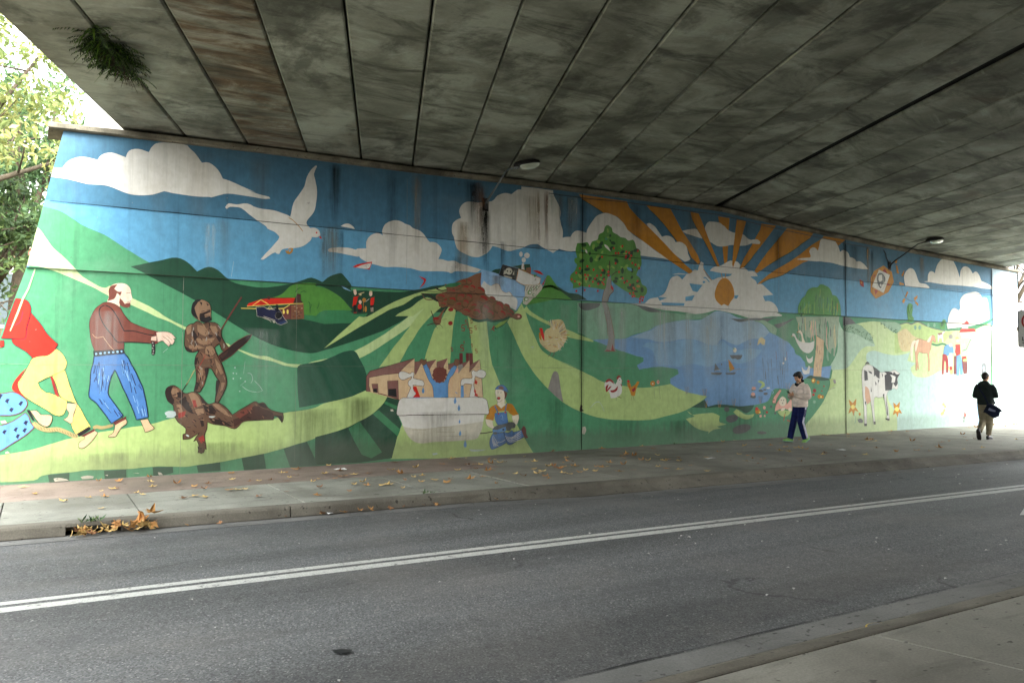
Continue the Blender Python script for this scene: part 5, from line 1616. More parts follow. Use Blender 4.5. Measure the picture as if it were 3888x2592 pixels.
p 14 0 2022,702 -7,-2 -9,3 -8,7 -3,8 2,6 7,2 9,-3 8,-7 3,-8
p 38 0 2015,692 -8,-2 -9,2 -8,6 -2,8 3,7 8,3 9,-2 8,-6 2,-9
l 18 10 1980,695 25,-13 24,12
p 38 0 2048,734 -10,-6 -14,-1 -11,7 -5,10 2,10 10,7 14,0 12,-6 5,-11
p 39 0 2046,744 -6,-2 -7,0 -8,5 -5,5 1,5 5,3 8,-2 8,-4 4,-6
p 40 0 2040,736 -6,-3 -8,1 -7,4 -4,5 1,6 6,3 8,0 7,-4 4,-6
l 18 10 2008,736 21,-9 21,10
p 40 0 2076,710 -8,-5 -14,1 -14,6 -8,8 0,9 9,5 13,0 14,-6 8,-9
p 39 0 2073,718 -5,-2 -8,2 -9,4 -6,4 -1,4 5,2 8,-1 9,-4 6,-5
p 40 0 2066,712 -4,-2 -8,1 -9,4 -5,5 -1,4 5,2 8,0 8,-4 6,-5
l 18 10 2032,714 22,-7 23,7
p 38 0 2064,700 -6,-8 -11,-4 -12,2 -9,6 -1,9 5,8 11,4 13,-2 8,-7
p 39 0 2061,706 -3,-4 -8,-1 -8,1 -6,3 -1,4 3,3 7,2 8,-1 6,-3
p 40 0 2055,699 -3,-4 -6,-1 -8,0 -6,4 -1,4 3,4 7,2 7,-1 6,-3
l 18 10 2026,696 18,-8 18,8
p 38 0 2124,696 -7,-9 -15,-5 -18,1 -14,6 -5,10 7,9 15,6 18,-1 14,-7
p 39 0 2119,703 -5,-4 -9,-2 -12,1 -9,2 -4,4 4,4 10,2 12,0 10,-3
p 38 0 2111,695 -4,-5 -9,-2 -12,0 -8,4 -3,5 4,5 9,2 11,0 9,-4
l 18 10 2068,690 26,-8 26,8
l 6 50 1827,677 43,-11 47,8 34,-5 59,9 39,16
l 6 39 1961,632 39,18 34,26
p 51 0 1961,644 34,22 44,15 -24,-23 -44,-24
p 41 0 2111,698 -5,-5 -9,0 -4,5 4,5 9,1
p 7 0 1734,702 -4,-11 -10,-7 -12,0 -10,6 -4,11 3,11 10,7 13,1 10,-7
p 14 0 1728,718 -3,-6 -7,-3 -9,-1 -7,3 -3,5 3,6 7,4 9,0 7,-3
p 14 0 1725,651 -2,-7 -7,-4 -7,0 -7,4 -2,6 2,6 6,4 8,1 7,-4
p 4 0 1674,822 18,18 55,11 19,-7 -33,-14
l 48 26 1555,787 53,-9 40,-26
l 18 26 1625,819 31,-14 32,5
l 17 18 1564,780 17,-20 40,2
p 38 0 1688,725 -22,-41 -8,-38 -23,-8 -13,16 -5,16 23,8 22,22
l 18 17 1608,709 12,-31 11,-28
l 18 17 1586,636 36,10 36,-4
p 14 0 1650,673 -3,-5 -7,-3 -10,0 -7,3 -3,4 3,4 7,3 10,0 7,-2
l 18 9 1668,667 25,3
l 18 11 1658,642 13,-15
l 18 11 1631,638 13,-16
l 39 14 1956,648 -10,-17 15,-12
l 39 14 1937,622 24,22 -10,-21
k 39 23 1792,643 -16,1 -2,-12 17,-4 -1,-11 -17,1
k 39 21 1834,631 -16,1 -1,-11 15,-4 0,-10 -16,0
k 39 23 1786,544 -16,1 -2,-11 17,-5 -1,-11 -17,1
k 39 15 1857,643 -11,0 -1,-7 11,-3 0,-8 -12,1
k 39 15 1728,532 -11,1 -1,-7 11,-3 -1,-8 -11,1
k 39 15 1862,526 -11,1 -1,-7 12,-4 -1,-7 -11,1
k 39 12 1838,554 -10,0 0,-6 8,-2 0,-6 -9,0
k 39 9 1792,565 -7,1 -1,-4 7,-2 0,-5 -7,0
k 39 9 1826,591 -6,1 -1,-5 7,-2 0,-5 -8,1
k 39 18 1806,670 -12,0 -2,-8 14,-4 -1,-9 -14,1
k 39 15 1834,673 -12,1 0,-8 11,-3 -1,-7 -12,0
k 39 12 1814,646 -9,0 -1,-5 9,-3 -1,-6 -9,0""".split("\n")),
('painted_red_jumper_man', 11, """p 27 0 -130,328! 31,6 25,4 24,-14 16,-16 5,-15 -9,-19 -16,-14 -33,-7 -41,1!
c 14 10 -130,328! 31,6 25,4 24,-14 16,-16 5,-15 -9,-19 -16,-14 -33,-7 -41,1!
p 27 0 -127,210! 15,6 38,16 39,28 12,-14 7,-22 11,-18 -28,-27 -39,-29 -38,-27 -15,-4!
c 14 10 -127,210! 15,6 38,16 39,28 12,-14 7,-22 11,-18 -28,-27 -39,-29 -38,-27 -15,-4!
p 15 0 -100,304 6,10 9,-2 -4,-8 -1,-8
p 15 0 -57,294 7,10 8,-2 -4,-8 -2,-8
p 15 0 -86,272 6,10 9,-3 -4,-8 -2,-7
p 15 0 -40,223 7,10 9,-3 -4,-8 -2,-8
p 15 0 -70,199 6,10 8,-2 -4,-8 -1,-8
p 15 0 -105,192 6,9 9,-2 -4,-8 -2,-8
p 15 0 -43,195 7,10 8,-2 -4,-8 -2,-8
p 15 0 -64,174 6,10 8,-2 -4,-8 -1,-8
p 15 0 -120,320 6,10 8,-3 -4,-7 -2,-8
p 13 0 -36,427 -28,-37 -14,-34 10,-18 18,-11 22,-17 8,-2! -33,34 -7,25 12,19! -3,9
p 12 0 -13,465 32,7 21,12 19,15 19,-17 14,-26 2,-16 -9,-22 -32,-18 -22,-10 -29,-17! 8,-20 22,-19 11,0 33,-16 21,-14 -2,-30 -9,-24 -11,-4 -19,6 -28,21 -48,33 -30,27 -10,34 9,22 13,26 12,25
c 15 7 -13,465 32,7 21,12 19,15 19,-17 14,-26 2,-16 -9,-22 -32,-18 -22,-10 -29,-17! 8,-20 22,-19 11,0 33,-16 21,-14 -2,-30 -9,-24 -11,-4 -19,6 -28,21 -48,33 -30,27 -10,34 9,22 13,26 12,25
p 12 0 50,398! 38,20 9,-25 11,-41 0,5 18,-55 18,-32 35,-68 -49,-26! -16,35 8,35 10,44! -34,13! -22,19 -14,38 -13,32
c 15 7 50,398! 38,20 9,-25 11,-41 0,5 18,-55 18,-32 35,-68 -49,-26! -16,35 8,35 10,44! -34,13! -22,19 -14,38 -13,32
p 14 0 41,393! 7,2! 11,-35 15,-41! -14,10
p 13 0 -119,525! 13,1! -1,-21 -11,-5!
c 15 7 -119,525! 13,1! -1,-21 -11,-5!
p 13 0 -24,631 30,-41 22,-37 36,-37 -13,-25 -21,-18 -25,-2 -21,-8 -16,20 -22,15 -21,14 -8,18! 42,6 3,28 8,38
c 15 9 -24,631 30,-41 22,-37 36,-37 -13,-25 -21,-18 -25,-2 -21,-8 -16,20 -22,15 -21,14 -8,18! 42,6 3,28 8,38
p 13 0 -73,682! 29,-4 13,-11 6,-19 -2,-28 -10,-44 -2,-31 -7,-13 -37,1 -32,1! 11,40! 9,37!
c 15 9 -73,682! 29,-4 13,-11 6,-19 -2,-28 -10,-44 -2,-31 -7,-13 -37,1 -32,1! 11,40! 9,37!
l 15 10 -51,635 -4,-25 -6,-16 -13,-10 -24,2
p 23 0 99,295 33,-5 -10,-35 -2,-32 -8,-7 -24,16 12,8 5,18 -9,16
c 16 7 99,295 33,-5 -10,-35 -2,-32 -8,-7 -24,16 12,8 5,18 -9,16
p 23 0 -20,268 19,1 16,-15 30,-3 6,-13 -5,-22 -14,-9 -18,10 -14,19
c 16 9 -20,268 19,1 16,-15 30,-3 6,-13 -5,-22 -14,-9 -18,10 -14,19
q 16 0 -31,271! 9,1! 19,-43! -9,5!
p 23 0 157,171 36,17 11,-10 -18,-27 -28,-29 -17,1 0,20 19,15
c 16 7 157,171 36,17 11,-10 -18,-27 -28,-29 -17,1 0,20 19,15
q 16 0 132,177! 42,27! 6,-10! -37,-27!
q 45 0 146,168! 46,27! 1,-9! -36,-20!
l 44 64 -8,224 19,-19 25,-10 32,2 28,-11 28,-16 13,-1
l 44 51 188,196 11,6 20,-4 37,8
l 18 7 -3,225 5,-9
l 18 7 6,206 5,-9
l 18 7 15,206 5,-10
l 18 7 24,205 4,-9
l 18 7 32,205 5,-9
l 18 7 41,200 5,-9
l 18 7 50,199 4,-9
l 18 7 58,199 5,-9
l 18 7 67,199 5,-9
l 18 7 76,198 4,-9
l 18 7 84,191 6,-9
l 18 7 93,188 5,-9
l 18 7 102,184 5,-9
l 18 7 111,181 5,-9
l 18 7 120,178 5,-10
l 18 7 129,174 5,-9""".split("\n")),
('painted_bearded_prisoner', 11, """p 20 0 232,702! -4,23 9,20 17,11 24,3 18,-7 12,-16 2,-17 5,-19! -6,-7 -1,-13 -8,-16 -14,3 -16,7 1,-13! -45,23!
p 17 0 227,686 5,16 -3,26 8,17 23,9 -11,-18 12,-10 15,1 -6,-23 9,-13 12,-16 13,1 -2,-10 -10,-2 -18,7 -6,13 2,26 -12,10 -8,-24
l 18 11 293,722 15,2
l 18 14 296,686 13,4
p 17 0 291,680 16,4 -1,-16 -14,-4 -12,8
p 17 0 218,681 23,-1 30,-16 15,-28 24,-29 42,-17 46,-14! -14,-50! -45,2 -51,2! 0,-29! -101,-8! -13,35 -7,48 2,39 15,39 17,17
c 18 8 218,681 23,-1 30,-16 15,-28 24,-29 42,-17 46,-14! -14,-50! -45,2 -51,2! 0,-29! -101,-8! -13,35 -7,48 2,39 15,39 17,17
l 16 15 218,669 -14,-7 -5,-20 6,-26 18,-32 21,-28 20,-26 24,-1 51,-1 42,-2
l 16 15 221,670 21,-13 21,-32 12,-26 12,-25 30,0 42,-10 40,-7
q 45 0 398,576! 10,-1! 6,-3! -2,-42! -10,-7! -18,3! 9,24!
q 20 0 384,552! 20,4! 1,-21! -21,3!
d 18 6 384,552! 20,4! 1,-21! -21,3!
p 20 0 402,571 25,3 25,-3 16,-15 9,-10! -12,2 6,-9 -9,-17! -6,4 -6,-11! -13,13 -9,10 -19,-7
c 18 6 402,571 25,3 25,-3 16,-15 9,-10! -12,2 6,-9 -9,-17! -6,4 -6,-11! -13,13 -9,10 -19,-7
l 18 6 427,555 22,-16 7,-13
l 18 6 440,559 22,-20
l 18 6 418,538 16,-3
l 16 52 392,533 2,-24 -3,-30
p 36 0 394,528 -2,-4 -2,0 -2,4 1,3 3,0
p 36 0 396,517 -1,-3 -3,0 -1,3 1,3 3,0
p 36 0 394,506 -1,-3 -3,0 -2,3 2,4 2,0
p 36 0 396,496 -1,-4 -3,0 -1,4 1,3 3,0
p 36 0 394,485 -1,-3 -3,0 -1,3 1,3 3,0
q 16 0 182,493! 104,9! 6,-17! -107,-11!
p 28 0 198,482 -3,-3 -4,-1 -2,4 2,4 4,0
p 28 0 212,484 -2,-4 -5,0 -2,4 2,4 5,0
p 28 0 226,486 -2,-4 -4,0 -2,4 2,4 4,0
p 28 0 240,487 -2,-4 -4,0 -2,4 2,4 4,0
p 28 0 255,488 -2,-3 -5,-1 -2,4 2,4 5,0
p 28 0 270,490 -2,-4 -5,0 -2,4 2,4 5,0
p 28 0 284,492 -2,-4 -4,0 -2,4 2,4 4,0
p 25 0 186,472! 103,12! 15,-19 18,-36 16,-33 19,-43 7,-28 8,-40 8,-51! -42,-9! -18,51 -22,50 -25,62 -15,32! -14,-32 -9,-55 17,-33 38,-58! -40,-29! -24,36 -29,43 -25,26 2,48 3,51 5,24
c 15 14 186,472! 103,12! 15,-19 18,-36 16,-33 19,-43 7,-28 8,-40 8,-51! -42,-9! -18,51 -22,50 -25,62 -15,32! -14,-32 -9,-55 17,-33 38,-58! -40,-29! -24,36 -29,43 -25,26 2,48 3,51 5,24
l 15 18 208,365 -1,-37
l 26 19 233,396 3,-20
l 26 18 214,359 -3,-22
l 26 21 285,458 9,-41
l 26 17 192,438 -5,-32
l 26 12 188,440 -3,-35
l 26 18 281,446 7,-40
l 28 14 280,459 8,-25
l 26 19 197,405 -3,-27
l 27 12 208,382 3,-33
l 15 17 311,376 8,-46
l 26 13 198,439 -5,-37
l 28 16 204,397 -3,-33
l 26 15 344,368 11,-28
l 28 14 203,431 1,-35
l 26 12 199,386 2,-35
l 15 15 193,391 -6,-19
l 26 12 204,451 -1,-43
l 27 10 302,402 14,-26
l 15 17 300,449 9,-35
l 27 14 208,368 0,-42
l 15 20 216,385 -3,-36
l 27 15 310,386 11,-31
l 15 17 213,424 1,-28
l 15 20 316,405 16,-45
l 27 19 226,402 -7,-27
l 26 17 200,450 3,-21
l 26 9 289,419 11,-31
l 26 16 341,361 15,-22
l 28 14 301,416 6,-36
l 27 9 239,397 3,-20
l 28 19 236,398 -4,-24
l 26 9 309,414 9,-40
l 15 11 215,396 3,-44
l 27 16 285,430 10,-36
l 27 13 216,358 3,-24
l 27 19 203,400 1,-23
l 28 17 218,428 2,-46
l 15 12 288,457 9,-22
l 27 13 319,380 11,-28
l 28 16 293,420 16,-43
l 27 10 321,369 7,-39
l 26 12 230,387 -5,-47
l 26 9 221,436 -3,-34
l 27 17 281,436 6,-36
l 15 11 219,416 -3,-27
l 27 10 327,333 8,-27
l 26 9 256,270 13,-23
l 28 18 355,266 8,-26
l 15 17 259,262 14,-23
l 15 18 326,353 8,-26
l 26 15 204,310 13,-23
l 27 11 338,308 8,-26
l 26 10 225,293 14,-23
l 26 12 350,260 8,-27
l 15 17 274,256 14,-24
l 15 10 358,278 8,-27
l 27 10 212,311 13,-23
l 28 15 324,320 8,-27
l 26 11 221,304 14,-24
l 28 18 338,277 8,-27
l 28 16 234,277 13,-23
l 28 9 364,264 8,-27
l 26 16 208,307 13,-23
l 28 9 336,304 7,-27
l 26 15 234,276 14,-24
l 28 13 364,265 8,-27
l 28 15 226,293 13,-23
p 23 0 352,224! 26,4! 9,-20 15,-17 -1,-6 -11,-5 -21,-6 -7,22
c 16 8 352,224! 26,4! 9,-20 15,-17 -1,-6 -11,-5 -21,-6 -7,22
p 23 0 262,212! 38,16! 3,-17 -20,-15 -11,-23 -9,-13 -23,0 0,6 17,11
c 16 8 262,212! 38,16! 3,-17 -20,-15 -11,-23 -9,-13 -23,0 0,6 17,11
q 45 0 256,216! 44,23! 0,-11! -38,-22!""".split("\n")),
('painted_standing_hunter', 11, """l 45 32 730,729 -13,-22
l 45 22 717,707 -33,-57 -36,-65 -10,-17
l 44 13 552,425 -32,-62
l 39 16 522,367 -7,-11
l 16 22 517,360 -14,-27
l 44 8 546,418 -21,-48
p 46 0 543,610 13,10 22,-9! 26,6 27,-5 17,-20 4,-31 14,-28 17,-21 -17,-17 -13,10 -9,24 -15,-11 -3,-13 14,-28 17,-38 11,-31 8,-35 -8,-35 -19,-42 -8,-11! -11,5! 6,48 12,32 -14,20 -20,35 -10,3 -9,-34 -11,-38 -14,-27! -22,7! 8,41 -2,41 -5,30 3,28 15,28 -25,-11 -23,5 -9,22 -1,30 1,28 11,24
c 48 13 543,610 13,10 22,-9! 26,6 27,-5 17,-20 4,-31 14,-28 17,-21 -17,-17 -13,10 -9,24 -15,-11 -3,-13 14,-28 17,-38 11,-31 8,-35 -8,-35 -19,-42 -8,-11! -11,5! 6,48 12,32 -14,20 -20,35 -10,3 -9,-34 -11,-38 -14,-27! -22,7! 8,41 -2,41 -5,30 3,28 15,28 -25,-11 -23,5 -9,22 -1,30 1,28 11,24
p 47 0 556,606 29,-6 17,-26 -13,-15 -29,17
p 47 0 605,601 23,1 10,-24 -13,-11 -13,14
p 47 0 550,552 36,-3 40,4 -20,-25 -39,0
p 47 0 525,520 35,1 27,-10 -29,-4 -29,-1
p 48 0 540,592 10,-20 10,-14 -12,-20 -7,20
p 48 0 602,566 17,-2 -7,-8 -13,4
p 48 0 510,516 9,-20 26,-3 -26,20
p 47 0 565,435 17,-7 0,-27 -12,-28 -8,28
p 47 0 627,470 20,-28 14,-34 -10,-7 -17,34
p 48 0 588,428 16,4 -2,-24 -10,-18
p 48 0 635,380 13,-4 -6,-38 -9,-34 -1,41
p 48 0 554,373 16,-7 -10,-27 -11,0
p 48 0 548,469 14,4 -6,-31 -5,0
p 47 0 514,592 20,14 -3,-34 -13,-8
p 48 0 628,574 24,-20 -6,-21 -14,21
p 22 0 583,352 6,32 -13,-18
p 47 0 655,370 13,-1 -9,-31 -10,-7
p 22 0 568,497 29,-13 29,7 -6,-21 -32,-4
p 47 0 534,674 8,25 19,11 23,-4 18,-13 6,-26 0,-24 3,-17! -16,-8 -17,0 -22,9 -20,20
c 48 9 534,674 8,25 19,11 23,-4 18,-13 6,-26 0,-24 3,-17! -16,-8 -17,0 -22,9 -20,20
p 48 0 534,681 11,21 19,8 -10,-18 -9,-17 4,-24 10,-24 -20,17 -6,17
p 48 0 565,652 19,7 20,8 2,-7 -22,-11 4,-14 20,-8 -23,-9 -20,10
p 48 0 564,700 10,-3 -3,-14
p 48 0 590,698 10,-10 -6,-4
p 47 0 589,649 15,4 1,-17 -14,0
p 48 0 642,480 34,32 43,33 34,20 21,5! -10,-20 -38,-37 -36,-32 -36,-27!
c 39 8 642,480 34,32 43,33 34,20 21,5! -10,-20 -38,-37 -36,-32 -36,-27!
p 18 0 646,477 34,29 -7,-18 -17,-21
p 47 0 592,518 21,2 13,-17 4,-12 -16,-14 -20,7 -7,20
c 48 8 592,518 21,2 13,-17 4,-12 -16,-14 -20,7 -7,20
l 48 8 606,498 8,-18
l 48 8 597,501 10,-23
l 48 8 616,501 9,-14
l 39 11 590,484 -18,-42 -10,-17
l 36 18 626,576 5,-7 2,-7
l 22 15 597,596 -1,-6 -2,-6
l 48 11 567,360 5,-10 4,-9
l 48 21 598,486 6,-6 2,-5
l 22 12 570,406 1,-6 -3,-5
l 22 13 617,547 0,-7 -3,-6
l 47 13 662,398 4,-9 1,-9
l 48 16 590,585 0,-8 -2,-7
l 36 14 570,414 1,-6 -1,-6
l 22 14 541,515 1,-10 -3,-10
l 47 14 576,536 5,-8 2,-7
l 47 21 634,425 0,-8 -2,-7
l 47 17 636,420 0,-9 -4,-9
l 18 20 568,494 6,-7 4,-7
l 47 15 565,421 6,-9 3,-8
l 36 15 548,537 6,-9 2,-8
l 22 19 578,399 0,-9 -2,-10
l 36 14 577,374 2,-7 -1,-7
l 48 10 578,398 2,-6 -1,-7
l 47 10 567,429 5,-8 2,-7
l 48 14 561,431 5,-6 3,-7
l 47 10 593,511 2,-7 -1,-8
l 48 12 585,384 1,-7 -1,-6
l 18 15 558,424 2,-9 -1,-9
l 47 10 518,548 5,-7 2,-7
l 22 16 600,542 -1,-10 -3,-10
l 48 19 550,531 0,-9 -3,-8
l 22 20 604,589 2,-7 -1,-6
l 47 18 588,578 6,-6 3,-7
l 48 14 558,511 3,-10 1,-10
l 36 19 593,556 0,-8 -3,-8
l 36 20 660,531 2,-10 -1,-9
l 18 14 594,506 6,-7 4,-8
l 22 19 580,422 6,-7 4,-6
l 47 10 588,506 2,-11 0,-10
l 18 18 560,419 5,-8 3,-9
l 48 13 602,594 5,-6 3,-5
l 48 12 607,536 4,-8 1,-7
l 22 13 602,542 5,-8 3,-8
l 36 16 568,436 6,-7 4,-7
l 36 19 636,605 8,-8 4,-7
l 36 21 537,578 1,-11 0,-11
l 48 12 562,458 1,-6 -1,-6
l 48 14 606,469 5,-8 2,-9
l 47 15 586,398 0,-10 -2,-11
l 48 14 609,442 5,-6 4,-6
l 48 19 634,581 4,-5 0,-6
l 48 14 558,466 5,-9 2,-8
l 48 16 601,563 5,-6 1,-5
l 47 10 609,605 5,-8 2,-7
l 48 10 563,376 5,-6 2,-5
l 47 18 585,595 3,-10 0,-9
l 36 14 538,546 0,-9 -3,-9
l 48 16 602,615 2,-8 0,-9
l 47 11 535,560 5,-8 2,-9
l 47 18 534,552 6,-7 4,-7
l 18 17 568,552 6,-5 2,-5
l 47 16 575,612 7,-8 5,-8
l 48 11 559,354 3,-5 1,-6
l 18 20 552,534 5,-6 3,-6
l 18 19 614,455 5,-7 3,-7
l 36 9 532,531 5,-6 3,-6
l 22 10 645,329 6,-6 4,-6
l 48 16 562,576 -1,-10 -3,-9
l 36 11 601,580 1,-6 -2,-7
l 36 15 542,595 0,-7 -2,-8
l 48 12 612,468 0,-11 -2,-9
l 48 20 571,393 1,-9 -3,-9
l 22 10 557,570 1,-5 -2,-6
l 22 16 619,464 1,-10 -3,-10
p 16 0 533,674 4,21 14,13 19,2 -6,-8 -16,-8 -3,-19 5,-21 9,-23 -17,9 -8,17
p 16 0 572,640 13,-3 19,6 7,-17 -16,-8 -20,0 -10,10
l 16 13 571,660 13,4
l 16 13 592,666 12,2
l 16 13 584,642 18,4""".split("\n")),
('painted_fallen_man', 11, """p 46 0 440,327 6,22 22,10 19,-9 19,-20 16,-4 26,7 22,-14 20,-25 17,-14 29,8 34,-19 30,-34 41,25 47,28 18,-8 21,3 21,-25 22,-12 39,-10 2,-23 -5,-18! -18,26 -16,4 -2,-16! -63,0 -59,-3 -20,-16 -20,-14 -37,13 -40,8 -29,11 -3,-30 -7,-24 8,-59! -6,4 -4,-17! -4,0 -5,-3! -5,4 -8,0! 3,27 -11,25 -12,-5! 12,18 13,17 -22,-13 -16,-10 -25,-2 -1,20 10,4 -1,23 -22,18 -16,21 -7,30 -3,24 -20,17
c 48 11 440,327 6,22 22,10 19,-9 19,-20 16,-4 26,7 22,-14 20,-25 17,-14 29,8 34,-19 30,-34 41,25 47,28 18,-8 21,3 21,-25 22,-12 39,-10 2,-23 -5,-18! -18,26 -16,4 -2,-16! -63,0 -59,-3 -20,-16 -20,-14 -37,13 -40,8 -29,11 -3,-30 -7,-24 8,-59! -6,4 -4,-17! -4,0 -5,-3! -5,4 -8,0! 3,27 -11,25 -12,-5! 12,18 13,17 -22,-13 -16,-10 -25,-2 -1,20 10,4 -1,23 -22,18 -16,21 -7,30 -3,24 -20,17
p 48 0 440,327 6,22 25,8 -9,-20 4,-23 9,-14 -6,-17 -19,14
p 47 0 468,347 16,0 6,-14 -6,-20 -12,4 -10,13
p 48 0 484,330 10,3 12,-10 -2,-17 -16,4
p 48 0 491,293 22,20 20,-38 16,-34 -25,14
p 47 0 526,323 18,6 20,-17 14,-34 -26,-14 -13,31
p 39 0 542,299 13,-1 7,-27 -13,-3
p 48 0 570,315 20,-24 14,-21 -3,-38 -17,42
p 47 0 482,280 16,2 10,-34 10,-17 -23,1
p 39 0 489,246 28,9 -3,-20 -22,-10
p 48 0 572,220 13,6 4,-34 -10,-4
p 47 0 620,280 23,0 27,-25 20,-29 -33,19
p 48 0 608,222 36,-4 34,-16 30,-22 -37,12 -40,8
p 18 0 704,216 37,12 47,42 36,-12 42,-18 4,-29 -63,0 -59,-2 -23,-15 -17,-10
p 48 0 802,276 25,4 17,-22 -20,4
p 48 0 873,228 33,-4 0,-25 -18,20
p 48 0 604,274 13,3 20,-25 -7,-14 -22,4
p 47 0 552,261 32,3 4,-21 -26,-9
p 39 0 567,141 19,13 7,-21 -13,-13
p 48 0 564,111 7,-25 3,18
p 48 0 577,103 2,-20 3,20
p 17 0 710,230 28,20 44,27 -10,-28 -41,-31
l 18 10 542,212 5,-4 3,-4
l 48 17 733,213 6,-3 4,-3
l 48 21 760,223 10,-3 6,-3
l 48 19 826,232 9,-5 7,-5
l 48 9 544,247 7,-1 4,-1
l 48 14 481,308 8,-4 5,-3
l 47 10 658,249 7,-7 3,-7
l 18 16 523,189 9,-1 7,-2
l 18 14 802,269 8,-3 4,-2
l 18 18 468,320 8,0 6,0
l 47 19 686,235 8,-5 4,-4
l 48 17 694,210 6,-4 4,-5
l 48 19 530,269 10,-1 7,-2
l 48 15 516,240 6,-6 4,-5
l 18 13 618,208 6,-4 4,-5
l 22 14 481,349 6,-8 4,-7
l 48 20 462,299 7,-6 5,-7
l 48 17 510,194 6,-5 4,-5
l 18 20 546,175 6,-5 3,-5
l 18 11 519,152 6,-2 3,-2
l 47 16 559,256 8,-3 5,-3
l 47 17 574,218 9,-1 7,-1
l 18 11 679,250 8,-5 6,-5
l 47 21 579,283 7,-1 5,-3
l 22 13 486,349 8,-7 4,-7
l 48 11 554,275 5,-7 3,-6
l 47 12 599,260 6,-3 3,-5
l 48 17 479,236 6,-2 4,-2
l 48 18 680,203 8,-1 6,-2
l 48 14 535,276 6,-4 2,-3
l 22 20 686,184 12,-1 8,-1
l 18 17 554,270 7,-2 5,-2
l 48 14 526,290 4,-4 1,-4
l 22 22 793,278 5,-5 2,-4
l 48 16 513,314 4,-5 2,-5
l 48 11 534,264 6,-4 4,-4
l 48 17 548,219 7,-5 4,-4
l 48 12 554,245 6,-4 3,-5
l 22 12 566,230 6,-3 3,-5
l 47 18 620,218 6,-2 3,-4
l 18 11 519,238 7,0 3,-1
l 18 18 568,222 7,0 5,-1
l 22 12 595,248 7,-4 6,-4
l 48 14 732,243 8,-1 5,-2
l 18 10 824,234 9,-2 6,-2
l 22 12 823,226 4,-5 2,-5
l 18 16 482,293 5,-3 3,-4
l 18 20 624,250 8,-2 6,-2
l 48 15 786,214 8,-3 4,-2
l 22 18 768,250 6,-6 2,-6
l 22 14 485,274 6,-6 4,-5
l 18 21 742,247 4,-5 1,-4
l 48 18 484,266 7,-1 5,-1
l 22 12 644,280 8,-6 6,-8
l 48 13 549,198 7,-5 4,-5
l 22 14 772,262 5,-4 3,-4
l 48 14 758,255 8,-9 5,-8
l 18 13 830,239 8,-1 7,-2
l 47 15 593,276 7,-2 4,-3
l 48 17 601,248 10,-4 7,-3
l 18 14 582,131 7,-5 5,-5
l 22 13 544,216 6,-4 4,-4
l 48 15 498,328 8,-2 6,-2
l 22 20 660,205 6,-5 2,-6
l 18 11 666,221 8,-5 5,-4
l 22 15 538,271 6,-3 2,-3
l 18 20 604,238 8,-2 6,-2
l 48 15 636,257 8,-5 6,-4
l 48 20 640,225 8,-5 5,-6
l 47 15 553,268 9,-3 6,-3
l 16 14 475,324 13,2
l 16 14 480,308 14,5
p 59 0 440,250 14,6 22,-3 5,-14 -11,-11 -26,2 4,6 -6,6
p 59 0 608,232 26,-1 -10,-6 -15,2
p 59 0 533,152 -2,-2 -3,1 -4,2 -3,3 -1,2 2,1 4,0 4,-2 3,-3
l 48 14 552,264 32,6
l 48 14 572,244 19,-6""".split("\n")),
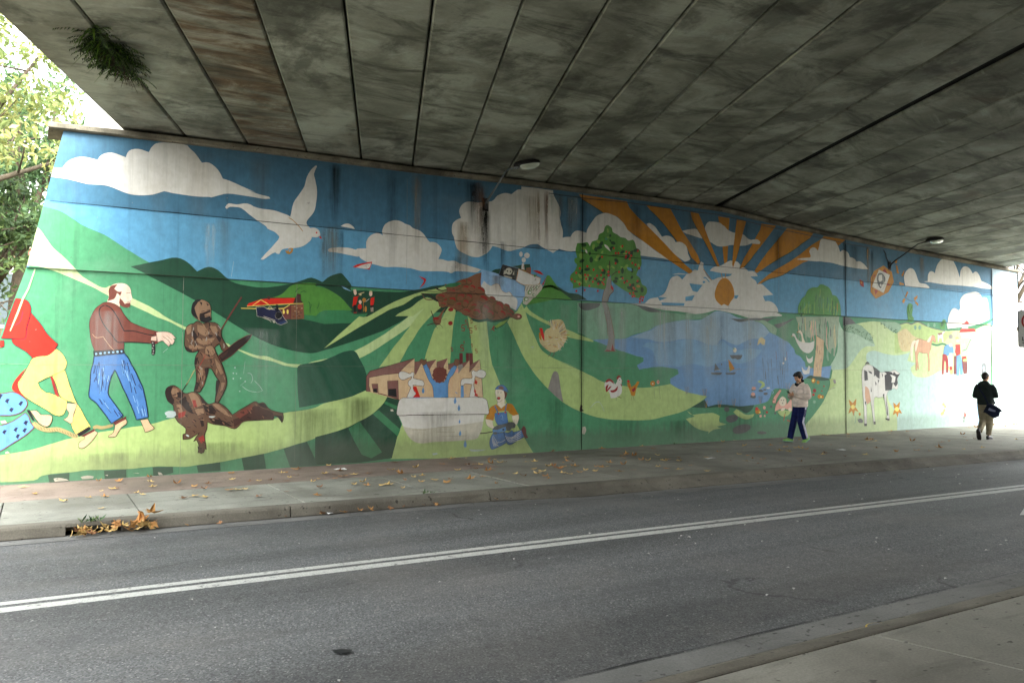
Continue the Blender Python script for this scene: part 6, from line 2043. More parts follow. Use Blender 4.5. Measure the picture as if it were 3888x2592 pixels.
('painted_steam_train', 11, """q 38 0 939,702! 54,11! 3,-66! -56,-5!
l 23 15 950,652 7,2
l 23 15 970,676 7,1
l 39 15 970,688 7,1
l 39 15 946,654 8,2
l 23 15 954,678 7,1
l 39 15 982,665 7,1
l 39 15 946,692 7,1
l 24 15 964,660 7,1
l 23 15 956,674 8,1
l 39 15 955,684 7,1
l 18 15 949,651 7,2
l 24 15 982,668 7,2
l 39 15 964,690 8,1
l 24 15 949,694 7,1
l 39 15 981,686 7,1
l 23 15 950,698 7,2
l 39 15 974,680 7,2
l 18 15 970,657 7,1
l 24 15 958,679 7,1
l 39 15 946,675 8,1
l 18 15 945,666 7,2
l 18 15 963,667 7,1
l 24 15 945,666 7,1
l 24 15 945,697 7,2
l 39 15 952,653 8,2
l 39 15 957,673 7,1
l 18 15 960,662 8,2
l 18 15 962,650 7,1
l 18 15 968,687 8,1
l 18 15 974,655 7,1
l 24 15 959,670 8,2
l 24 15 947,662 7,2
l 18 15 945,654 7,1
l 18 15 954,672 8,2
l 23 15 982,692 7,1
l 18 15 974,677 7,1
l 18 15 978,670 8,2
l 24 15 951,686 7,1
l 23 15 960,692 8,1
l 24 15 960,658 8,2
q 45 0 888,690! 51,13! 1,-60! -40,-3!
p 12 0 912,673 -1,-6 -3,-3 -3,0 -3,3 0,5 0,6 3,4 3,0 2,-4
p 12 0 928,673 0,-6 -2,-3 -3,0 -3,3 0,5 0,6 2,4 3,0 3,-4
q 13 0 753,693 5,9 52,20! 42,6! 106,8! -12,-26! -111,-9 -82,-13
q 18 0 946,710! 18,44! 16,-1! 1,-26! 11,-12!
l 14 13 834,720 11,-14
p 18 0 848,730 -1,-5 -3,-3 -4,0 -4,2 -1,5 1,5 4,3 3,0 3,-3
k 12 15 753,690 186,19 53,4
k 12 15 776,694 33,26 33,-18
k 12 15 728,681 72,2 106,4 27,17
p 15 0 790,688! 31,3! 25,-10 32,9 18,-18 7,-18 21,-26! -28,-12! -18,5 -10,9 -46,14 -28,6!
c 10 10 790,688! 31,3! 25,-10 32,9 18,-18 7,-18 21,-26! -28,-12! -18,5 -10,9 -46,14 -28,6!
p 16 0 901,658 -3,-10 -8,-6 -10,-1 -8,6 -2,10 2,9 8,7 10,0 8,-5
l 10 12 900,658 -5,-13 -9,-5 -11,5 -4,12 4,11 10,5 10,-4 5,-11
q 16 0 874,704! 9,0! 2,-28! -9,-1!
l 10 8 832,686 6,-4 8,12 8,-2 2,-9 14,-1
l 10 16 822,650 49,-15
l 10 10 818,644 28,-10 8,-9
p 10 0 872,628 -3,-5 -6,0 -3,5 3,4 6,0
q 26 0 882,624! 32,11! 8,-7! -29,-10!
l 55 12 956,759 8,15 14,8
l 55 12 978,760 15,8 11,-4
l 55 12 1022,670 0,41 -8,11
l 55 12 1022,688 9,23""".split("\n")),
('painted_brass_band', 11, """p 13 0 1220,753 22,5 -6,-27 -7,-16 -14,-6
q 16 0 1219,715! 14,4! -2,-38! -8,-1!
p 20 0 1220,787 12,2 4,-20 -8,-8 -6,11
l 14 21 1236,750 12,12
l 43 21 1244,768 28,9
p 43 0 1260,766 -3,-4 -6,0 -3,4 3,4 6,0
p 13 0 1262,711 -2,-7 -6,-5 -7,0 -5,4 -2,7 2,7 5,5 7,0 6,-4
p 20 0 1260,732 -2,-6 -3,-3 -5,0 -3,3 -2,5 1,6 4,3 4,0 4,-3
q 16 0 1241,698! 20,1! -2,-13! -16,-1!
p 57 0 1282,743 -2,-7 -4,-4 -6,0 -5,4 -2,6 1,6 5,4 6,0 5,-3
l 57 16 1268,740 2,-50
p 57 0 1285,702 -1,-8 -2,-5 -4,0 -3,5 -1,8 1,8 3,5 3,0 3,-5
l 9 12 1280,735 16,14
p 13 0 1303,753 18,5 -3,-35 -15,-6
p 20 0 1310,773 -1,-7 -4,-5 -5,0 -4,4 -2,7 2,8 4,4 5,0 4,-4
p 43 0 1310,783 -4,-4 -7,0 -4,3 4,4 7,0
q 16 0 1302,718! 16,3! -1,-11! -14,-2!
l 20 18 1306,709 0,-19
l 20 18 1314,710 0,-20
l 13 14 1221,682 16,1
l 14 18 1317,754 4,6
l 55 10 1053,692 9,23 0,11
p 28 0 1163,798! 21,-5 28,-15! -32,9""".split("\n")),
('painted_factory', 10, """q 45 0 1762,506! 18,0! 1,-62! -18,0!
q 45 0 1798,507! 17,0! 1,-63! -17,0!
q 45 0 1817,507! 20,0! 1,-63! -21,0!
q 23 0 1293,388! 163,38! 67,53! 2,-66! 31,39! 82,22! 3,-48! 57,55! 5,-55! 115,45! 3,-57! 53,62! 13,-93! 8,-96! -447,-3! -84,22! -74,19!
q 24 0 1285,392! 17,25! 56,15! 165,47! -40,-32! -27,-25! -9,-13! -80,-8! -67,-13! -2,-36! 9,-29! -21,2!
d 18 10 1285,392! 17,25! 56,15! 165,47! -40,-32! -27,-25! -9,-13! -80,-8! -67,-13! -2,-36! 9,-29! -21,2!
q 24 0 1524,413! 1,49! 43,6! -16,-25! -23,-43!
d 18 6 1524,413! 1,49! 43,6! -16,-25! -23,-43!
q 24 0 1582,462! 55,12! -25,-31! -13,-25!
d 18 6 1582,462! 55,12! -25,-31! -13,-25!
q 24 0 1641,426! 1,37! 56,18! -24,-46!
d 18 6 1641,426! 1,37! 56,18! -24,-46!
q 24 0 1702,426! 0,26! 55,16! -29,-37!
d 18 6 1702,426! 0,26! 55,16! -29,-37!
q 24 0 1766,453! 50,18! -25,-27! -19,-17!
d 18 6 1766,453! 50,18! -25,-27! -19,-17!
q 24 0 1817,414! 3,35! 54,27! -28,-36!
d 18 6 1817,414! 3,35! 54,27! -28,-36!
q 24 0 1312,359! 29,0! 3,-41! -24,4!
d 18 8 1312,359! 29,0! 3,-41! -24,4!
q 16 0 1320,338! 17,0! 1,-19! -17,3!
q 24 0 1388,372! 52,2! 6,-86! -54,18!
d 18 8 1388,372! 52,2! 6,-86! -54,18!
q 16 0 1394,335! 38,1! 4,-40! -42,10!
l 45 17 1342,316 52,-13 56,-19
l 18 8 1876,476 12,-93 7,-94""".split("\n")),
('painted_bath_man', 12, """p 27 0 1568,445! 16,9! 17,-28 17,-42 24,-18! 38,-2! 14,28 19,34 22,20! 15,-6! -18,-35 -21,-22 -9,-34 0,-59! -76,2! -8,53 -24,39 -16,34
c 26 8 1568,445! 16,9! 17,-28 17,-42 24,-18! 38,-2! 14,28 19,34 22,20! 15,-6! -18,-35 -21,-22 -9,-34 0,-59! -76,2! -8,53 -24,39 -16,34
p 22 0 1549,468 12,9 11,-6 12,6 0,-23 -16,-9
c 18 8 1549,468 12,9 11,-6 12,6 0,-23 -16,-9
p 22 0 1735,446 -1,24 13,7 13,-5 -1,-24 -12,-5
c 18 8 1735,446 -1,24 13,7 13,-5 -1,-24 -12,-5
p 17 0 1622,414 5,14 19,7 24,-2 19,-7 3,-21 -8,-22 -9,-13 -24,-7 -19,12 -12,21
p 17 0 1699,400 -4,-4 -8,0 -4,4 4,5 8,0
p 17 0 1693,380 -5,-2 -7,3 -1,6 6,2 6,-3
p 17 0 1678,365 -6,1 -4,6 2,5 6,-1 4,-6
p 17 0 1657,359 -5,4 0,7 5,3 5,-3 0,-7
p 17 0 1636,365 -2,5 4,6 6,0 2,-4 -4,-6
p 17 0 1621,380 1,5 6,3 6,-2 -1,-5 -6,-4
p 17 0 1615,400 3,4 8,0 4,-4 -4,-4 -7,-1
p 17 0 1620,420 5,2 7,-3 1,-5 -6,-2 -6,3
p 17 0 1634,436 6,-1 4,-6 -2,-5 -6,0 -4,6
p 17 0 1655,442 5,-4 0,-6 -4,-4 -6,3 0,7
p 17 0 1676,437 3,-5 -4,-6 -6,-1 -3,5 4,6
p 17 0 1692,423 0,-6 -7,-3 -6,1 1,6 6,4
p 9 0 1486,295! 21,47 -14,12 1,17 12,9 5,12 -19,-6 -26,-10 -19,10 -3,19 5,10 25,0 28,-10 9,8 11,-4 -4,-25 16,-4 32,-7 10,-17 -5,-10! -28,4 -27,4 4,-25 14,-13 -4,-8 -14,-14!
c 18 10 1486,295! 21,47 -14,12 1,17 12,9 5,12 -19,-6 -26,-10 -19,10 -3,19 5,10 25,0 28,-10 9,8 11,-4 -4,-25 16,-4 32,-7 10,-17 -5,-10! -28,4 -27,4 4,-25 14,-13 -4,-8 -14,-14!
p 13 0 1520,346! 14,0! 21,-52! -41,0! 20,16 -16,27
p 9 0 1819,290! 10,49 5,15! -42,3 -5,-7! -16,-2! 1,22 10,11 44,2 8,11 -5,20 10,11 17,-9 20,9 26,-5 9,-15 -7,-15 -17,-6 -36,10 -5,-20 -4,-26 10,-27 5,-27 20,-5!
c 18 10 1819,290! 10,49 5,15! -42,3 -5,-7! -16,-2! 1,22 10,11 44,2 8,11 -5,20 10,11 17,-9 20,9 26,-5 9,-15 -7,-15 -17,-6 -36,10 -5,-20 -4,-26 10,-27 5,-27 20,-5!
p 13 0 1852,378! 12,-13! -5,-12! -13,5!
q 13 0 1846,334! 11,-15! -5,-7! 11,-6! 3,-12! -20,2! 3,12! -5,11!
q 27 0 1771,347! 15,1! 2,-58! -18,0!
l 27 20 1740,316 13,-7
l 27 14 1790,306 10,-6
p 36 0 1757,448 19,5 6,-13 -15,-22 -7,-11 -8,15
p 41 0 1743,422 14,9 -1,-17 -14,-5""".split("\n")),
('painted_bath', 13, """p 9 0 1448,280 18,14! 426,-6! 26,-16 11,-58 -6,-9 -213,3 -188,2 -80,1 -7,15
c 18 8 1448,280 18,14! 426,-6! 26,-16 11,-58 -6,-9 -213,3 -188,2 -80,1 -7,15
p 10 0 1445,210! 169,0! 289,-8! -9,-50 -16,-43 -30,-25 -138,-3 -95,-2 -47,-3 -36,8 -32,23 -24,34 -13,34
p 9 0 1445,210! 169,0! 289,-8! -5,-32 -188,-16 -142,-8 -92,12 -14,21
l 18 14 1442,211 80,0 188,-3 218,-4
l 27 16 1498,294 163,-2
l 52 6 1513,143 74,-3
l 52 6 1643,151 81,-4
l 52 6 1643,128 96,-5
l 52 6 1667,105 136,-2
p 27 0 1740,294! 8,-22 -5,-11 -8,0 -3,11
p 27 0 1761,259! 8,-22 -5,-11 -8,0 -3,12
p 27 0 1766,185! 4,-13 -2,-7 -6,0 -2,7
p 27 0 1769,131! 7,-18 -4,-9 -7,0 -3,10
p 27 0 1797,83! 8,-24 -4,-12 -9,1 -4,12
p 27 0 1570,342! 7,-20 -4,-10 -7,0 -3,10
p 59 0 1818,39 20,-5 50,-3 26,1 -26,-7 -55,0
p 59 0 1618,28 26,1 5,-7 -24,-3""".split("\n")),
('painted_worker', 12, """p 42 0 1910,183 39,-6 5,-31 16,-10! -21,-3 -31,19
c 36 8 1910,183 39,-6 5,-31 16,-10! -21,-3 -31,19
p 42 0 2066,196 35,4 5,-18 -13,-34 -16,3 -13,32
c 36 8 2066,196 35,4 5,-18 -13,-34 -16,3 -13,32
p 11 0 1969,253! 31,-21 37,24! 27,-5 26,-37 14,-14 -30,-6! -26,12 -16,14 -62,-3 -16,-44! -44,10! 18,39 16,20
p 42 0 1965,320 4,9 37,-3 12,-9 3,-25 -2,-36 8,-4 -27,-20! -26,20 3,10 -7,22
c 36 8 1965,320 4,9 37,-3 12,-9 3,-25 -2,-36 8,-4 -27,-20! -26,20 3,10 -7,22
p 17 0 2013,322 21,-14 -5,-20 -12,-12 2,21
p 25 0 1963,329 16,15 26,6 21,-10 17,-28! -22,7 -26,9
c 26 8 1963,329 16,15 26,6 21,-10 17,-28! -22,7 -26,9
p 24 0 1979,338 21,6 16,-9 -5,-9 -24,5
p 18 0 1995,283 -2,-5 -5,-3 -6,0 -6,3 -2,5 2,5 6,2 6,0 5,-2
p 13 0 1992,284 -3,-6 -8,1 -4,5 4,5 7,0
l 18 8 1977,318 10,-3
l 18 8 1995,316 8,-2
p 16 0 1985,311 -2,-2 -2,0 -1,2 1,1 2,0
p 16 0 2000,310 -1,-1 -3,0 -1,1 1,2 3,0
l 36 8 1987,306 -1,-11
l 18 6 1974,268 14,-4 18,10
l 25 45 1962,246 18,-34
l 25 42 2031,256 -9,-45
p 25 0 1962,208! 70,5! 6,-38 5,-19! -63,-6! -13,22
c 26 8 1962,208! 70,5! 6,-38 5,-19! -63,-6! -13,22
p 13 0 1989,205 -3,-3 -4,0 -3,4 3,3 4,0
p 13 0 2029,211 -3,-4 -5,0 -3,4 3,4 5,0
l 28 10 1996,194 10,4 5,-18
l 28 10 2001,180 15,-9
p 25 0 1954,110 32,-1 26,3 15,-32 0,-22 -36,-16 -41,-12 -13,14 -1,32
c 26 10 1954,110 32,-1 26,3 15,-32 0,-22 -36,-16 -41,-12 -13,14 -1,32
p 25 0 2012,117 26,-10 26,13 11,-10 48,10 13,-35 -45,-21 -37,-16 -22,10 -5,27
c 26 10 2012,117 26,-10 26,13 11,-10 48,10 13,-35 -45,-21 -37,-16 -22,10 -5,27
l 9 12 1954,97 -4,-27 10,-29
l 9 13 2024,94 27,-32 67,10
l 9 12 1962,90 -6,-24 11,-24
l 9 13 2033,91 24,-23 61,15
l 9 12 1969,82 -7,-21 12,-19
l 9 13 2042,88 22,-12 54,18
l 9 12 1976,75 -8,-19 14,-13
l 9 13 2050,85 20,-3 48,23
l 9 12 1984,67 -10,-15 15,-9
l 9 13 2058,82 18,7 42,27
l 9 10 1970,61 31,3 24,12
p 45 0 2118,122 16,18 13,-14 3,-28 11,-18 -17,-4 -10,14
q 27 0 1949,126! 78,24! 3,-31! -76,-13!
d 26 8 1949,126! 78,24! 3,-31! -76,-13!
p 37 0 1949,130 21,16 57,8 16,7 26,1 16,-12 -5,-17 -21,-4 -5,-13 -22,2 -5,21 -57,-14
l 18 20 1870,111 38,1 46,7
p 37 0 1977,110 -2,-5 -7,-2 -7,0 -6,3 -3,4 3,4 6,3 7,-1 7,-2
p 16 0 2019,125 -4,-4 -7,1 -4,4 4,3 7,0""".split("\n")),
('painted_turkey', 10, """p 43 0 2264,628 42,25 0,33 59,6 27,-34 12,-53 -22,-45 -44,-36 -47,-1 -53,38 -10,31 10,13 21,-26
l 36 18 2307,642 -16,26
l 42 18 2318,636 -6,28
l 23 18 2327,646 8,29
l 36 18 2370,637 24,17
l 10 18 2354,637 19,22
l 36 18 2366,608 29,3
l 23 18 2368,607 32,3
l 23 18 2332,637 15,28
l 23 18 2362,629 22,17
l 10 18 2380,619 28,7
l 10 18 2376,620 27,10
l 23 18 2370,618 30,10
l 42 18 2348,556 18,-26
l 10 18 2300,656 -15,26
l 11 18 2383,609 38,3
l 23 18 2358,567 24,-21
l 11 18 2330,646 3,28
l 36 18 2360,566 23,-21
l 42 18 2346,553 12,-26
l 10 18 2360,575 25,-17
l 11 18 2358,590 26,-10
l 36 18 2296,656 -10,26
l 10 18 2346,566 12,-24
l 23 18 2380,624 36,11
l 42 18 2305,657 -10,28
l 36 18 2348,644 15,25
l 11 18 2364,620 28,10
l 36 18 2309,655 -6,28
l 42 18 2361,650 23,23
l 10 18 2379,582 27,-10
l 23 18 2351,640 15,24
l 36 18 2356,626 26,16
l 10 18 2305,661 -7,28
l 23 18 2303,650 -16,28
l 36 18 2327,655 -2,29
l 23 18 2349,577 26,-21
l 36 18 2353,626 23,17
l 23 18 2360,639 26,21
l 36 18 2332,654 1,30
l 23 18 2320,647 4,29
l 42 18 2370,585 26,-11
l 23 18 2315,660 -7,29
l 42 18 2357,610 34,7
l 23 18 2378,591 31,-6
l 36 18 2357,614 31,11
l 23 18 2360,568 24,-19
l 42 18 2342,572 20,-25
l 10 18 2315,637 -4,29
l 11 18 2352,655 22,26
l 42 18 2360,596 33,-6
l 11 18 2374,597 36,-3
l 11 18 2334,641 10,29
l 36 18 2347,653 15,27
l 42 18 2350,641 24,25
l 23 18 2304,645 -13,27
l 23 18 2364,600 30,-2
l 11 18 2370,623 27,11
l 11 18 2324,648 0,30
l 42 18 2324,638 1,29
l 11 18 2362,612 32,7
l 23 16 2256,585 18,4
l 23 16 2297,572 19,0
l 11 16 2254,582 19,-4
l 9 16 2327,586 19,4
l 11 16 2289,597 19,-5
l 11 16 2284,601 19,-4
l 36 16 2316,558 19,-3
l 9 16 2278,558 18,4
l 11 16 2283,553 18,4
l 23 16 2319,546 19,-3
l 36 16 2297,590 19,7
l 23 16 2297,544 19,2
l 11 16 2290,594 18,2
l 11 16 2254,549 18,-1
l 23 16 2256,580 18,-4
l 9 16 2268,574 18,3
l 36 16 2248,545 19,4
l 11 16 2316,552 18,0
l 11 16 2322,545 18,2
l 23 16 2311,604 18,2
l 11 16 2327,596 19,-2
l 11 16 2261,541 19,-3
p 13 0 2225,642 21,2 13,-43 -1,-26 -15,23 -11,33
p 11 0 2226,622 10,-8 7,-35 -15,13
l 17 12 2298,523 -5,-22 -10,-5
l 17 12 2322,523 -5,-22 -11,-5""".split("\n")),
('painted_rooster', 10, """p 9 0 2655,352 15,18 23,7 20,-11 15,-19 14,19 4,16 17,4 12,-16 -3,-19 4,-23 -4,-30 -33,-23 -41,-4 -8,26 -15,18 -17,9
p 14 0 2658,361 17,15 23,2 18,-15 3,-14 -26,17 -23,-7
p 14 0 2661,334 23,16 -15,-35 -5,-9
p 14 0 2692,315 30,4 26,21 -8,-26 -24,-11 -18,3
p 39 0 2737,382 6,11 11,5 21,-10 -17,-2 -16,-14
p 14 0 2763,351 12,-4 -3,-12
p 11 0 2781,365 -2,-2 -4,0 -2,2 2,3 4,0
p 16 0 2763,372 -1,-2 -3,0 -2,2 2,3 3,0
p 14 0 2687,334 17,4 -35,-32 -5,5
l 37 13 2734,275 2,-18
l 17 13 2742,282 30,-10 -2,5""".split("\n")),
('painted_chick', 10, """p 11 0 2811,351 15,7 12,-10 3,-16 30,14 13,19 18,-3 -12,-23 -13,-21 -9,-35 -24,0 -15,35 -9,14
p 14 0 2844,318 27,16 0,-16 -15,-15
p 13 0 2811,363 9,9 15,-9 -9,-7
p 14 0 2836,334 -4,-2 -7,0 -3,3 3,2 7,0
l 17 11 2850,283 -10,-26
l 17 11 2859,283 3,-24
p 16 0 2823,350 -1,-2 -3,0 -1,2 1,2 3,0""".split("\n")),
('painted_lollipop_flower', 10, """p 11 0 3018,351 -3,-10 -10,-5 -11,0 -10,6 -3,9 3,9 10,6 12,0 9,-6
p 42 0 3006,350 -3,-4 -7,0 -3,4 3,4 7,0
p 41 0 3051,359 -2,-7 -5,-4 -7,0 -5,4 -2,7 2,7 5,4 7,0 5,-4
p 13 0 3046,359 -3,-4 -5,0 -2,4 2,5 5,0
l 37 9 3008,336 8,-72
l 37 9 3045,347 11,-84""".split("\n")),
('painted_headstone', 10, """p 36 0 2282,328! 22,61 13,25 13,5 16,-8 8,-31 8,-44 9,-44 9,-35! -55,35!""".split("\n")),
('bare_patch', 15, """p 53 0 2494,241 11,-7 -3,-16 14,-11 -28,-4 -3,11
p 10 0 2504,120 17,4 9,-19 -12,-24! -16,5""".split("\n")),
('bare_patch', 15, """p 10 0 61,13 16,2 22,-5 11,-7 -22,-1 -22,-1
p 10 0 149,14 22,4 23,-5 -3,-8 -36,1
p 10 0 -94,118 7,4 7,-7 -12,-2
p 10 0 -111,234 14,2 5,-9 -15,-3
p 10 0 232,17 10,0 -2,-5
p 10 0 327,17 24,-1 -3,-2
p 10 0 1404,241 13,0 3,-9 -14,0
p 10 0 418,15 13,-3 6,-9 -15,1""".split("\n")),
('scratched_lines', 15, """l 59 7 736,355 28,-21 38,-8
l 59 7 759,408 14,-4 7,-24 -7,-15
l 59 7 787,376 21,-22 14,-21
l 59 6 748,457 -6,-53
l 59 6 729,355 20,17
l 59 7 802,326 20,7
p 59 0 704,408 -1,-3 -3,0 -2,3 2,2 2,0
p 59 0 716,406 -2,-2 -2,0 -2,2 2,2 2,0
p 59 0 704,385 -1,-3 -3,0 -2,3 2,2 3,0
p 59 0 733,386 -1,-2 -3,0 -2,2 2,3 3,0
p 59 0 752,372 -1,-2 -3,0 -2,2 2,3 3,0
p 59 0 731,332 -2,-2 -3,0 -2,2 2,2 3,0
p 59 0 710,430 -1,-2 -3,0 -2,2 2,3 3,0
l 19 7 177,557 12,-13 26,4 18,-28 21,-26
l 19 7 218,539 8,-7
l 59 10 2555,222 40,30 28,-4 29,-47
l 59 10 2176,542 16,5 -6,-13
l 59 8 428,491 19,17
l 59 8 693,873 -9,-64
k 8 23 -16,795 -19,-75 -17,-39 -17,-59 -20,-60""".split("\n")),
]

from mathutils.geometry import delaunay_2d_cdt
def spline(P, closed):
    """Catmull-Rom through the traced points, corners kept sharp"""
    n = len(P)
    if n < 3: return [(p[0], p[1]) for p in P]
    def corner(i):
        if P[i][2]: return True
        a, b, c = P[(i-1) % n], P[i], P[(i+1) % n]
        if not closed and i in (0, n-1): return True
        u = Vector((b[0]-a[0], b[1]-a[1])); w = Vector((c[0]-b[0], c[1]-b[1]))
        if u.length < 1e-6 or w.length < 1e-6: return True
        return u.angle(w) > 1.12
    out = []
    for i in range(n if closed else n-1):
        p1, p2 = P[i], P[(i+1) % n]
        p0 = P[(i-1) % n] if not corner(i) else p1
        p3 = P[(i+2) % n] if not corner((i+1) % n) else p2
        L = math.hypot(p2[0]-p1[0], p2[1]-p1[1])
        k = 1 if L < .05 else 3 if L < .3 else 5
        for s in range(k):
            t = s/k
            q = []
            for d in (0, 1):
                a, b, c, e = p0[d], p1[d], p2[d], p3[d]
                q.append(.5*(2*b+(c-a)*t+(2*a-5*b+4*c-e)*t*t+(3*b-a-3*c+e)*t*t*t))
            out.append(tuple(q))
    if not closed: out.append((P[-1][0], P[-1][1]))
    return out

def clip(poly, fn):
    """keep the part of the polygon where fn(p) >= 0"""
    out = []
    n = len(poly)
    for i in range(n):
        a, b = poly[i], poly[(i+1) % n]
        fa, fb = fn(a), fn(b)
        if fa >= 0: out.append(a)
        if (fa >= 0) != (fb >= 0):
            t = fa/(fa-fb)
            out.append((a[0]+(b[0]-a[0])*t, a[1]+(b[1]-a[1])*t))
    return out

def strip(path, w, closed):
    P = [Vector(p) for p in path]
    n = len(P)
    quads = []
    L = []; R = []
    for i in range(n):
        a = P[(i-1) % n] if closed or i else P[i]
        b = P[(i+1) % n] if closed or i < n-1 else P[i]
        d = b-a
        if d.length < 1e-6: d = Vector((1, 0))
        d.normalize()
        nn = Vector((-d.y, d.x))*(w/2)
        if not closed and i in (0, n-1): nn *= .6
        L.append(P[i]+nn); R.append(P[i]-nn)
    for i in range(n if closed else n-1):
        j = (i+1) % n
        quads.append([tuple(L[i]), tuple(R[i]), tuple(R[j]), tuple(L[j])])
    return quads

class Painter:
    def __init__(self, name, layer, total=30):
        self.name, self.y, self.step = name, .0008*layer, min(.00003, .0007/max(1, total))
        self.V, self.F, self.K = [], [], []
        self.k = 0
    def poly(self, q, ci):
        self.k += 1
        y = self.y+self.step*self.k
        q = [(a+.007*noise.noise(Vector((a*5, b*5, 0)))+.003*noise.noise(Vector((a*23, b*23, 4))), b+.007*noise.noise(Vector((a*5, b*5, 9)))+.003*noise.noise(Vector((a*23, b*23, 13)))) for a, b in q] if self.name not in ('painted_sky', 'painted_grass') else q      # a hand-held brush wavers
        big = max(p[0] for p in q) > 20 or max(p[1] for p in q) > 4.8 or min(p[0] for p in q) < 2.5 or min(p[1] for p in q) < .4
        for up in (True, False):
            r = clip(q, (lambda p: p[1]-LEDGE) if up else (lambda p: LEDGE-.004-p[1]))
            if len(r) < 3: continue
            if big:
                r = clip(r, lambda p: p[1]-.004)
                if len(r) > 2: r = clip(r, lambda p: top(p[0])-.003-p[1])
                if len(r) > 2: r = clip(r, lambda p: p[0]-left_edge(p[1]) if (p[1] > 3.2) == up else p[0]-left_edge(3.21 if up else 3.19))
                if len(r) > 2: r = clip(r, lambda p: 27.92-p[0])
            if len(r) < 3: continue
            s = [r[0]]
            for p in r[1:]:
                if math.hypot(p[0]-s[-1][0], p[1]-s[-1][1]) > .0015: s.append(p)
            if len(s) < 3: continue
            ar = sum(s[i-1][0]*s[i][1]-s[i][0]*s[i-1][1] for i in range(len(s)))
            if abs(ar) < 1e-6: continue
            if ar < 0: s.reverse()
            b = len(self.V)
            yy = -y-(PROUD if up else 0)
            if len(s) <= 4:
                tv, tf = s, [tuple(range(len(s)))]
            else:
                try:
                    r2 = delaunay_2d_cdt([Vector(p) for p in s], [], [list(range(len(s)))], 1, 1e-5)
                    tv, tf = [(p.x, p.y) for p in r2[0]], [tuple(f) for f in r2[2]]
                except Exception:
                    tv, tf = s, [tuple(range(len(s)))]
            self.V += [(p[0], yy, p[1]) for p in tv]
            for f in tf:
                self.F.append(tuple(b+i for i in f))
                self.K.append(ci)
    def build(self):
        me = bpy.data.meshes.new(self.name)
        me.from_pydata(self.V, [], self.F)
        at = me.attributes.new('pigment', 'FLOAT_COLOR', 'FACE')
        for i, c in enumerate(self.K): at.data[i].color = PAL[c]
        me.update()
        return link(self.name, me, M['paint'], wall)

PAL = [lin(r, g, b, .82) for r, g, b in PIG]
NAMES = ['skyhi', 'skylo', 'green', 'greenf', 'green2', 'forest', 'forest2', 'lime', 'limep', 'white', 'dirtyw', 'orange', 'yellow', 'red', 'redd', 'navy', 'black', 'brown', 'brownd', 'skin', 'skinp', 'skind', 'skinl', 'tan', 'roof', 'jean', 'jeand', 'blue', 'pblue', 'lake1', 'lake2', 'lake3', 'palegr', 'palegr2', 'mint', 'teal', 'grey', 'greyd', 'rock', 'rockr', 'rocko', 'pink', 'cream', 'hay', 'rope', 'wine', 'bronze', 'bronzel', 'bronzed', 'treeg', 'treed', 'treel', 'stain', 'stain2', 'willow', 'willowd', 'wpale', 'ochre', 'dirt', 'faintw', 'endp', 'ends']
ci = {n: i for i, n in enumerate(NAMES)}
# ground coats: sky above, sky lift, green below
p = Painter('painted_sky', .5)
xs_ = [-.6+.24*i for i in range(121)]
lift = lambda x: 4.222-.0022*max(0, x-14)
for a, b in zip(xs_, xs_[1:]):
    p.k = 0
    p.poly([(a, 3.19), (b, 3.19), (b, lift(b)), (a, lift(a))], ci['skylo'])
    p.poly([(a, lift(a)), (b, lift(b)), (b, 5.9), (a, 5.9)], ci['skyhi'])
p.build()
p = Painter('painted_grass', .5)
for a, b in zip([-1.6]+xs_, xs_):
    p.k = 0
    p.poly([(a, -.1), (b, -.1), (b, 3.2), (a, 3.2)], ci['green'])
p.build()
def parse(s):
    P = []
    x = z = 0                                     # steps from point to point, in units of 4 mm along the wall and up
    for tok in s.split():
        c = tok[-1] == '!'
        a, b = (tok[:-1] if c else tok).split(',')
        x += int(a); z += int(b)
        P.append((x*.004, z*.004, c))
    return P
for name, layer, items in MURAL:
    p = Painter(name, layer, len(items))
    for it in items:
        kind, c, w, pts = it.split(' ', 3)
        c = int(c); w = int(w)/1000
        P = parse(pts)
        if kind == 'p': p.poly(spline(P, True), c)
        elif kind == 'q': p.poly([(a, b) for a, b, _ in P], c)
        else:
            cl = kind in 'cd'
            path = spline(P, cl) if kind in 'cl' else [(a, b) for a, b, _ in P]
            for q in strip(path, w, cl): p.k -= 1; p.poly(q, c)
            p.k += 1
    p.build()

# pale washed-out end panel right of the last joint
p = Painter('painted_end_panel', 7.5)
p.poly([(26.34, -.1), (28.2, -.1), (28.2, 3.2), (26.34, 3.2)], ci['endp'])
for k in range(6): p.k = 2; p.poly([(26.36+.26*k, 3.2), (26.62+.26*k, 3.2), (26.62+.26*k, 5.8), (26.36+.26*k, 5.8)], ci['ends'])
p.build()
# run-off stains: soft-edged vertical films of grime with their own shape
def runoff(x, z0, z1, w, c, s, seed):
    V = []; F = []; fd = []
    nx_, nz = 6, 12
    r = random.Random(seed)
    for j in range(nz+1):
        t_ = j/nz
        z = z1+(z0-z1)*t_
        ww = w*(.7+.5*noise.noise(Vector((seed*3.1, t_*3, 0)))+.25*(1-t_))
        up = z > LEDGE
        for i in range(nx_+1):
            u = i/nx_-.5
            V.append((x+u*ww+.02*noise.noise(Vector((t_*4, seed, 1))), -.0136-(PROUD if up else 0), z))
            fd.append(s*math.cos(u*math.pi)*(1 if t_ < .05 else max(0, 1-t_**1.7))*(.35+.65*min(1, t_*12)))
    for j in range(nz):
        for i in range(nx_):
            a = j*(nx_+1)+i
            F.append((a, a+nx_+1, a+nx_+2, a+1))
    me = bpy.data.meshes.new('runoff_stain')
    me.from_pydata(V, [], F)
    me.attributes.new('fade', 'FLOAT', 'POINT').data.foreach_set('value', fd)
    me.materials.append(STAIN[c])
    link('runoff_stain', me, None, wall)
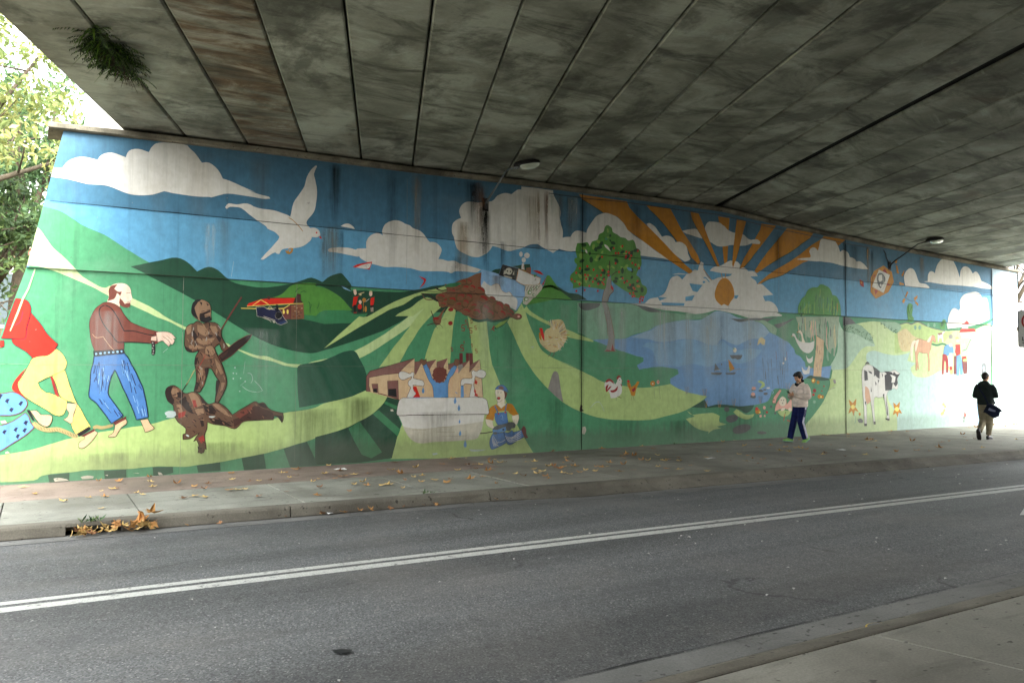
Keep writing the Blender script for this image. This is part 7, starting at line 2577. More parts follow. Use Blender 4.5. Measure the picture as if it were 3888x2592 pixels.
def m_stain(name, c):
    t = NT(name, .85, .2)
    t.base(c)
    at = t.n('Attribute', attribute_name='fade')
    n1 = t.noise(t.coord('Object', scale=(16, 1, .7)), 1.0, 7, .68)
    n2 = t.noise(t.coord('Object', scale=(60, 1, 2.5)), 1.0, 4, .6)
    a = t.mix(1, t.gray(n1, .30, .62), t.gray(n2, .2, .75, .4, 1), 'MULTIPLY')
    m2 = t.n('Math', operation='MULTIPLY'); t.l(a, m2.inputs[0]); t.l(at.outputs['Fac'], m2.inputs[1])
    m2.use_clamp = True
    t.l(m2.outputs[0], t.b.inputs['Alpha'])
    return t.m
STAIN = dict(k=m_stain('stain_soot', lin(34, 34, 28)), r=m_stain('stain_rust', lin(112, 74, 40)), g=m_stain('stain_grey', lin(120, 118, 100)), y=m_stain('stain_ochre', lin(150, 124, 78)), w=m_stain('stain_chalk', lin(196, 204, 196)))
RUN = [(9.55, 2.4, 3.1, .4, 'w', .35), (10.6, 1.9, 3.15, .6, 'w', .65), (11.1, 1.6, 3.1, .35, 'w', .8), (12.3, 1.2, 3.15, .7, 'w', .8), (13.1, .9, 3.1, .5, 'w', .7), (13.8, 1.3, 3.1, .8, 'w', .8), (15.2, 1.0, 3.1, .7, 'w', .7), (16.4, 1.4, 3.1, .6, 'w', .6), (9.75, 4.6, 5.4, .4, 'w', .8), (9.2, 4.9, 5.4, .3, 'w', .7), (7.6, 1.2, 3.1, .5, 'w', .4), (2.4, 3.3, 4.1, .3, 'w', .6), (.9, 1.2, 2.6, .6, 'w', .4), (3.3, 1.0, 2.4, .7, 'w', .4),
       (9.3, .02, 1.1, .7, 'k', .5), (8.3, .02, .7, 1.0, 'k', .5), (11.2, .02, .6, 1.2, 'k', .4), (12.9, .02, .55, 1.2, 'k', .45), (15.0, .02, .6, 1.3, 'k', .45), (17.0, .02, .5, 1.2, 'k', .4), (2.6, .02, .5, 1.1, 'k', .4), (1.0, .02, .4, 1.1, 'g', .4), (7.30, 4.3, 5.42, .42, 'k', 1.3), (7.45, 3.9, 5.44, .30, 'r', 1.3), (7.56, 3.7, 4.95, .22, 'k', 1.5), (7.62, 3.35, 4.9, .30, 'k', 1.2), (7.1, 3.1, 4.6, .45, 'y', 1.0), (8.0, 3.3, 4.3, .2, 'k', 1.0), (6.95, 3.0, 3.9, .3, 'k', .9),
       (7.85, 2.9, 3.6, .5, 'y', .8), (4.50, 4.15, 5.38, .26, 'k', 1.3), (4.46, 3.25, 4.25, .45, 'g', 1.1), (4.62, 3.22, 4.2, .14, 'k', .7), (4.3, 3.22, 4.2, .2, 'g', .9), (9.05, 4.1, 5.45, .16, 'r', 1.4), (8.85, 3.8, 5.45, .12, 'y', 1.2), (8.7, 4.1, 5.3, .5, 'y', .7),
       (9.7, 4.3, 5.40, .35, 'g', 1.0), (9.4, 4.4, 5.4, .2, 'g', .9), (5.6, 3.4, 5.4, .3, 'k', .6), (6.1, 3.4, 5.4, .22, 'y', .7), (2.6, 3.3, 4.2, .35, 'g', .5), (1.6, 3.5, 5.0, .4, 'y', .15), (2.2, 3.6, 5.3, .5, 'y', .25), (3.2, 3.8, 5.3, .4, 'g', .4),
       (19.9, 3.9, 5.2, .22, 'y', 1.1), (20.1, 3.8, 5.1, .12, 'k', 1.1), (19.3, 4.2, 5.2, .5, 'k', .7), (18.9, 3.2, 5.2, .3, 'k', .6), (18.92, .1, 3.1, .35, 'k', .7), (10.0, 3.3, 5.4, .3, 'k', .7), (10.0, .2, 3.1, .22, 'k', .7), (11.5, 3.6, 5.5, .3, 'k', .5), (13.2, 3.4, 5.5, .4, 'y', .5),
       (15.0, 3.4, 5.4, .4, 'k', .4), (16.2, 3.3, 5.3, .25, 'k', .6), (14.2, 1.4, 3.1, .25, 'k', .6), (12.6, 1.5, 3.1, .3, 'g', .6), (22.5, 4.2, 5.1, .35, 'y', .7), (8.2, .3, 3.0, .4, 'k', .35), (5.0, .2, 1.2, .8, 'k', .7), (4.2, .0, 1.0, 1.0, 'k', .6), (6.6, .1, .9, .9, 'g', .6), (26.35, 3.2, 5.0, .3, 'k', .8), (26.35, .2, 3.1, .2, 'k', .5)]
for i, (x, z0, z1, w, c, s) in enumerate(RUN):
    if z1 > LEDGE > z0 and z0 > LEDGE-.5: z0 = LEDGE+.01
    runoff(x, z0, z1, w, c, s, i+1)
# ================================================================= bridge deck: planks side by side, skewed over the road
bridge = empty('bridge', (0, 0, 0))
tag(bridge, 'wide concrete railway bridge deck of stained planks over the road', 'bridge')
def dirx(x): return .393+.0345*max(-.1, min(1.25, (x-1)/13))       # run of the planks: dx per dy
def soff(x): return top(x)+.135
def plank(x0, x1, dz=0.0, rust=0.0):
    y0, y1 = 14.25, -1.2
    ch = .022
    c0 = Vector(((x0+x1)/2, WY, 0))
    V = []; F = []
    N = 8
    for i in range(N+1):
        y = y0+(y1-y0)*i/N
        a = x0+(y-WY)*dirx(x0); b = x1+(y-WY)*dirx(x1)
        za, zb = soff(x0)+dz, soff(x1)+dz
        V += [(a, y, za+.55), (a, y, za+ch), (a+ch, y, za), (b-ch, y, zb), (b, y, zb+ch), (b, y, zb+.55)]
    for i in range(N):
        for k in range(6):
            p, q = i*6+k, i*6+(k+1) % 6
            F.append((p, p+6, q+6, q))
    F.append(tuple(range(6))); F.append(tuple(N*6+k for k in range(5, -1, -1)))
    V = [(x-c0.x, y-c0.y, z) for x, y, z in V]
    # run each plank's own grain along its length
    o = mesh('plank', V, F, M['beam'], bridge)
    o.location = c0
    o.color = (rust, 0, 0, 1)                      # how rust-stained this plank is
    return o
bx = [1.04, 1.99, 2.98, 4.0, 5.01, 6.03, 7.06, 8.07, 9.08, 10.08, 11.07, 12.1, 13.13, 14.02]
for i, (a, b) in enumerate(zip(bx, bx[1:])): plank(a+rnd.uniform(.008, .016), b-rnd.uniform(.008, .016), rnd.uniform(-.006, .006), {2: 1.0, 0: .12, 1: .1}.get(i, .03))
b2 = [14.22+1.01*i for i in range(13)]+[27.3]
for a, b in zip(b2, b2[1:]): plank(a+rnd.uniform(.006, .012), b-rnd.uniform(.006, .012), rnd.uniform(-.006, .006))
# black strip painting the shade inside the wide joint between the two spans
V, F = [], []
for i in range(9):
    y = 14.25+(-1.2-14.25)*i/8
    a = 14.0+(y-WY)*dirx(14.02); b = 14.24+(y-WY)*dirx(14.22)
    V += [(a, y, soff(14.02)+.02), (b, y, soff(14.22)+.05)]
    if i: k = 2*(i-1); F.append((k, k+1, k+3, k+2))
mesh('joint_shade', V, F, M['black'], bridge)
# topping above the planks closes the gaps; parapets stand on both edges
V = []; F = []
px = [1.0+i*1.1 for i in range(24)]+[27.2]
for x in px:
    for y in (14.4, -1.4):
        for dz in (.5, .72): V.append((x+(y-WY)*dirx(x), y, soff(x)+dz))
for k in range(len(px)-1):
    a, b = k*4, (k+1)*4
    F += [(a, a+2, b+2, b), (a+1, b+1, b+3, a+3), (a, b, b+1, a+1), (a+2, a+3, b+3, b+2)]
F += [(0, 1, 3, 2)]; k = (len(px)-1)*4; F += [(k, k+2, k+3, k+1)]
mesh('deck_topping', V, F, M['coping'], bridge)
# upstand closing the deck end above the coping
V = []; F = []
ux = [1.75+i for i in range(26)]
for x in ux:
    V += [(x, 14.22, top(x)+.09), (x, 14.40, top(x)+.09), (x, 14.22, soff(x)+.6), (x, 14.40, soff(x)+.6)]
for k in range(len(ux)-1):
    a, b = k*4, (k+1)*4
    F += [(a, b, b+2, a+2), (a+1, a+3, b+3, b+1), (a, a+1, b+1, b), (a+2, b+2, b+3, a+3)]
F += [(0, 2, 3, 1)]; k = (len(ux)-1)*4; F += [(k, k+1, k+3, k+2)]
mesh('end_upstand', V, F, M['coping'], bridge)
# unseen near abutment behind the camera, both ends lengthened to trim the light
V, F = boxv(-11, 29, -2.2, -.82, -.4, 5.05)
tag(mesh('near_abutment', V, F, M['wall']), 'unseen plain concrete abutment wall along the near footpath, lengthened to trim light', 'abutment')
# fill behind the mural wall and far ground
V = [(-.9, 14.35, -.4), (-1.0, 14.5, 1.0), (.8, 14.4, 2.6), (26.5, 14.4, 2.6), (30, 14.35, .4), (-14, 22, -.4), (-3, 20, 2.2), (.8, 20, 2.8), (26.5, 20, 2.8), (32, 20, .8), (-18, 60, -.4), (-3, 60, 2.8), (1, 60, 3), (27, 60, 3), (36, 60, 1), (-5.5, 15.2, -.4), (40, 14.4, -.4), (46, 22, -.4), (50, 60, -.4)]
F = [(0, 2, 1), (1, 2, 7, 6), (1, 6, 5, 15), (0, 1, 15), (4, 16, 17, 9), (9, 17, 18, 14), (2, 3, 8, 7), (3, 4, 9, 8), (5, 6, 11, 10), (6, 7, 12, 11), (7, 8, 13, 12), (8, 9, 14, 13)]
tag(mesh('embankment', V, F, M['earth'], smooth=True), kind='structure')
# pale parapet end standing on the coping, left of the deck
V = [(.56, .32), (.72, .96), (1.6, .96), (1.6, .12), (.56, .12)]
V3 = [(x, 13.98, top(.8)+z) for x, z in V]+[(x, 14.30, top(.8)+z) for x, z in V]
n = 5
F = [tuple(range(n-1, -1, -1)), tuple(range(n, 2*n))]+[(i, (i+1) % n, (i+1) % n+n, i+n) for i in range(n)]
tag(mesh('parapet_end', V3, F, M['parapet']), 'pale concrete parapet block on the coping beside the left edge of the deck', 'parapet')
# pale wing wall continuing past the right end of the mural
V, F = boxv(28.3, 46, 14.2, 14.5, -.3, 3.1)
tag(mesh('wing_wall', V, F, M['parapet']), 'low pale wing wall beyond the right end of the mural', 'wall')

# ================================================================= lamps on bracket arms
def lamp(base, elbow, head, hd, label, mat):
    r = empty('street_lamp', base)
    tag(r, label, 'lamp', 'bracket lamps on the mural wall')
    B = Vector(base)
    L = lambda p: Vector(p)-B
    V, F = boxv(-.07, .07, -.012, .02, -.16, .10)
    V2, F2 = tube([(-.0, -.02, -.12), (0, -.05, -.02), (0, -.02, .06)], .022, 8)
    mesh('wall_plate', *join([(V, F), (V2, F2)]), M['darksteel'], r)
    h = L(head); e = L(elbow)
    mid = e*.5+Vector((0, 0, -.015))
    mesh('arm', *tube([(0, -.03, -.02), mid*.5, mid, e*.8, e, e.lerp(h, .55), h], [.02, .018, .017, .016, .016, .016, .016], 10), mat, r, True)
    d = Vector(hd).normalized()
    s = d.cross(Vector((0, 0, 1))).normalized()
    u = s.cross(d)
    Lh, Wd, Hh = .50, .12, .10
    V = []; F = []
    n = 14
    sec = [(0, .25, .45), (.08, .55, .8), (.25, .9, 1), (.55, 1, 1), (.8, .92, .9), (.95, .6, .6), (1, .2, .25)]
    for t_, w, hh in sec:
        c = h+d*(t_*Lh-.04)
        for k in range(n):
            a = math.pi*k/(n-1)
            V.append(tuple(c+s*(Wd*w*math.cos(a))+u*(Hh*hh*math.sin(a))))
    for i in range(len(sec)-1):
        for k in range(n-1):
            F.append((i*n+k, i*n+k+1, (i+1)*n+k+1, (i+1)*n+k))
        F.append((i*n, (i+1)*n, (i+1)*n+n-1, i*n+n-1))
    F.append(tuple(range(n))); F.append(tuple((len(sec)-1)*n+k for k in range(n-1, -1, -1)))
    hdm = mesh('lamp_housing', V, F, M['darksteel'], r, False)
    V = []; F = []
    sec = [(.22, .35, .15), (.3, .8, .7), (.5, .95, 1), (.75, .9, .95), (.92, .6, .55), (.98, .2, .15)]
    for t_, w, hh in sec:
        c = h+d*(t_*Lh-.04)-u*.004
        for k in range(n):
            a = math.pi*k/(n-1)
            V.append(tuple(c+s*(Wd*w*math.cos(a))-u*(.085*hh*math.sin(a))))
    for i in range(len(sec)-1):
        for k in range(n-1):
            F.append((i*n+k, (i+1)*n+k, (i+1)*n+k+1, i*n+k+1))
    F.append(tuple(range(n-1, -1, -1))); F.append(tuple((len(sec)-1)*n+k for k in range(n)))
    mesh('lamp_bowl', V, F, M['glass'], r, True)
    V, F = tube([h-d*.03-u*.02+s*.0, h+d*.05-u*.02], .03, 8)
    mesh('clamp', V, F, M['steel'], r)
lamp((7.594, WY-PROUD, 5.03), (7.46, 12.55, 5.44), (7.50, 12.28, 5.455), (.86, -.5, .16), 'left bracket lamp with pale arm above the stained painted cloud', M['steel'])
lamp((20.905, WY-PROUD, 4.766), (20.72, 12.62, 5.21), (20.55, 12.25, 5.215), (.88, -.42, .1), 'right bracket lamp with dark arm above the painted windmill sign', M['darksteel'])
# cable stub beside the right lamp
V, F = tube([(20.62, WY-PROUD-.02, 5.16), (20.70, WY-PROUD-.03, 5.05), (20.72, WY-PROUD-.03, 4.95), (20.80, WY-PROUD-.03, 4.86), (20.86, WY-PROUD-.03, 4.79)], .014, 6)
tag(mesh('lamp_cable', V, F, M['darksteel']), 'short black cable running down from the coping to the right lamp', 'cable')

# ================================================================= no-left-turn sign at the right edge
sg = empty('traffic_sign', (18.95, 8.93, 0), math.radians(-62))
tag(sg, 'white no left turn sign with red ring on a grey post', 'traffic sign')
def rrect(w, h, r, n=5):
    P = []
    for cx_, cz_, a0 in ((w/2-r, h/2-r, 0), (-w/2+r, h/2-r, 90), (-w/2+r, -h/2+r, 180), (w/2-r, -h/2+r, 270)):
        for i in range(n+1):
            a = math.radians(a0+90*i/n); P.append((cx_+r*math.cos(a), cz_+r*math.sin(a)))
    return P
def prism(P, y0, y1):
    n = len(P)
    V = [(x, y0, z) for x, z in P]+[(x, y1, z) for x, z in P]
    return V, [tuple(range(n-1, -1, -1)), tuple(range(n, 2*n))]+[(i, (i+1) % n, (i+1) % n+n, i+n) for i in range(n)]
SW, SH, SZ = .55, .83, 2.65
white = plain('sign_white', lin(205, 206, 200), .5, .4, var=.05)
blackp = plain('sign_black', lin(16, 16, 16), .5)
redp = plain('sign_red', lin(170, 28, 30), .5)
def onsign(v): return [(x, y, z+SZ) for x, y, z in v]
V, F = prism(rrect(SW, SH, .05), 0, .004); mesh('sign_border', onsign(V), F, blackp, sg)
V, F = prism(rrect(SW-.035, SH-.035, .04), -.003, .0005); mesh('sign_face', onsign(V), F, white, sg)
n = 32; V = []; F = []
for i in range(n):
    a = 2*math.pi*i/n
    for r in (.205, .17): V.append((r*math.cos(a), -.0045, .17+r*math.sin(a)))
    F.append((2*i, 2*i+1, (2*i+3) % (2*n), (2*i+2) % (2*n)))
sl = math.radians(45)
k = len(V); V += [(p*math.cos(sl)-q*math.sin(sl), -.0045, .17-p*math.sin(sl)-q*math.cos(sl)) for p, q in ((-.172, -.016), (.172, -.016), (.172, .016), (-.172, .016))]; F.append((k, k+1, k+2, k+3))
mesh('red_ring', onsign(V), F, redp, sg)
A = [(.06, .05), (.06, .24), (-.05, .24), (-.05, .28), (-.13, .215), (-.05, .15), (-.05, .19), (.01, .19), (.01, .05)]
mesh('turn_arrow', onsign([(x, -.004, z) for x, z in A]), [tuple(range(len(A)))], blackp, sg)
GL = {'N': ['1...1', '11..1', '1.1.1', '1..11', '1...1'], 'O': ['.111.', '1...1', '1...1', '1...1', '.111.'], 'L': ['1....', '1....', '1....', '1....', '11111'], 'E': ['11111', '1....', '1111.', '1....', '11111'],
      'F': ['11111', '1....', '1111.', '1....', '1....'], 'T': ['11111', '..1..', '..1..', '..1..', '..1..'], 'U': ['1...1', '1...1', '1...1', '1...1', '.111.'], 'R': ['1111.', '1...1', '1111.', '1..1.', '1...1']}
V = []; F = []
for word, z0 in (('NO', -.075), ('LEFT', -.195), ('TURN', -.315)):
    u = .017
    wd = len(word)*6*u-u
    for li, chx in enumerate(word):
        for rr_, row in enumerate(GL[chx]):
            for cc, bit in enumerate(row):
                if bit == '1':
                    x = -wd/2+(li*6+cc)*u; z = z0-rr_*u*1.05
                    k = len(V); V += [(x, -.004, z), (x+u, -.004, z), (x+u, -.004, z+u*1.05), (x, -.004, z+u*1.05)]; F.append((k, k+1, k+2, k+3))
tag(mesh('lettering', onsign(V), F, blackp, sg), kind='stuff')
V, F = tube([(0, .04, 0), (0, .04, SZ+SH/2)], .03, 12); mesh('post', V, F, M['steel'], sg, True)

# ================================================================= trees
def leaf_cloud(name, blobs, n, size, mat, parent, seed, sq=.75):
    r = random.Random(seed)
    V = []; F = []; tint = []
    for _ in range(n):
        c, R = blobs[r.randrange(len(blobs))]
        d = Vector((r.gauss(0, 1), r.gauss(0, 1), r.gauss(0, 1))).normalized()
        rad = R*(r.random()**.45)
        p = Vector(c)+Vector((d.x*rad, d.y*rad, d.z*rad*sq))
        nrm = (d*.4+Vector((r.uniform(-1, 1), r.uniform(-1, 1), r.uniform(-.2, 1)))).normalized()
        a = nrm.cross(Vector((r.uniform(-1, 1), r.uniform(-1, 1), r.uniform(-1, 1)))).normalized()
        b = nrm.cross(a)
        s = size*r.uniform(.6, 1.35)
        k = len(V)
        V += [tuple(p-a*s), tuple(p-b*s*.42+nrm*s*.12), tuple(p+a*s), tuple(p+b*s*.42+nrm*s*.12)]
        F.append((k, k+1, k+2, k+3))
        tint.append(min(1, max(0, .5+.28*noise.noise(p*.9+Vector((seed, 0, 0)))+r.uniform(-.28, .28))))
    me = bpy.data.meshes.new(name)
    me.from_pydata(V, [], F)
    at = me.attributes.new('tint', 'FLOAT', 'FACE')
    at.data.foreach_set('value', tint)
    return link(name, me, mat, parent)

bark = m_concrete('bark', lin(58, 50, 40), lin(92, 80, 66), 3, lin(50, 54, 40), 30, .8)
FOL = dict(
    gold=m_foliage('foliage_gold', lin(84, 104, 60), lin(122, 134, 78), lin(168, 162, 96)),
    green=m_foliage('foliage_green', lin(40, 62, 42), lin(74, 102, 64), lin(116, 138, 86)),
    dark=m_foliage('foliage_dark', lin(40, 58, 36), lin(72, 94, 54), lin(112, 128, 70)))
def tree(base, crown_c, R, kind, n, size, label, seed, bare=0):
    r = random.Random(seed)
    t_ = empty('tree', base)
    tag(t_, label, 'tree', 'trees behind the left end of the mural' if not bare else 'bare trees beyond the right end')
    B = Vector(base); cc = Vector(crown_c)-B
    parts = []
    fork = Vector((cc.x*.25, cc.y*.25, max(1.2, cc.z-R*1.1)))
    parts.append(tube([(0, 0, -.3), (fork.x*.3, fork.y*.3, fork.z*.5), tuple(fork)], [.06*R+.05, .05*R+.04, .045*R+.03], 9))
    ends = []
    tw = []
    for i in range(9 if not bare else 12):
        d = Vector((r.gauss(0, 1), r.gauss(0, 1), r.gauss(.3, .7))).normalized()
        e = cc+d*R*r.uniform(.55, .95)
        m_ = fork.lerp(e, .5)+Vector((r.uniform(-.2, .2), r.uniform(-.2, .2), r.uniform(.1, .4)))*R*.4
        parts.append(tube([tuple(fork), tuple(m_), tuple(e)], [.035*R+.02, .02*R+.01, .01*R], 6))
        ends.append(e)
        for _ in range(3 if not bare else 9):
            f = e.lerp(m_, r.random())
            d2 = Vector((r.gauss(0, 1), r.gauss(0, 1), r.gauss(.2, .8))).normalized()
            e2 = f+d2*R*r.uniform(.25, .6)
            tw.append(tube([tuple(f), tuple(f.lerp(e2, .5)+Vector((0, 0, r.uniform(-.1, .15)))*R*.4), tuple(e2)], [.008*R+.006, .006*R+.004, .003*R], 4))
            ends.append(e2)
    mesh('trunk', *join(parts[:1]), bark, t_, True)
    mesh('branches', *join(parts[1:]+tw), bark, t_, True)
    if n:
        blobs = [(tuple(e), R*r.uniform(.16, .34)) for e in ends]
        blobs += [(tuple(cc+Vector((r.gauss(0, .45), r.gauss(0, .45), r.gauss(0, .4)))*R), R*r.uniform(.15, .3)) for _ in range(14)]
        leaf_cloud('crown', blobs, n, size, FOL[kind], t_, seed)
    return t_
tree((-2.6, 18.6, .6), (-1.2, 18.4, 7.0), 2.3, 'gold', 6000, .085, 'yellow leafed tree nearest the left edge of the bridge', 3)
tree((-.6, 25, 2.3), (.2, 25, 7.9), 2.6, 'green', 5200, .10, 'mid green tree just left of the pale parapet block', 5)
tree((-3.4, 27, 1.4), (-2.3, 26.4, 8.6), 2.8, 'green', 4000, .10, 'wide green tree behind the yellow leafed tree', 8)
tree((-1.0, 21, 2.3), (-.55, 21, 4.7), 1.35, 'dark', 2600, .08, 'low bushy dark tree hugging the raked end of the mural', 13)
tree((-2.6, 24, 1.4), (-1.4, 24, 5.4), 1.7, 'green', 2600, .09, 'thin gappy tree with white sky showing through it', 21)
tree((-1.9, 20, 1.3), (-1.1, 19.6, 3.4), 1.0, 'dark', 1500, .07, 'small shrubby tree beside the red jumper of the painted man', 34)
tree((33.5, 17.5, .4), (33.2, 17.2, 6.2), 3.4, None, 0, 0, 'bare grey tree just past the right end of the mural', 44, 1)
tree((41, 24, .4), (40.5, 23.5, 7.4), 4.2, None, 0, 0, 'taller bare tree further behind the right end of the mural', 46, 1)
# olive shrub at the foot of the far right edge
sh = empty('shrub', (30.0, 13.5, 0)); tag(sh, 'olive shrub at the foot of the right end of the wall', 'shrub')
leaf_cloud('leaves', [((rnd.uniform(-.5, .5), rnd.uniform(-.2, .2), .5+rnd.uniform(0, 1.0)), .3) for _ in range(9)], 700, .07, FOL['dark'], sh, 5)
V, F = tube([(0, 0, 0), (.05, 0, .6), (0, .05, 1.1)], [.03, .025, .01], 6); mesh('stem', V, F, bark, sh)
# pale building seen through the trees on the left
bd = empty('building', (-2.9, 40, 2.4)); tag(bd, 'pale flat roofed building glimpsed between the trees on the left', 'building')
V, F = boxv(-6, 3.6, 0, 8, 0, 5.6); mesh('wall', V, F, M['parapet'], bd)
V, F = boxv(-6.5, 4.4, -.9, 8.4, 5.6, 6.0); mesh('roof', V, F, M['parapet'], bd)
for i in range(4):
    V, F = boxv(-5.4+i*2.1, -4.0+i*2.1, -.06, .02, 1.2, 3.4); w_ = mesh('window', V, F, plain('window_glass', lin(60, 70, 72), .2, .6), bd) if i == 0 else mesh('window', V, F, bpy.data.materials['window_glass'], bd)
V, F = boxv(-6, 3.6, -.5, 0, 4.2, 4.5); mesh('awning', V, F, plain('awning_red', lin(190, 84, 78), .8), bd)
V, F = boxv(-6, 3.6, -.08, 0, .55, .72); mesh('yellow_band', V, F, plain('band_yellow', lin(212, 186, 60), .7), bd)

# ================================================================= fern hanging from the soffit joint
fr = empty('fern', (.72, 10.55, 5.47)); tag(fr, 'shaggy green fern growing out of the joint between two deck planks', 'fern')
rf = random.Random(9)
V = []; F = []; tint = []
for i in range(260):
    w = max(-.95, min(.95, rf.gauss(-.08, .27)))
    p = Vector((w*.38+rf.uniform(-.05, .05), w*1.0+rf.uniform(-.06, .06), .02))
    a = rf.uniform(0, 6.28)
    out = Vector((math.cos(a)-.1, math.sin(a)*.8-.15, 0))*rf.uniform(.12, .42)
    L = rf.uniform(.04, .2)
    P = [p+out*t_+Vector((0, 0, -.02+.05*math.sin(t_*2.2)-L*t_*t_)) for t_ in (0, .3, .6, .85, 1)]
    for j in range(len(P)-1):
        d = (P[j+1]-P[j]).normalized()
        s = d.cross(Vector((0, 0, 1))).normalized() if abs(d.z) < .98 else Vector((1, 0, 0))
        for k in range(3):
            q = P[j].lerp(P[j+1], k/3)
            for sg_ in (-1, 1):
                l = .06*(1-.16*j)*rf.uniform(.7, 1.2)
                b = len(V)
                tip = q+s*sg_*l+d*l*.4+Vector((0, 0, -.02))
                V += [tuple(q-d*.009), tuple(q+d*.012), tuple(tip)]
                F.append((b, b+1, b+2)); tint.append(rf.random()*.8+.1*(1-j/4))
for i in range(46):
    w = max(-.8, min(.8, rf.gauss(-.1, .3))); p = Vector((w*.38, w, 0)); a = rf.uniform(1.8, 5.2)
    out = Vector((math.cos(a), math.sin(a)*.7, 0))*rf.uniform(.15, .42); L = rf.uniform(.06, .28); sd = Vector((-math.sin(a), math.cos(a), 0))*rf.uniform(.010, .018)
    P = [p+out*t_+Vector((0, 0, .03*math.sin(t_*3)-L*t_*t_)) for t_ in (0, .35, .7, 1)]
    for j in range(3):
        b = len(V); k0, k1 = (1, .9, .6)[j], (.9, .6, .1)[j]
        V += [tuple(P[j]-sd*k0), tuple(P[j]+sd*k0), tuple(P[j+1]+sd*k1), tuple(P[j+1]-sd*k1)]; F.append((b, b+1, b+2, b+3)); tint.append(rf.uniform(.45, 1))
me = bpy.data.meshes.new('fronds'); me.from_pydata(V, [], F); me.attributes.new('tint', 'FLOAT', 'FACE').data.foreach_set('value', tint)
link('fronds', me, m_foliage('fern_green', lin(16, 24, 10), lin(34, 54, 18), lin(84, 112, 38)), fr)
RT = []
for i in range(70):
    w = rf.uniform(-.3, .6)
    p = Vector((w*.38, w, 0)); e = p+Vector((rf.uniform(-.12, .12), rf.uniform(-.1, .1), -rf.uniform(.05, .2)))
    RT.append(tube([tuple(p), tuple(p.lerp(e, .5)+Vector((rf.uniform(-.04, .04), rf.uniform(-.04, .04), 0))), tuple(e)], [.006, .004, .002], 4))
mesh('roots', *join(RT), plain('root_brown', lin(58, 46, 34), .9), fr)

# ================================================================= fallen leaves and litter
LM = dict(
    y=m_leaf('leaf_yellow', lin(192, 164, 104), lin(202, 176, 116), lin(178, 148, 92)),
    o=m_leaf('leaf_orange', lin(168, 122, 70), lin(180, 138, 84), lin(150, 104, 60)),
    b=m_leaf('leaf_brown', lin(118, 86, 58), lin(140, 102, 70), lin(98, 70, 48)))
rl = random.Random(2)
def leaf_mesh(seed, curl):
    r = random.Random(seed)
    tips = [(-150, .55), (-75, .9), (0, 1.0), (75, .9), (150, .55)]
    P = [(0, 0, 0)]
    out = []
    for i, (a, L) in enumerate(tips):
        a = math.radians(a+r.uniform(-8, 8)); L *= r.uniform(.85, 1.1)
        for da, l in ((-.28, .62), (0, 1), (.28, .62)):
            out.append((math.sin(a+da)*L*l, math.cos(a+da)*L*l))
        if i < 4:
            am = math.radians((tips[i][0]+tips[i+1][0])/2); out.append((math.sin(am)*.36, math.cos(am)*.36))
    out.append((.06, -.12)); out.append((0, -.75)); out.append((-.06, -.12))
    V = [(0, 0, .04)]
    for x, y in out:
        d = math.hypot(x, y)
        z = curl*(d*d*.5*(.6+.8*abs(noise.noise(Vector((x*2, y*2, seed)))))+.25*x*x)+.03*r.random()
        V.append((x*(1-.35*curl*abs(x)), y, z))
    n = len(out)
    F = [(0, i+1, (i+1) % n+1) for i in range(n)]
    me = bpy.data.meshes.new('leaf')
    me.from_pydata(V, [], F)
    return me
LMESH = {}
for k in 'yob':
    LMESH[k] = []
    for s in range(4):
        me = leaf_mesh(s*7+ord(k), (.25, .5, .8, 1.2)[s]); me.materials.append(LM[k]); LMESH[k].append(me)
WORD = dict(y='yellow', o='orange', b='brown')
def drop(x, y, z, k, size, where, tilt=.15, v=None):
    o = bpy.data.objects.new('fallen_leaf', rl.choice(LMESH[k]) if v is None else LMESH[k][v])
    C.objects.link(o)
    o.location = (x, y, z)
    o.rotation_euler = (rl.uniform(-tilt, tilt), rl.uniform(-tilt, tilt), rl.uniform(0, 6.28))
    o.scale = (size,)*3
    tag(o, 'dry %s plane leaf %s' % (WORD[k], where[0]), 'leaf', '%s leaves %s' % (WORD[k], where[1]))
FPW = ('lying flat on the far footpath', 'on the far footpath')
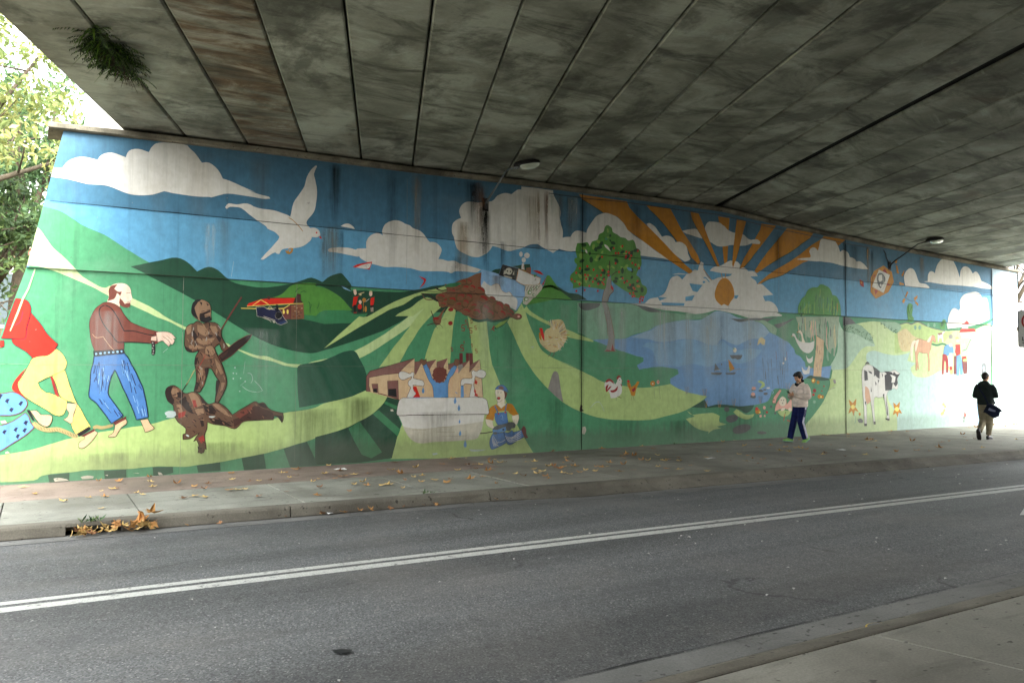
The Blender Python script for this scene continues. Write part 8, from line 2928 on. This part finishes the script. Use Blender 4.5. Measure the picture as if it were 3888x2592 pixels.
for x, y in [(1.19, 11.84), (0.62, 11.72), (0.81, 11.67), (0.33, 11.55), (1.0, 12.41), (1.49, 12.87), (1.08, 13.19), (0.82, 13.34), (1.54, 13.44), (1.79, 12.49), (1.96, 12.08), (2.17, 12.23), (2.04, 11.76), (1.67, 11.06), (1.83, 11.18), (1.93, 11.02), (2.44, 11.45), (2.59, 12.55), (0.7, 10.73), (0.01, 12.5), (-0.15, 13.25), (1.43, 12.32), (2.76, 12.19), (2.75, 13.34), (2.33, 11.47), (2.54, 11.43), (0.95, 12.4), (1.24, 11.63), (3.46, 12.93), (3.82, 13.32), (3.41, 12.31), (4.43, 13.55), (4.34, 12.75), (3.99, 12.47), (4.16, 12.02), (4.41, 12.18), (3.57, 11.68), (3.49, 11.09), (3.26, 11.95), (4.01, 11.08), (4.15, 10.91), (4.43, 10.83), (4.2, 11.26), (5.12, 12.41), (5.09, 11.89), (5.27, 11.48), (5.24, 10.98), (5.28, 10.63), (4.97, 10.85), (6.07, 11.79), (6.59, 12.38), (6.79, 12.32), (6.46, 11.48), (6.04, 10.9), (5.72, 10.74), (6.45, 11.01), (6.25, 12.7), (3.24, 10.44), (2.54, 10.69), (2.9, 12.19), (3.07, 12.18), (7.42, 13.1), (5.61, 12.47), (4.65, 12.2), (3.97, 11.85), (6.74, 12.42), (6.72, 13.36), (7.05, 12.37), (7.26, 12.38), (5.25, 13.03), (5.62, 13.45), (4.34, 10.83), (3.76, 13.31), (8.72, 12.42), (8.47, 11.99), (7.9, 12.22), (7.71, 11.49), (7.7, 11.15), (8.13, 11.31), (7.28, 11.31), (7.24, 10.98), (7.4, 10.64), (7.71, 10.56), (7.43, 10.48), (7.02, 10.79), (8.03, 10.57), (8.48, 10.97), (10.03, 12.25), (10.13, 12.09), (8.99, 11.39), (9.01, 11.03), (9.76, 11.41), (10.09, 11.22), (10.6, 11.93), (10.29, 10.95), (10.01, 10.37), (9.4, 10.04), (9.34, 10.47), (8.69, 10.37), (8.35, 10.31), (11.17, 11.16), (12.15, 11.78), (13.58, 12.41), (12.2, 11.02), (12.19, 11.27), (13.73, 12.11), (11.38, 10.32), (11.84, 10.37), (6.66, 10.65), (12.27, 12.94), (11.44, 12.99), (11.56, 13.56), (10.48, 13.53), (9.16, 13.6), (7.81, 11.49), (7.94, 11.36), (7.72, 11.27), (8.14, 11.25), (7.95, 10.74), (7.74, 12.26), (9.8, 11.29), (10.05, 11.09), (10.28, 11.27), (10.18, 12.35), (9.66, 9.63), (13.95, 13.39), (14.51, 13.58), (9.31, 10.22), (6.67, 10.92), (6.97, 10.47), (14.29, 12.24), (14.23, 11.82), (14.3, 11.57), (13.47, 11.3), (13.62, 10.38), (13.91, 10.51), (14.37, 9.95), (17.4, 11.95), (15.85, 10.69), (17.82, 13.71), (17.82, 13.4), (20.63, 13.46), (20.93, 13.16), (18.13, 11.28), (18.37, 10.74), (17.1, 9.98), (17.91, 9.52), (21.24, 11.8), (17.1, 10.42), (17.33, 11.73), (15.4, 9.93), (16.1, 9.92), (20.48, 11.32), (17.57, 12.12), (17.6, 12.0), (14.19, 11.22), (13.44, 11.04), (14.25, 11.39), (26.38, 13.41), (27.0, 13.51), (26.59, 13.11), (25.73, 13.33), (24.28, 13.3), (24.28, 13.06), (25.66, 12.94), (27.55, 13.48), (25.06, 13.28)]:
    if y > WY-.1: y = WY-.12
    if y < kf(x)+.05 : y = kf(x)+.1
    drop(x, y, .012, rl.choice('yyyobb') if x < 5.5 else rl.choice('yyyooob'), rl.uniform(.065, .105) if x < 4 else rl.uniform(.08, .125), FPW)
for i in range(64):
    x = rl.choice((rl.uniform(0, 24), rl.uniform(3.5, 13))); y = rl.uniform(kf(x)+.5, WY-.12)
    drop(x, y, .012, rl.choice('yoobb'), rl.uniform(.045, .08), FPW)
for i in range(34):                                  # heap in front of the drain inlet
    x = .2+1.0*rl.random()**.8; y = kf(x)-.05-rl.random()*.17
    drop(x, y, ROAD+.03+rl.random()*.10*(1-abs(x-.75)), rl.choice('ooyyby'), rl.uniform(.06, .10), ('heaped in the gutter by the drain inlet', 'in the heap by the drain inlet'), 1.0)
for i in range(3):
    drop(1.02+.06*i, kf(1.05)-.05-.02*i, ROAD+.10+.05*i, 'o', .13, ('standing up at the right end of the drain heap', 'standing up by the drain inlet'), 1.3, 3)
for i in range(30):                                  # bits along the far gutter
    x = rl.choice((rl.uniform(1.2, 5.8), rl.uniform(2.8, 4.9), 7.2+rl.uniform(-.3, .4))); y = kf(x)-.04-rl.random()*.07
    drop(x, y, ROAD+.03, rl.choice('oobb'), rl.uniform(.03, .075), ('caught along the foot of the far kerb', 'along the foot of the far kerb'), .6)
# scraps of white paper
def scrap(x, y, w, d, lab, name='paper_scrap', z=.012, mat=None):
    V = []; F = []
    for i in range(4):
        for j in range(3):
            V.append((x+w*(i/3-.5)+rl.uniform(-.008, .008), y+d*(j/2-.5)+rl.uniform(-.006, .006), z+.03*abs(noise.noise(Vector((i*1.3, j*1.7, x))))))
    for i in range(3):
        for j in range(2):
            a = i*3+j; F.append((a, a+3, a+4, a+1))
    tag(mesh(name, V, F, mat or paperm), lab, 'litter', 'scraps of white litter')
paperm = plain('paper_white', lin(226, 228, 226), .7, var=.05)
scrap(4.42, 12.9, .20, .14, 'crumpled white paper scrap on the red strip near the mural, below the painted bath')
scrap(11.1, 11.0, .22, .12, 'white paper scrap lying left of the pedestrian in the cream jumper')
scrap(14.75, 10.75, .26, .16, 'white paper scrap lying on the path between the two pedestrians')
scrap(3.2, kf(3.2)-.06, .07, .06, 'tiny white scrap in the far gutter', z=ROAD+.02)
scrap(6.6, 12.35, .09, .06, 'tiny white scrap on the far path below the kneeling painted worker')
# weed in the kerb joint and growth over the drain
def weed(x, y, z, n, s, lab):
    w = empty('weed', (x, y, z)); tag(w, lab, 'weed')
    V = []; F = []; tn = []
    for i in range(n):
        a = rl.uniform(0, 6.28); l = s*rl.uniform(.5, 1.1); b = len(V)
        d = Vector((math.cos(a), math.sin(a)*.6, rl.uniform(.3, 1)))*l; sd = Vector((-math.sin(a), math.cos(a), 0))*l*.14
        o_ = Vector((rl.uniform(-s, s), rl.uniform(-s, s)*.25, 0))
        V += [tuple(o_), tuple(o_+d*.55+sd), tuple(o_+d), tuple(o_+d*.55-sd)]; F.append((b, b+1, b+2, b+3)); tn.append(rl.random())
    me = bpy.data.meshes.new('blades'); me.from_pydata(V, [], F); me.attributes.new('tint', 'FLOAT', 'FACE').data.foreach_set('value', tn)
    link('blades', me, FOL['green'], w)
weed(4.62, 9.86, 0, 16, .07, 'small green weed in the joint behind the far kerb')
weed(.55, kf(.55)+.02, -.01, 26, .10, 'low green weeds along the edge above the drain inlet')
weed(12.6, WY-.07, 0, 14, .08, 'small weed at the foot of the mural below the dark painted ovals')
# ================================================================= people
def rings(path, n=18):
    """path: list of (centre, side half-width, front half-depth[, side vector]); closed loft"""
    V = []; F = []
    P = [Vector(p[0]) for p in path]
    for i, p in enumerate(path):
        t = (P[min(i+1, len(P)-1)]-P[max(i-1, 0)]).normalized()
        sv = Vector(p[3]) if len(p) > 3 else Vector((1, 0, 0))
        sv = (sv-t*sv.dot(t)).normalized()
        fv = t.cross(sv).normalized()
        for k in range(n):
            a = 2*math.pi*k/n
            V.append(tuple(P[i]+sv*(p[1]*math.cos(a))+fv*(p[2]*math.sin(a))))
    for i in range(len(P)-1):
        for k in range(n):
            q = (k+1) % n
            F.append((i*n+k, i*n+q, (i+1)*n+q, (i+1)*n+k))
    F.append(tuple(range(n-1, -1, -1))); F.append(tuple((len(P)-1)*n+k for k in range(n)))
    return V, F

def fuse(name, parts, voxel, mat, parent, smooth=6):
    """union closed shapes into one continuous skin"""
    V, F = join(parts)
    me = bpy.data.meshes.new('tmp'); me.from_pydata(V, [], F)
    bm = bmesh.new(); bm.from_mesh(me); bmesh.ops.recalc_face_normals(bm, faces=bm.faces); bm.to_mesh(me); bm.free()
    o = bpy.data.objects.new('tmp', me); C.objects.link(o)
    m = o.modifiers.new('r', 'REMESH'); m.mode = 'VOXEL'; m.voxel_size = voxel
    s = o.modifiers.new('s', 'SMOOTH'); s.factor = .5; s.iterations = smooth
    bpy.context.view_layer.update()
    dg = bpy.context.evaluated_depsgraph_get()
    res = bpy.data.meshes.new_from_object(o.evaluated_get(dg))
    bpy.data.objects.remove(o)
    for p in res.polygons: p.use_smooth = True
    res.materials.clear(); res.materials.append(mat)
    res.name = name
    r = bpy.data.objects.new(name, res); C.objects.link(r); r.parent = parent
    return r

def cloth(name, c, wr=.5, scale=9):
    t = NT(name, .92, .15)
    v = t.coord('Object')
    n1 = t.noise(t.coord('Object', scale=(1, 1, 2.2)), scale, 4, .55, .5)
    d = tuple(x*.72 for x in c[:3])+(1,); l = tuple(min(1, x*1.18) for x in c[:3])+(1,)
    t.base(t.ramp(n1, [(.3, d), (.7, l)]))
    t.bump(n1, wr, .03)
    return t.m

def hand(wrist, dirv, palm_n, curl, side):
    """palm, four unequal curled fingers and a thumb leaving the side of the palm"""
    w = Vector(wrist); d = Vector(dirv).normalized(); nn = Vector(palm_n); nn = (nn-d*nn.dot(d)).normalized(); s = d.cross(nn)*side
    out = [rings([(w-d*.03, .026, .022, s), (w, .027, .018, s), (w+d*.035, .040, .016, s), (w+d*.075, .042, .014, s), (w+d*.088, .036, .011, s)], 12)]
    for i, (off, L) in enumerate(((-.031, .062), (-.011, .074), (.010, .070), (.030, .056))):
        p = w+d*.075+s*off
        a = 0; pts = [(p-d*.02, .0095, .0095, s)]
        q = p
        for j, (fr, rr) in enumerate(((.45, .0092), (.32, .0085), (.23, .007))):
            a += curl*(.6 if j == 0 else 1)
            q = q+(d*math.cos(a)+nn*math.sin(a))*(L*fr)
            pts.append((q, rr, rr, s))
        out.append(rings(pts, 8))
    p = w+d*.022-s*.036
    q1 = p+(d*.6-s*.62+nn*.35).normalized()*.036; q2 = q1+(d*.85-s*.1+nn*.55).normalized()*.028
    out.append(rings([(w+d*.012-s*.018, .012, .012, nn), (p, .013, .012, nn), (q1, .0105, .0105, nn), (q2, .008, .008, nn)], 8))
    return out

def head_parts(c, fwd, tilt, k=1.0):
    """skull, jaw, nose, ears around head centre c, looking along fwd (tilt down)"""
    f = Vector(fwd).normalized(); up = Vector((0, 0, 1)); s = f.cross(up).normalized()
    q = Matrix.Rotation(-tilt, 3, s)
    f = q @ f; u = q @ up
    R3 = Matrix((s, f, u)).transposed()
    c = Vector(c)
    at = lambda x, y, z: c+R3 @ (Vector((x, y, z))*k)
    parts = [ellipsoid(at(0, -.008, .025), (.077*k, .096*k, .092*k), 20, 14, R3),
             ellipsoid(at(0, .022, -.045), (.058*k, .066*k, .070*k), 18, 12, R3),
             ellipsoid(at(0, .062, -.088), (.026*k, .022*k, .020*k), 12, 8, R3),
             rings([(at(0, .085, .012), .009, .010, s), (at(0, .100, -.012), .012, .012, s), (at(0, .108, -.030), .016, .013, s), (at(0, .088, -.042), .014, .010, s)], 10),
             ellipsoid(at(0, .086, .018), (.050*k, .014*k, .010*k), 12, 8, R3),
             ellipsoid(at(0, .084, -.062), (.024*k, .014*k, .010*k), 12, 8, R3)]
    for sd in (-1, 1):
        parts.append(ellipsoid(at(sd*.078, -.012, -.008), (.010*k, .020*k, .032*k), 10, 8, R3))
        parts.append(ellipsoid(at(sd*.040, .066, -.03), (.022*k, .022*k, .022*k), 10, 8, R3))
    return parts, at, R3, s, f, u

def eyes_mouth(at, R3, root, k=1.0):
    for sd in (-1, 1):
        V, F = ellipsoid(at(sd*.032, .083, .000), (.013*k, .008*k, .007*k), 12, 8, R3); o = mesh('eye', V, F, MP['eyewhite'], root, True)
        V, F = ellipsoid(at(sd*.032, .089, -.001), (.0062*k, .004*k, .0062*k), 10, 6, R3); mesh('iris', V, F, MP['black'], o, True)
        V, F = rings([(at(sd*.016, .094, .019), .004, .003, R3 @ Vector((0, 0, 1))), (at(sd*.034, .093, .024), .005, .004, R3 @ Vector((0, 0, 1))), (at(sd*.052, .080, .018), .003, .003, R3 @ Vector((0, 0, 1)))], 8)
        mesh('eyebrow', V, F, MP['hair'], root, True)
    V, F = ellipsoid(at(0, .096, -.062), (.022*k, .005*k, .0055*k), 14, 8, R3); mesh('lips', V, F, MP['lip'], root, True)

MP = dict(skin=plain('skin', lin(196, 148, 116), .55, .35, var=.08), lip=plain('lips', lin(140, 84, 74), .5, var=.05),
          hair=plain('black_hair', lin(22, 19, 18), .5, .5, var=.4, scale=90), hair2=plain('dark_brown_hair', lin(36, 28, 22), .55, .4, var=.4, scale=90),
          eyewhite=plain('eye_white', lin(205, 200, 192), .3, .5, var=.02), black=plain('pupil', lin(20, 16, 14), .2, .6, var=0),
          cream=cloth('cream_fleece', lin(228, 212, 198), .6, 7), navy=cloth('navy_trackpants', lin(24, 32, 74), .6, 8), stripe=cloth('pale_stripe', lin(196, 196, 212), .3),
          collar=cloth('dark_collar', lin(26, 26, 32)), lime=plain('lime_shoe', lin(128, 176, 92), .6), sole=plain('mint_sole', lin(112, 164, 146), .6), phone=plain('phone_black', lin(18, 18, 20), .25, .6, var=0),
          jacket=cloth('dark_green_jacket', lin(34, 42, 40), .7, 8), khaki=cloth('khaki_trousers', lin(132, 124, 102), .7, 9), shoe=plain('black_shoe', lin(22, 22, 28), .4, .4),
          bag=cloth('navy_bag', lin(24, 30, 48), .5, 6), patchc=plain('bag_print', lin(120, 124, 150), .6))

def leg_rings(hip, knee, ankle, r, fat=1.0, side=(1, 0, 0)):
    h, k, a = Vector(hip), Vector(knee), Vector(ankle)
    return [(h+(h-k)*.12, r[0], r[0]*1.05, side), (h.lerp(k, .25), r[0]*.97, r[0]*1.02, side), (h.lerp(k, .65), (r[0]+r[1])/2, (r[0]+r[1])/2, side), (k, r[1], r[1]*1.05, side), (k.lerp(a, .35), r[2], r[2]*1.08, side), (k.lerp(a, .8), r[3], r[3], side), (a, r[3]*.98, r[3], side)]

def foot(ankle, toe_dir, pitch=0.0, k=1.0):
    """shoe-shaped loft from heel to toe; pitch lifts the heel"""
    a = Vector(ankle); d = Vector(toe_dir).normalized(); s = d.cross(Vector((0, 0, 1))).normalized()
    q = Matrix.Rotation(-pitch, 3, s)
    d2 = q @ d; u = q @ Vector((0, 0, 1))
    P = []
    for y, w, h, z in ((-.085, .022, .026, -.055), (-.075, .034, .042, -.045), (-.03, .038, .052, -.036), (.03, .040, .046, -.042), (.09, .046, .032, -.056), (.14, .044, .026, -.062), (.175, .032, .019, -.068), (.190, .014, .010, -.074)):
        P.append((a+d2*y*k+u*z*k, w*k, h*k, s))
    return P, d2, u, s

def sole_of(P, d2, u, s):
    Q = []
    for c, w, h, _ in P: Q.append((Vector(c)-u*(h*.80), w*1.10, .012, s))
    return Q

# ---------------------------------------------------------------- pedestrian with phone, cream jumper
p1 = empty('person', (15.74, 12.60, 0), math.atan2(.995, .10))
tag(p1, 'person in a cream jumper and navy striped trackpants walking and looking down at a phone', 'person')
hipL, hipR = (-.088, 0, .87), (.088, 0, .87)
knL, anL = (-.092, .085, .475), (-.09, -.055, .105)
knR, anR = (.092, .13, .485), (.09, .255, .098)
chest = Vector((0, 0, 1.2))
hc = Vector((0, .055, 1.545))
hp, at, R3, hs, hf, hu = head_parts(hc, (0.12, 1, 0), .42)
shL, shR = Vector((-.185, -.005, 1.345)), Vector((.185, -.005, 1.345))
elL, elR = Vector((-.285, .03, 1.075)), Vector((.285, .03, 1.075))
wrL, wrR = Vector((-.065, .275, 1.125)), Vector((.060, .270, 1.110))
body = hp+[rings([((0, .02, 1.33), .062, .06), ((0, .03, 1.42), .054, .056), ((0, .045, 1.47), .052, .056), ((0, .05, 1.52), .05, .055)]),
           rings([((0, 0, .80), .12, .085), ((0, 0, .9), .155, .105), ((0, 0, 1.02), .13, .095), ((0, 0, 1.2), .155, .105), ((0, 0, 1.32), .165, .09), ((0, 0, 1.385), .10, .065)])]
for h_, k_, a_ in ((hipL, knL, anL), (hipR, knR, anR)): body.append(rings(leg_rings(h_, k_, a_, (.072, .048, .05, .034))))
for s_, e_, w_ in ((shL, elL, wrL), (shR, elR, wrR)):
    body.append(rings([(s_, .046, .046), (s_.lerp(e_, .5), .042, .042), (e_, .036, .036)], 12)); body.append(rings([(e_, .036, .036), (e_.lerp(w_, .4), .036, .036), (w_, .025, .025)], 12))
body += hand(wrL, (.55, .75, .2), (.9, -.1, .35), .55, 1)+hand(wrR, (-.5, .75, .2), (-.9, -.1, .35), .55, -1)
for a_, td, pt in ((anL, (0, 1, 0), .55), (anR, (0, 1, 0), -.12)):
    P, d2, u, s = foot(a_, td, pt); body.append(rings([(c, w*.85, h*.85, s) for c, w, h, s in P], 12))
fuse('body', body, .0085, MP['skin'], p1, 3)
eyes_mouth(at, R3, p1)
# hair: full mop over crown, sides and nape, fringe on the brow
hr = [ellipsoid(at(0, -.022, .048), (.089, .098, .088), 18, 12, R3), ellipsoid(at(0, -.060, -.005), (.078, .062, .085), 16, 10, R3)]
for sd in (-1, 1): hr += [ellipsoid(at(sd*.066, .000, .028), (.026, .052, .058), 12, 8, R3), ellipsoid(at(sd*.034, .066, .076), (.044, .028, .026), 12, 8, R3)]
for i in range(26):                                # loose locks round the head
    a = .35+5.6*i/25; x_, y_ = math.sin(a)*.080, math.cos(a)*.088
    if y_ > .05 and i % 2: continue
    top_ = .075 if y_ > .03 else .05; bot_ = .048 if y_ > .03 else -.02-.02*((i*7) % 3) if y_ < -.02 else -.005
    hr.append(rings([(at(x_*.75, y_*.75-.02, .115), .016, .016), (at(x_, y_-.012, top_), .019, .017), (at(x_*1.08, y_*1.05-.010, (top_+bot_)/2), .016, .014), (at(x_*1.05, y_*1.04-.006, bot_), .006, .006)], 8))
fuse('hair', hr, .0075, MP['hair'], p1, 1)
# jumper
jm = [rings([((0, .005, .83), .188, .138), ((0, .005, .86), .205, .152), ((0, .01, .95), .205, .155), ((0, .005, 1.06), .200, .150), ((0, 0, 1.2), .205, .145), ((0, -.005, 1.31), .205, .12), ((0, 0, 1.375), .135, .095), ((0, .012, 1.43), .085, .085)], 24)]
for s_, e_, w_ in ((shL, elL, wrL), (shR, elR, wrR)):
    jm.append(rings([(Vector((s_.x*.55, s_.y, s_.z-.005)), .055, .06), (s_+Vector((-s_.x*.12, 0, .0)), .070, .072), (s_.lerp(e_, .3), .080, .082), (s_.lerp(e_, .7), .078, .082), (e_, .074, .074), (e_+(e_-s_)*.12, .05, .05)], 16))
    jm.append(rings([(e_+(e_-w_)*.1, .055, .055), (e_, .072, .072), (e_.lerp(w_, .45), .064, .064), (e_.lerp(w_, .85), .048, .048), (w_, .038, .038)], 16))
fuse('jumper', jm, .012, MP['cream'], p1, 9)
# dark shirt collar: open V on the chest
col = [rings([((sd*.075, -.02, 1.43), .014, .026, (0, 1, 0)), ((sd*.062, .055, 1.415), .014, .026, (0, 0, 1)), ((sd*.034, .105, 1.375), .014, .034, (0, 0, 1)), ((0, .128, 1.345), .012, .024, (0, 0, 1))], 10) for sd in (-1, 1)]
col.append(rings([((-.07, -.045, 1.45), .03, .016, (0, 0, 1)), ((0, -.075, 1.46), .034, .016, (0, 0, 1)), ((.07, -.045, 1.45), .03, .016, (0, 0, 1))], 10))
col.append(ellipsoid((0, .085, 1.36), (.045, .035, .05), 12, 8))
fuse('collar', col, .008, MP['collar'], p1, 2)
# trackpants with pale side stripes
tp = [rings([((0, 0, .95), .15, .108), ((0, 0, .88), .168, .118), ((0, 0, .79), .165, .115)], 20)]
for h_, k_, a_ in ((hipL, knL, anL), (hipR, knR, anR)):
    tp.append(rings(leg_rings(h_, k_, Vector(a_)+Vector((0, 0, -.025)), (.098, .078, .076, .072)), 18))
tr = fuse('trackpants', tp, .011, MP['navy'], p1, 3)
for sd, h_, k_, a_ in ((-1, hipL, knL, anL), (1, hipR, knR, anR)):
    P = [Vector(h_)+Vector((0, 0, .0)), Vector(h_).lerp(Vector(k_), .5), Vector(k_), Vector(k_).lerp(Vector(a_), .5), Vector(a_)+Vector((0, 0, -.01))]
    off = (.091, .082, .073, .070, .068)
    mesh('side_stripe', *rings([(p_+Vector((sd*o_, 0, 0)), .007, .030, (1, 0, 0)) for p_, o_ in zip(P, off)], 10), MP['stripe'], p1, True)
for a_, td, pt in ((anL, (0, 1, 0), .55), (anR, (0, 1, 0), -.12)):
    P, d2, u, s = foot(a_, td, pt, 1.08)
    sh_ = mesh('shoe', *rings(P, 14), MP['lime'], p1, True)
    mesh('sole', *rings(sole_of(P, d2, u, s), 14), MP['sole'], sh_, True)
# phone held in both hands
ph = empty('phone', (0, 0, 0)); tag(ph, 'small dark phone held by the person in the cream jumper', 'phone')
R1 = Matrix.Rotation(math.atan2(.995, .10), 4, 'Z'); R1.translation = Vector((15.74, 12.60, 0))
ctr = Vector((0, .355, 1.165))
V, F = boxv(-.036, .036, -.005, .005, -.07, .07)
tl = Matrix.Rotation(-.75, 4, 'X'); V = [tuple(R1 @ (tl @ Vector(v)+ctr)) for v in V]
mesh('casing', V, F, MP['phone'], ph)
V, F = boxv(-.032, .032, -.0065, -.0055, -.064, .064); V = [tuple(R1 @ (tl @ Vector(v)+ctr)) for v in V]
mesh('screen', V, F, plain('screen_dark', lin(40, 46, 54), .1, .6, var=0), ph)

# ---------------------------------------------------------------- pedestrian seen from behind, dark jacket and shoulder bag
ang2 = math.atan2(-.985, .17)
p2 = empty('person', (20.40, 10.74, 0), ang2)
tag(p2, 'person in a dark jacket and khaki trousers seen from behind, bag at the hip', 'person')
hipL, hipR = (-.088, 0, .86), (.088, 0, .86)
knL, anL = (-.07, .02, .46), (-.045, -.31, .205)         # trailing foot lifted behind
knR, anR = (.07, .075, .475), (.05, .03, .095)
hc = Vector((0, .05, 1.555))
hp, at, R3, hs, hf, hu = head_parts(hc, (.25, 1, 0), .40)
shL, shR = Vector((-.172, 0, 1.335)), Vector((.172, 0, 1.335))
elL, elR = Vector((-.228, -.03, 1.08)), Vector((.238, .02, 1.09))
wrL, wrR = Vector((-.10, .22, 1.10)), Vector((.09, .24, 1.12))
body = hp+[rings([((0, .0, 1.34), .064, .06), ((0, .02, 1.43), .056, .058), ((0, .04, 1.48), .054, .058), ((0, .045, 1.53), .05, .055)]),
           rings([((0, 0, .80), .12, .085), ((0, 0, .9), .155, .105), ((0, 0, 1.02), .13, .095), ((0, 0, 1.2), .16, .105), ((0, 0, 1.33), .17, .09), ((0, 0, 1.395), .10, .065)])]
for h_, k_, a_ in ((hipL, knL, anL), (hipR, knR, anR)): body.append(rings(leg_rings(h_, k_, a_, (.074, .05, .05, .034))))
for s_, e_, w_ in ((shL, elL, wrL), (shR, elR, wrR)):
    body.append(rings([(s_, .046, .046), (s_.lerp(e_, .5), .042, .042), (e_, .036, .036)], 12)); body.append(rings([(e_, .036, .036), (e_.lerp(w_, .4), .036, .036), (w_, .025, .025)], 12))
body += hand(wrL, (.5, .8, .1), (.9, -.1, .35), .6, 1)+hand(wrR, (-.5, .8, .1), (-.9, -.1, .35), .6, -1)
for a_, pt in ((anL, 1.15), (anR, 0.0)):
    P, d2, u, s = foot(a_, (0, 1, 0), pt); body.append(rings([(c, w*.85, h*.85, s) for c, w, h, s in P], 12))
fuse('body', body, .0085, MP['skin'], p2, 3)
eyes_mouth(at, R3, p2)
hr = [ellipsoid(at(0, -.016, .036), (.084, .098, .088), 18, 12, R3), ellipsoid(at(0, -.050, -.010), (.072, .062, .080), 16, 10, R3)]
fuse('hair', hr, .009, MP['hair2'], p2, 2)
jk = [rings([((0, .0, .86), .178, .132), ((0, .0, .9), .190, .142), ((0, 0, 1.02), .185, .135), ((0, 0, 1.2), .205, .14), ((0, -.01, 1.31), .195, .125), ((0, -.01, 1.365), .155, .11), ((0, -.005, 1.405), .11, .095), ((0, .01, 1.445), .085, .085)], 24),
      rings([((-.10, -.07, 1.415), .04, .045, (0, 1, 0)), ((0, -.115, 1.385), .05, .06, (0, 0, 1)), ((.10, -.07, 1.415), .04, .045, (0, 1, 0))], 14)]
for s_, e_, w_ in ((shL, elL, wrL), (shR, elR, wrR)):
    jk.append(rings([(Vector((s_.x*.55, s_.y, s_.z-.005)), .055, .06), (s_+Vector((-s_.x*.12, 0, .0)), .070, .072), (s_.lerp(e_, .3), .070, .074), (s_.lerp(e_, .7), .066, .070), (e_, .064, .064), (e_+(e_-s_)*.12, .05, .05)], 16))
    jk.append(rings([(e_+(e_-w_)*.1, .055, .055), (e_, .068, .068), (e_.lerp(w_, .45), .058, .058), (e_.lerp(w_, .85), .046, .046), (w_, .038, .038)], 16))
fuse('jacket', jk, .012, MP['jacket'], p2, 9)
tp = [rings([((0, 0, .95), .148, .108), ((0, 0, .88), .168, .122), ((0, -.01, .79), .165, .118)], 20)]
for h_, k_, a_, ex in ((hipL, knL, anL, Vector((0, .02, .0))), (hipR, knR, anR, Vector((0, 0, .02)))):
    tp.append(rings(leg_rings(h_, k_, Vector(a_)+ex, (.100, .082, .078, .062)), 18))
fuse('trousers', tp, .011, MP['khaki'], p2, 3)
for a_, pt in ((anL, 1.15), (anR, 0.0)):
    P, d2, u, s = foot(a_, (0, 1, 0), pt, 1.06)
    sh_ = mesh('shoe', *rings(P, 14), MP['shoe'], p2, True)
    mesh('sole', *rings(sole_of(P, d2, u, s), 14), MP['black'], sh_, True)
# shoulder bag swinging behind the right hip
bg_ = empty('shoulder_bag', (20.40, 10.74, 0), ang2)
tag(bg_, 'navy shoulder bag hanging at the hip of the person in the dark jacket', 'bag')
bp = [rings([((.10, -.165, .905), .03, .02, (0, 1, 0)), ((.14, -.175, .86), .075, .075, (1, 0, 0)), ((.17, -.18, .79), .155, .085, (1, 0, 0)), ((.20, -.185, .71), .20, .09, (1, 0, 0)), ((.20, -.185, .64), .17, .08, (1, 0, 0)), ((.17, -.18, .60), .10, .05, (1, 0, 0))], 20),
      rings([((.26, -.18, .80), .07, .06, (0, 1, 0)), ((.36, -.185, .745), .055, .05, (0, 1, 0)), ((.425, -.19, .725), .02, .02, (0, 1, 0))], 14)]
fuse('pouch', bp, .011, MP['bag'], bg_, 3)
V, F = rings([((.16, -.268, .775), .006, .035, (0, 1, 0)), ((.24, -.277, .742), .006, .030, (0, 1, 0)), ((.31, -.27, .725), .005, .018, (0, 1, 0))], 10); mesh('printed_patch', V, F, MP['patchc'], bg_, True)
st = [Vector((.13, -.19, .88)), Vector((.05, -.168, 1.05)), Vector((-.05, -.155, 1.22)), Vector((-.115, -.13, 1.36)), Vector((-.13, -.02, 1.425)), Vector((-.10, .09, 1.36)), Vector((.02, .145, 1.20)), Vector((.13, .135, 1.02)), Vector((.205, .02, .90)), Vector((.19, -.12, .84))]
mesh('strap', *rings([(p_, .020, .006, (1, 0, .4)) for p_ in st], 8), MP['bag'], bg_, True)
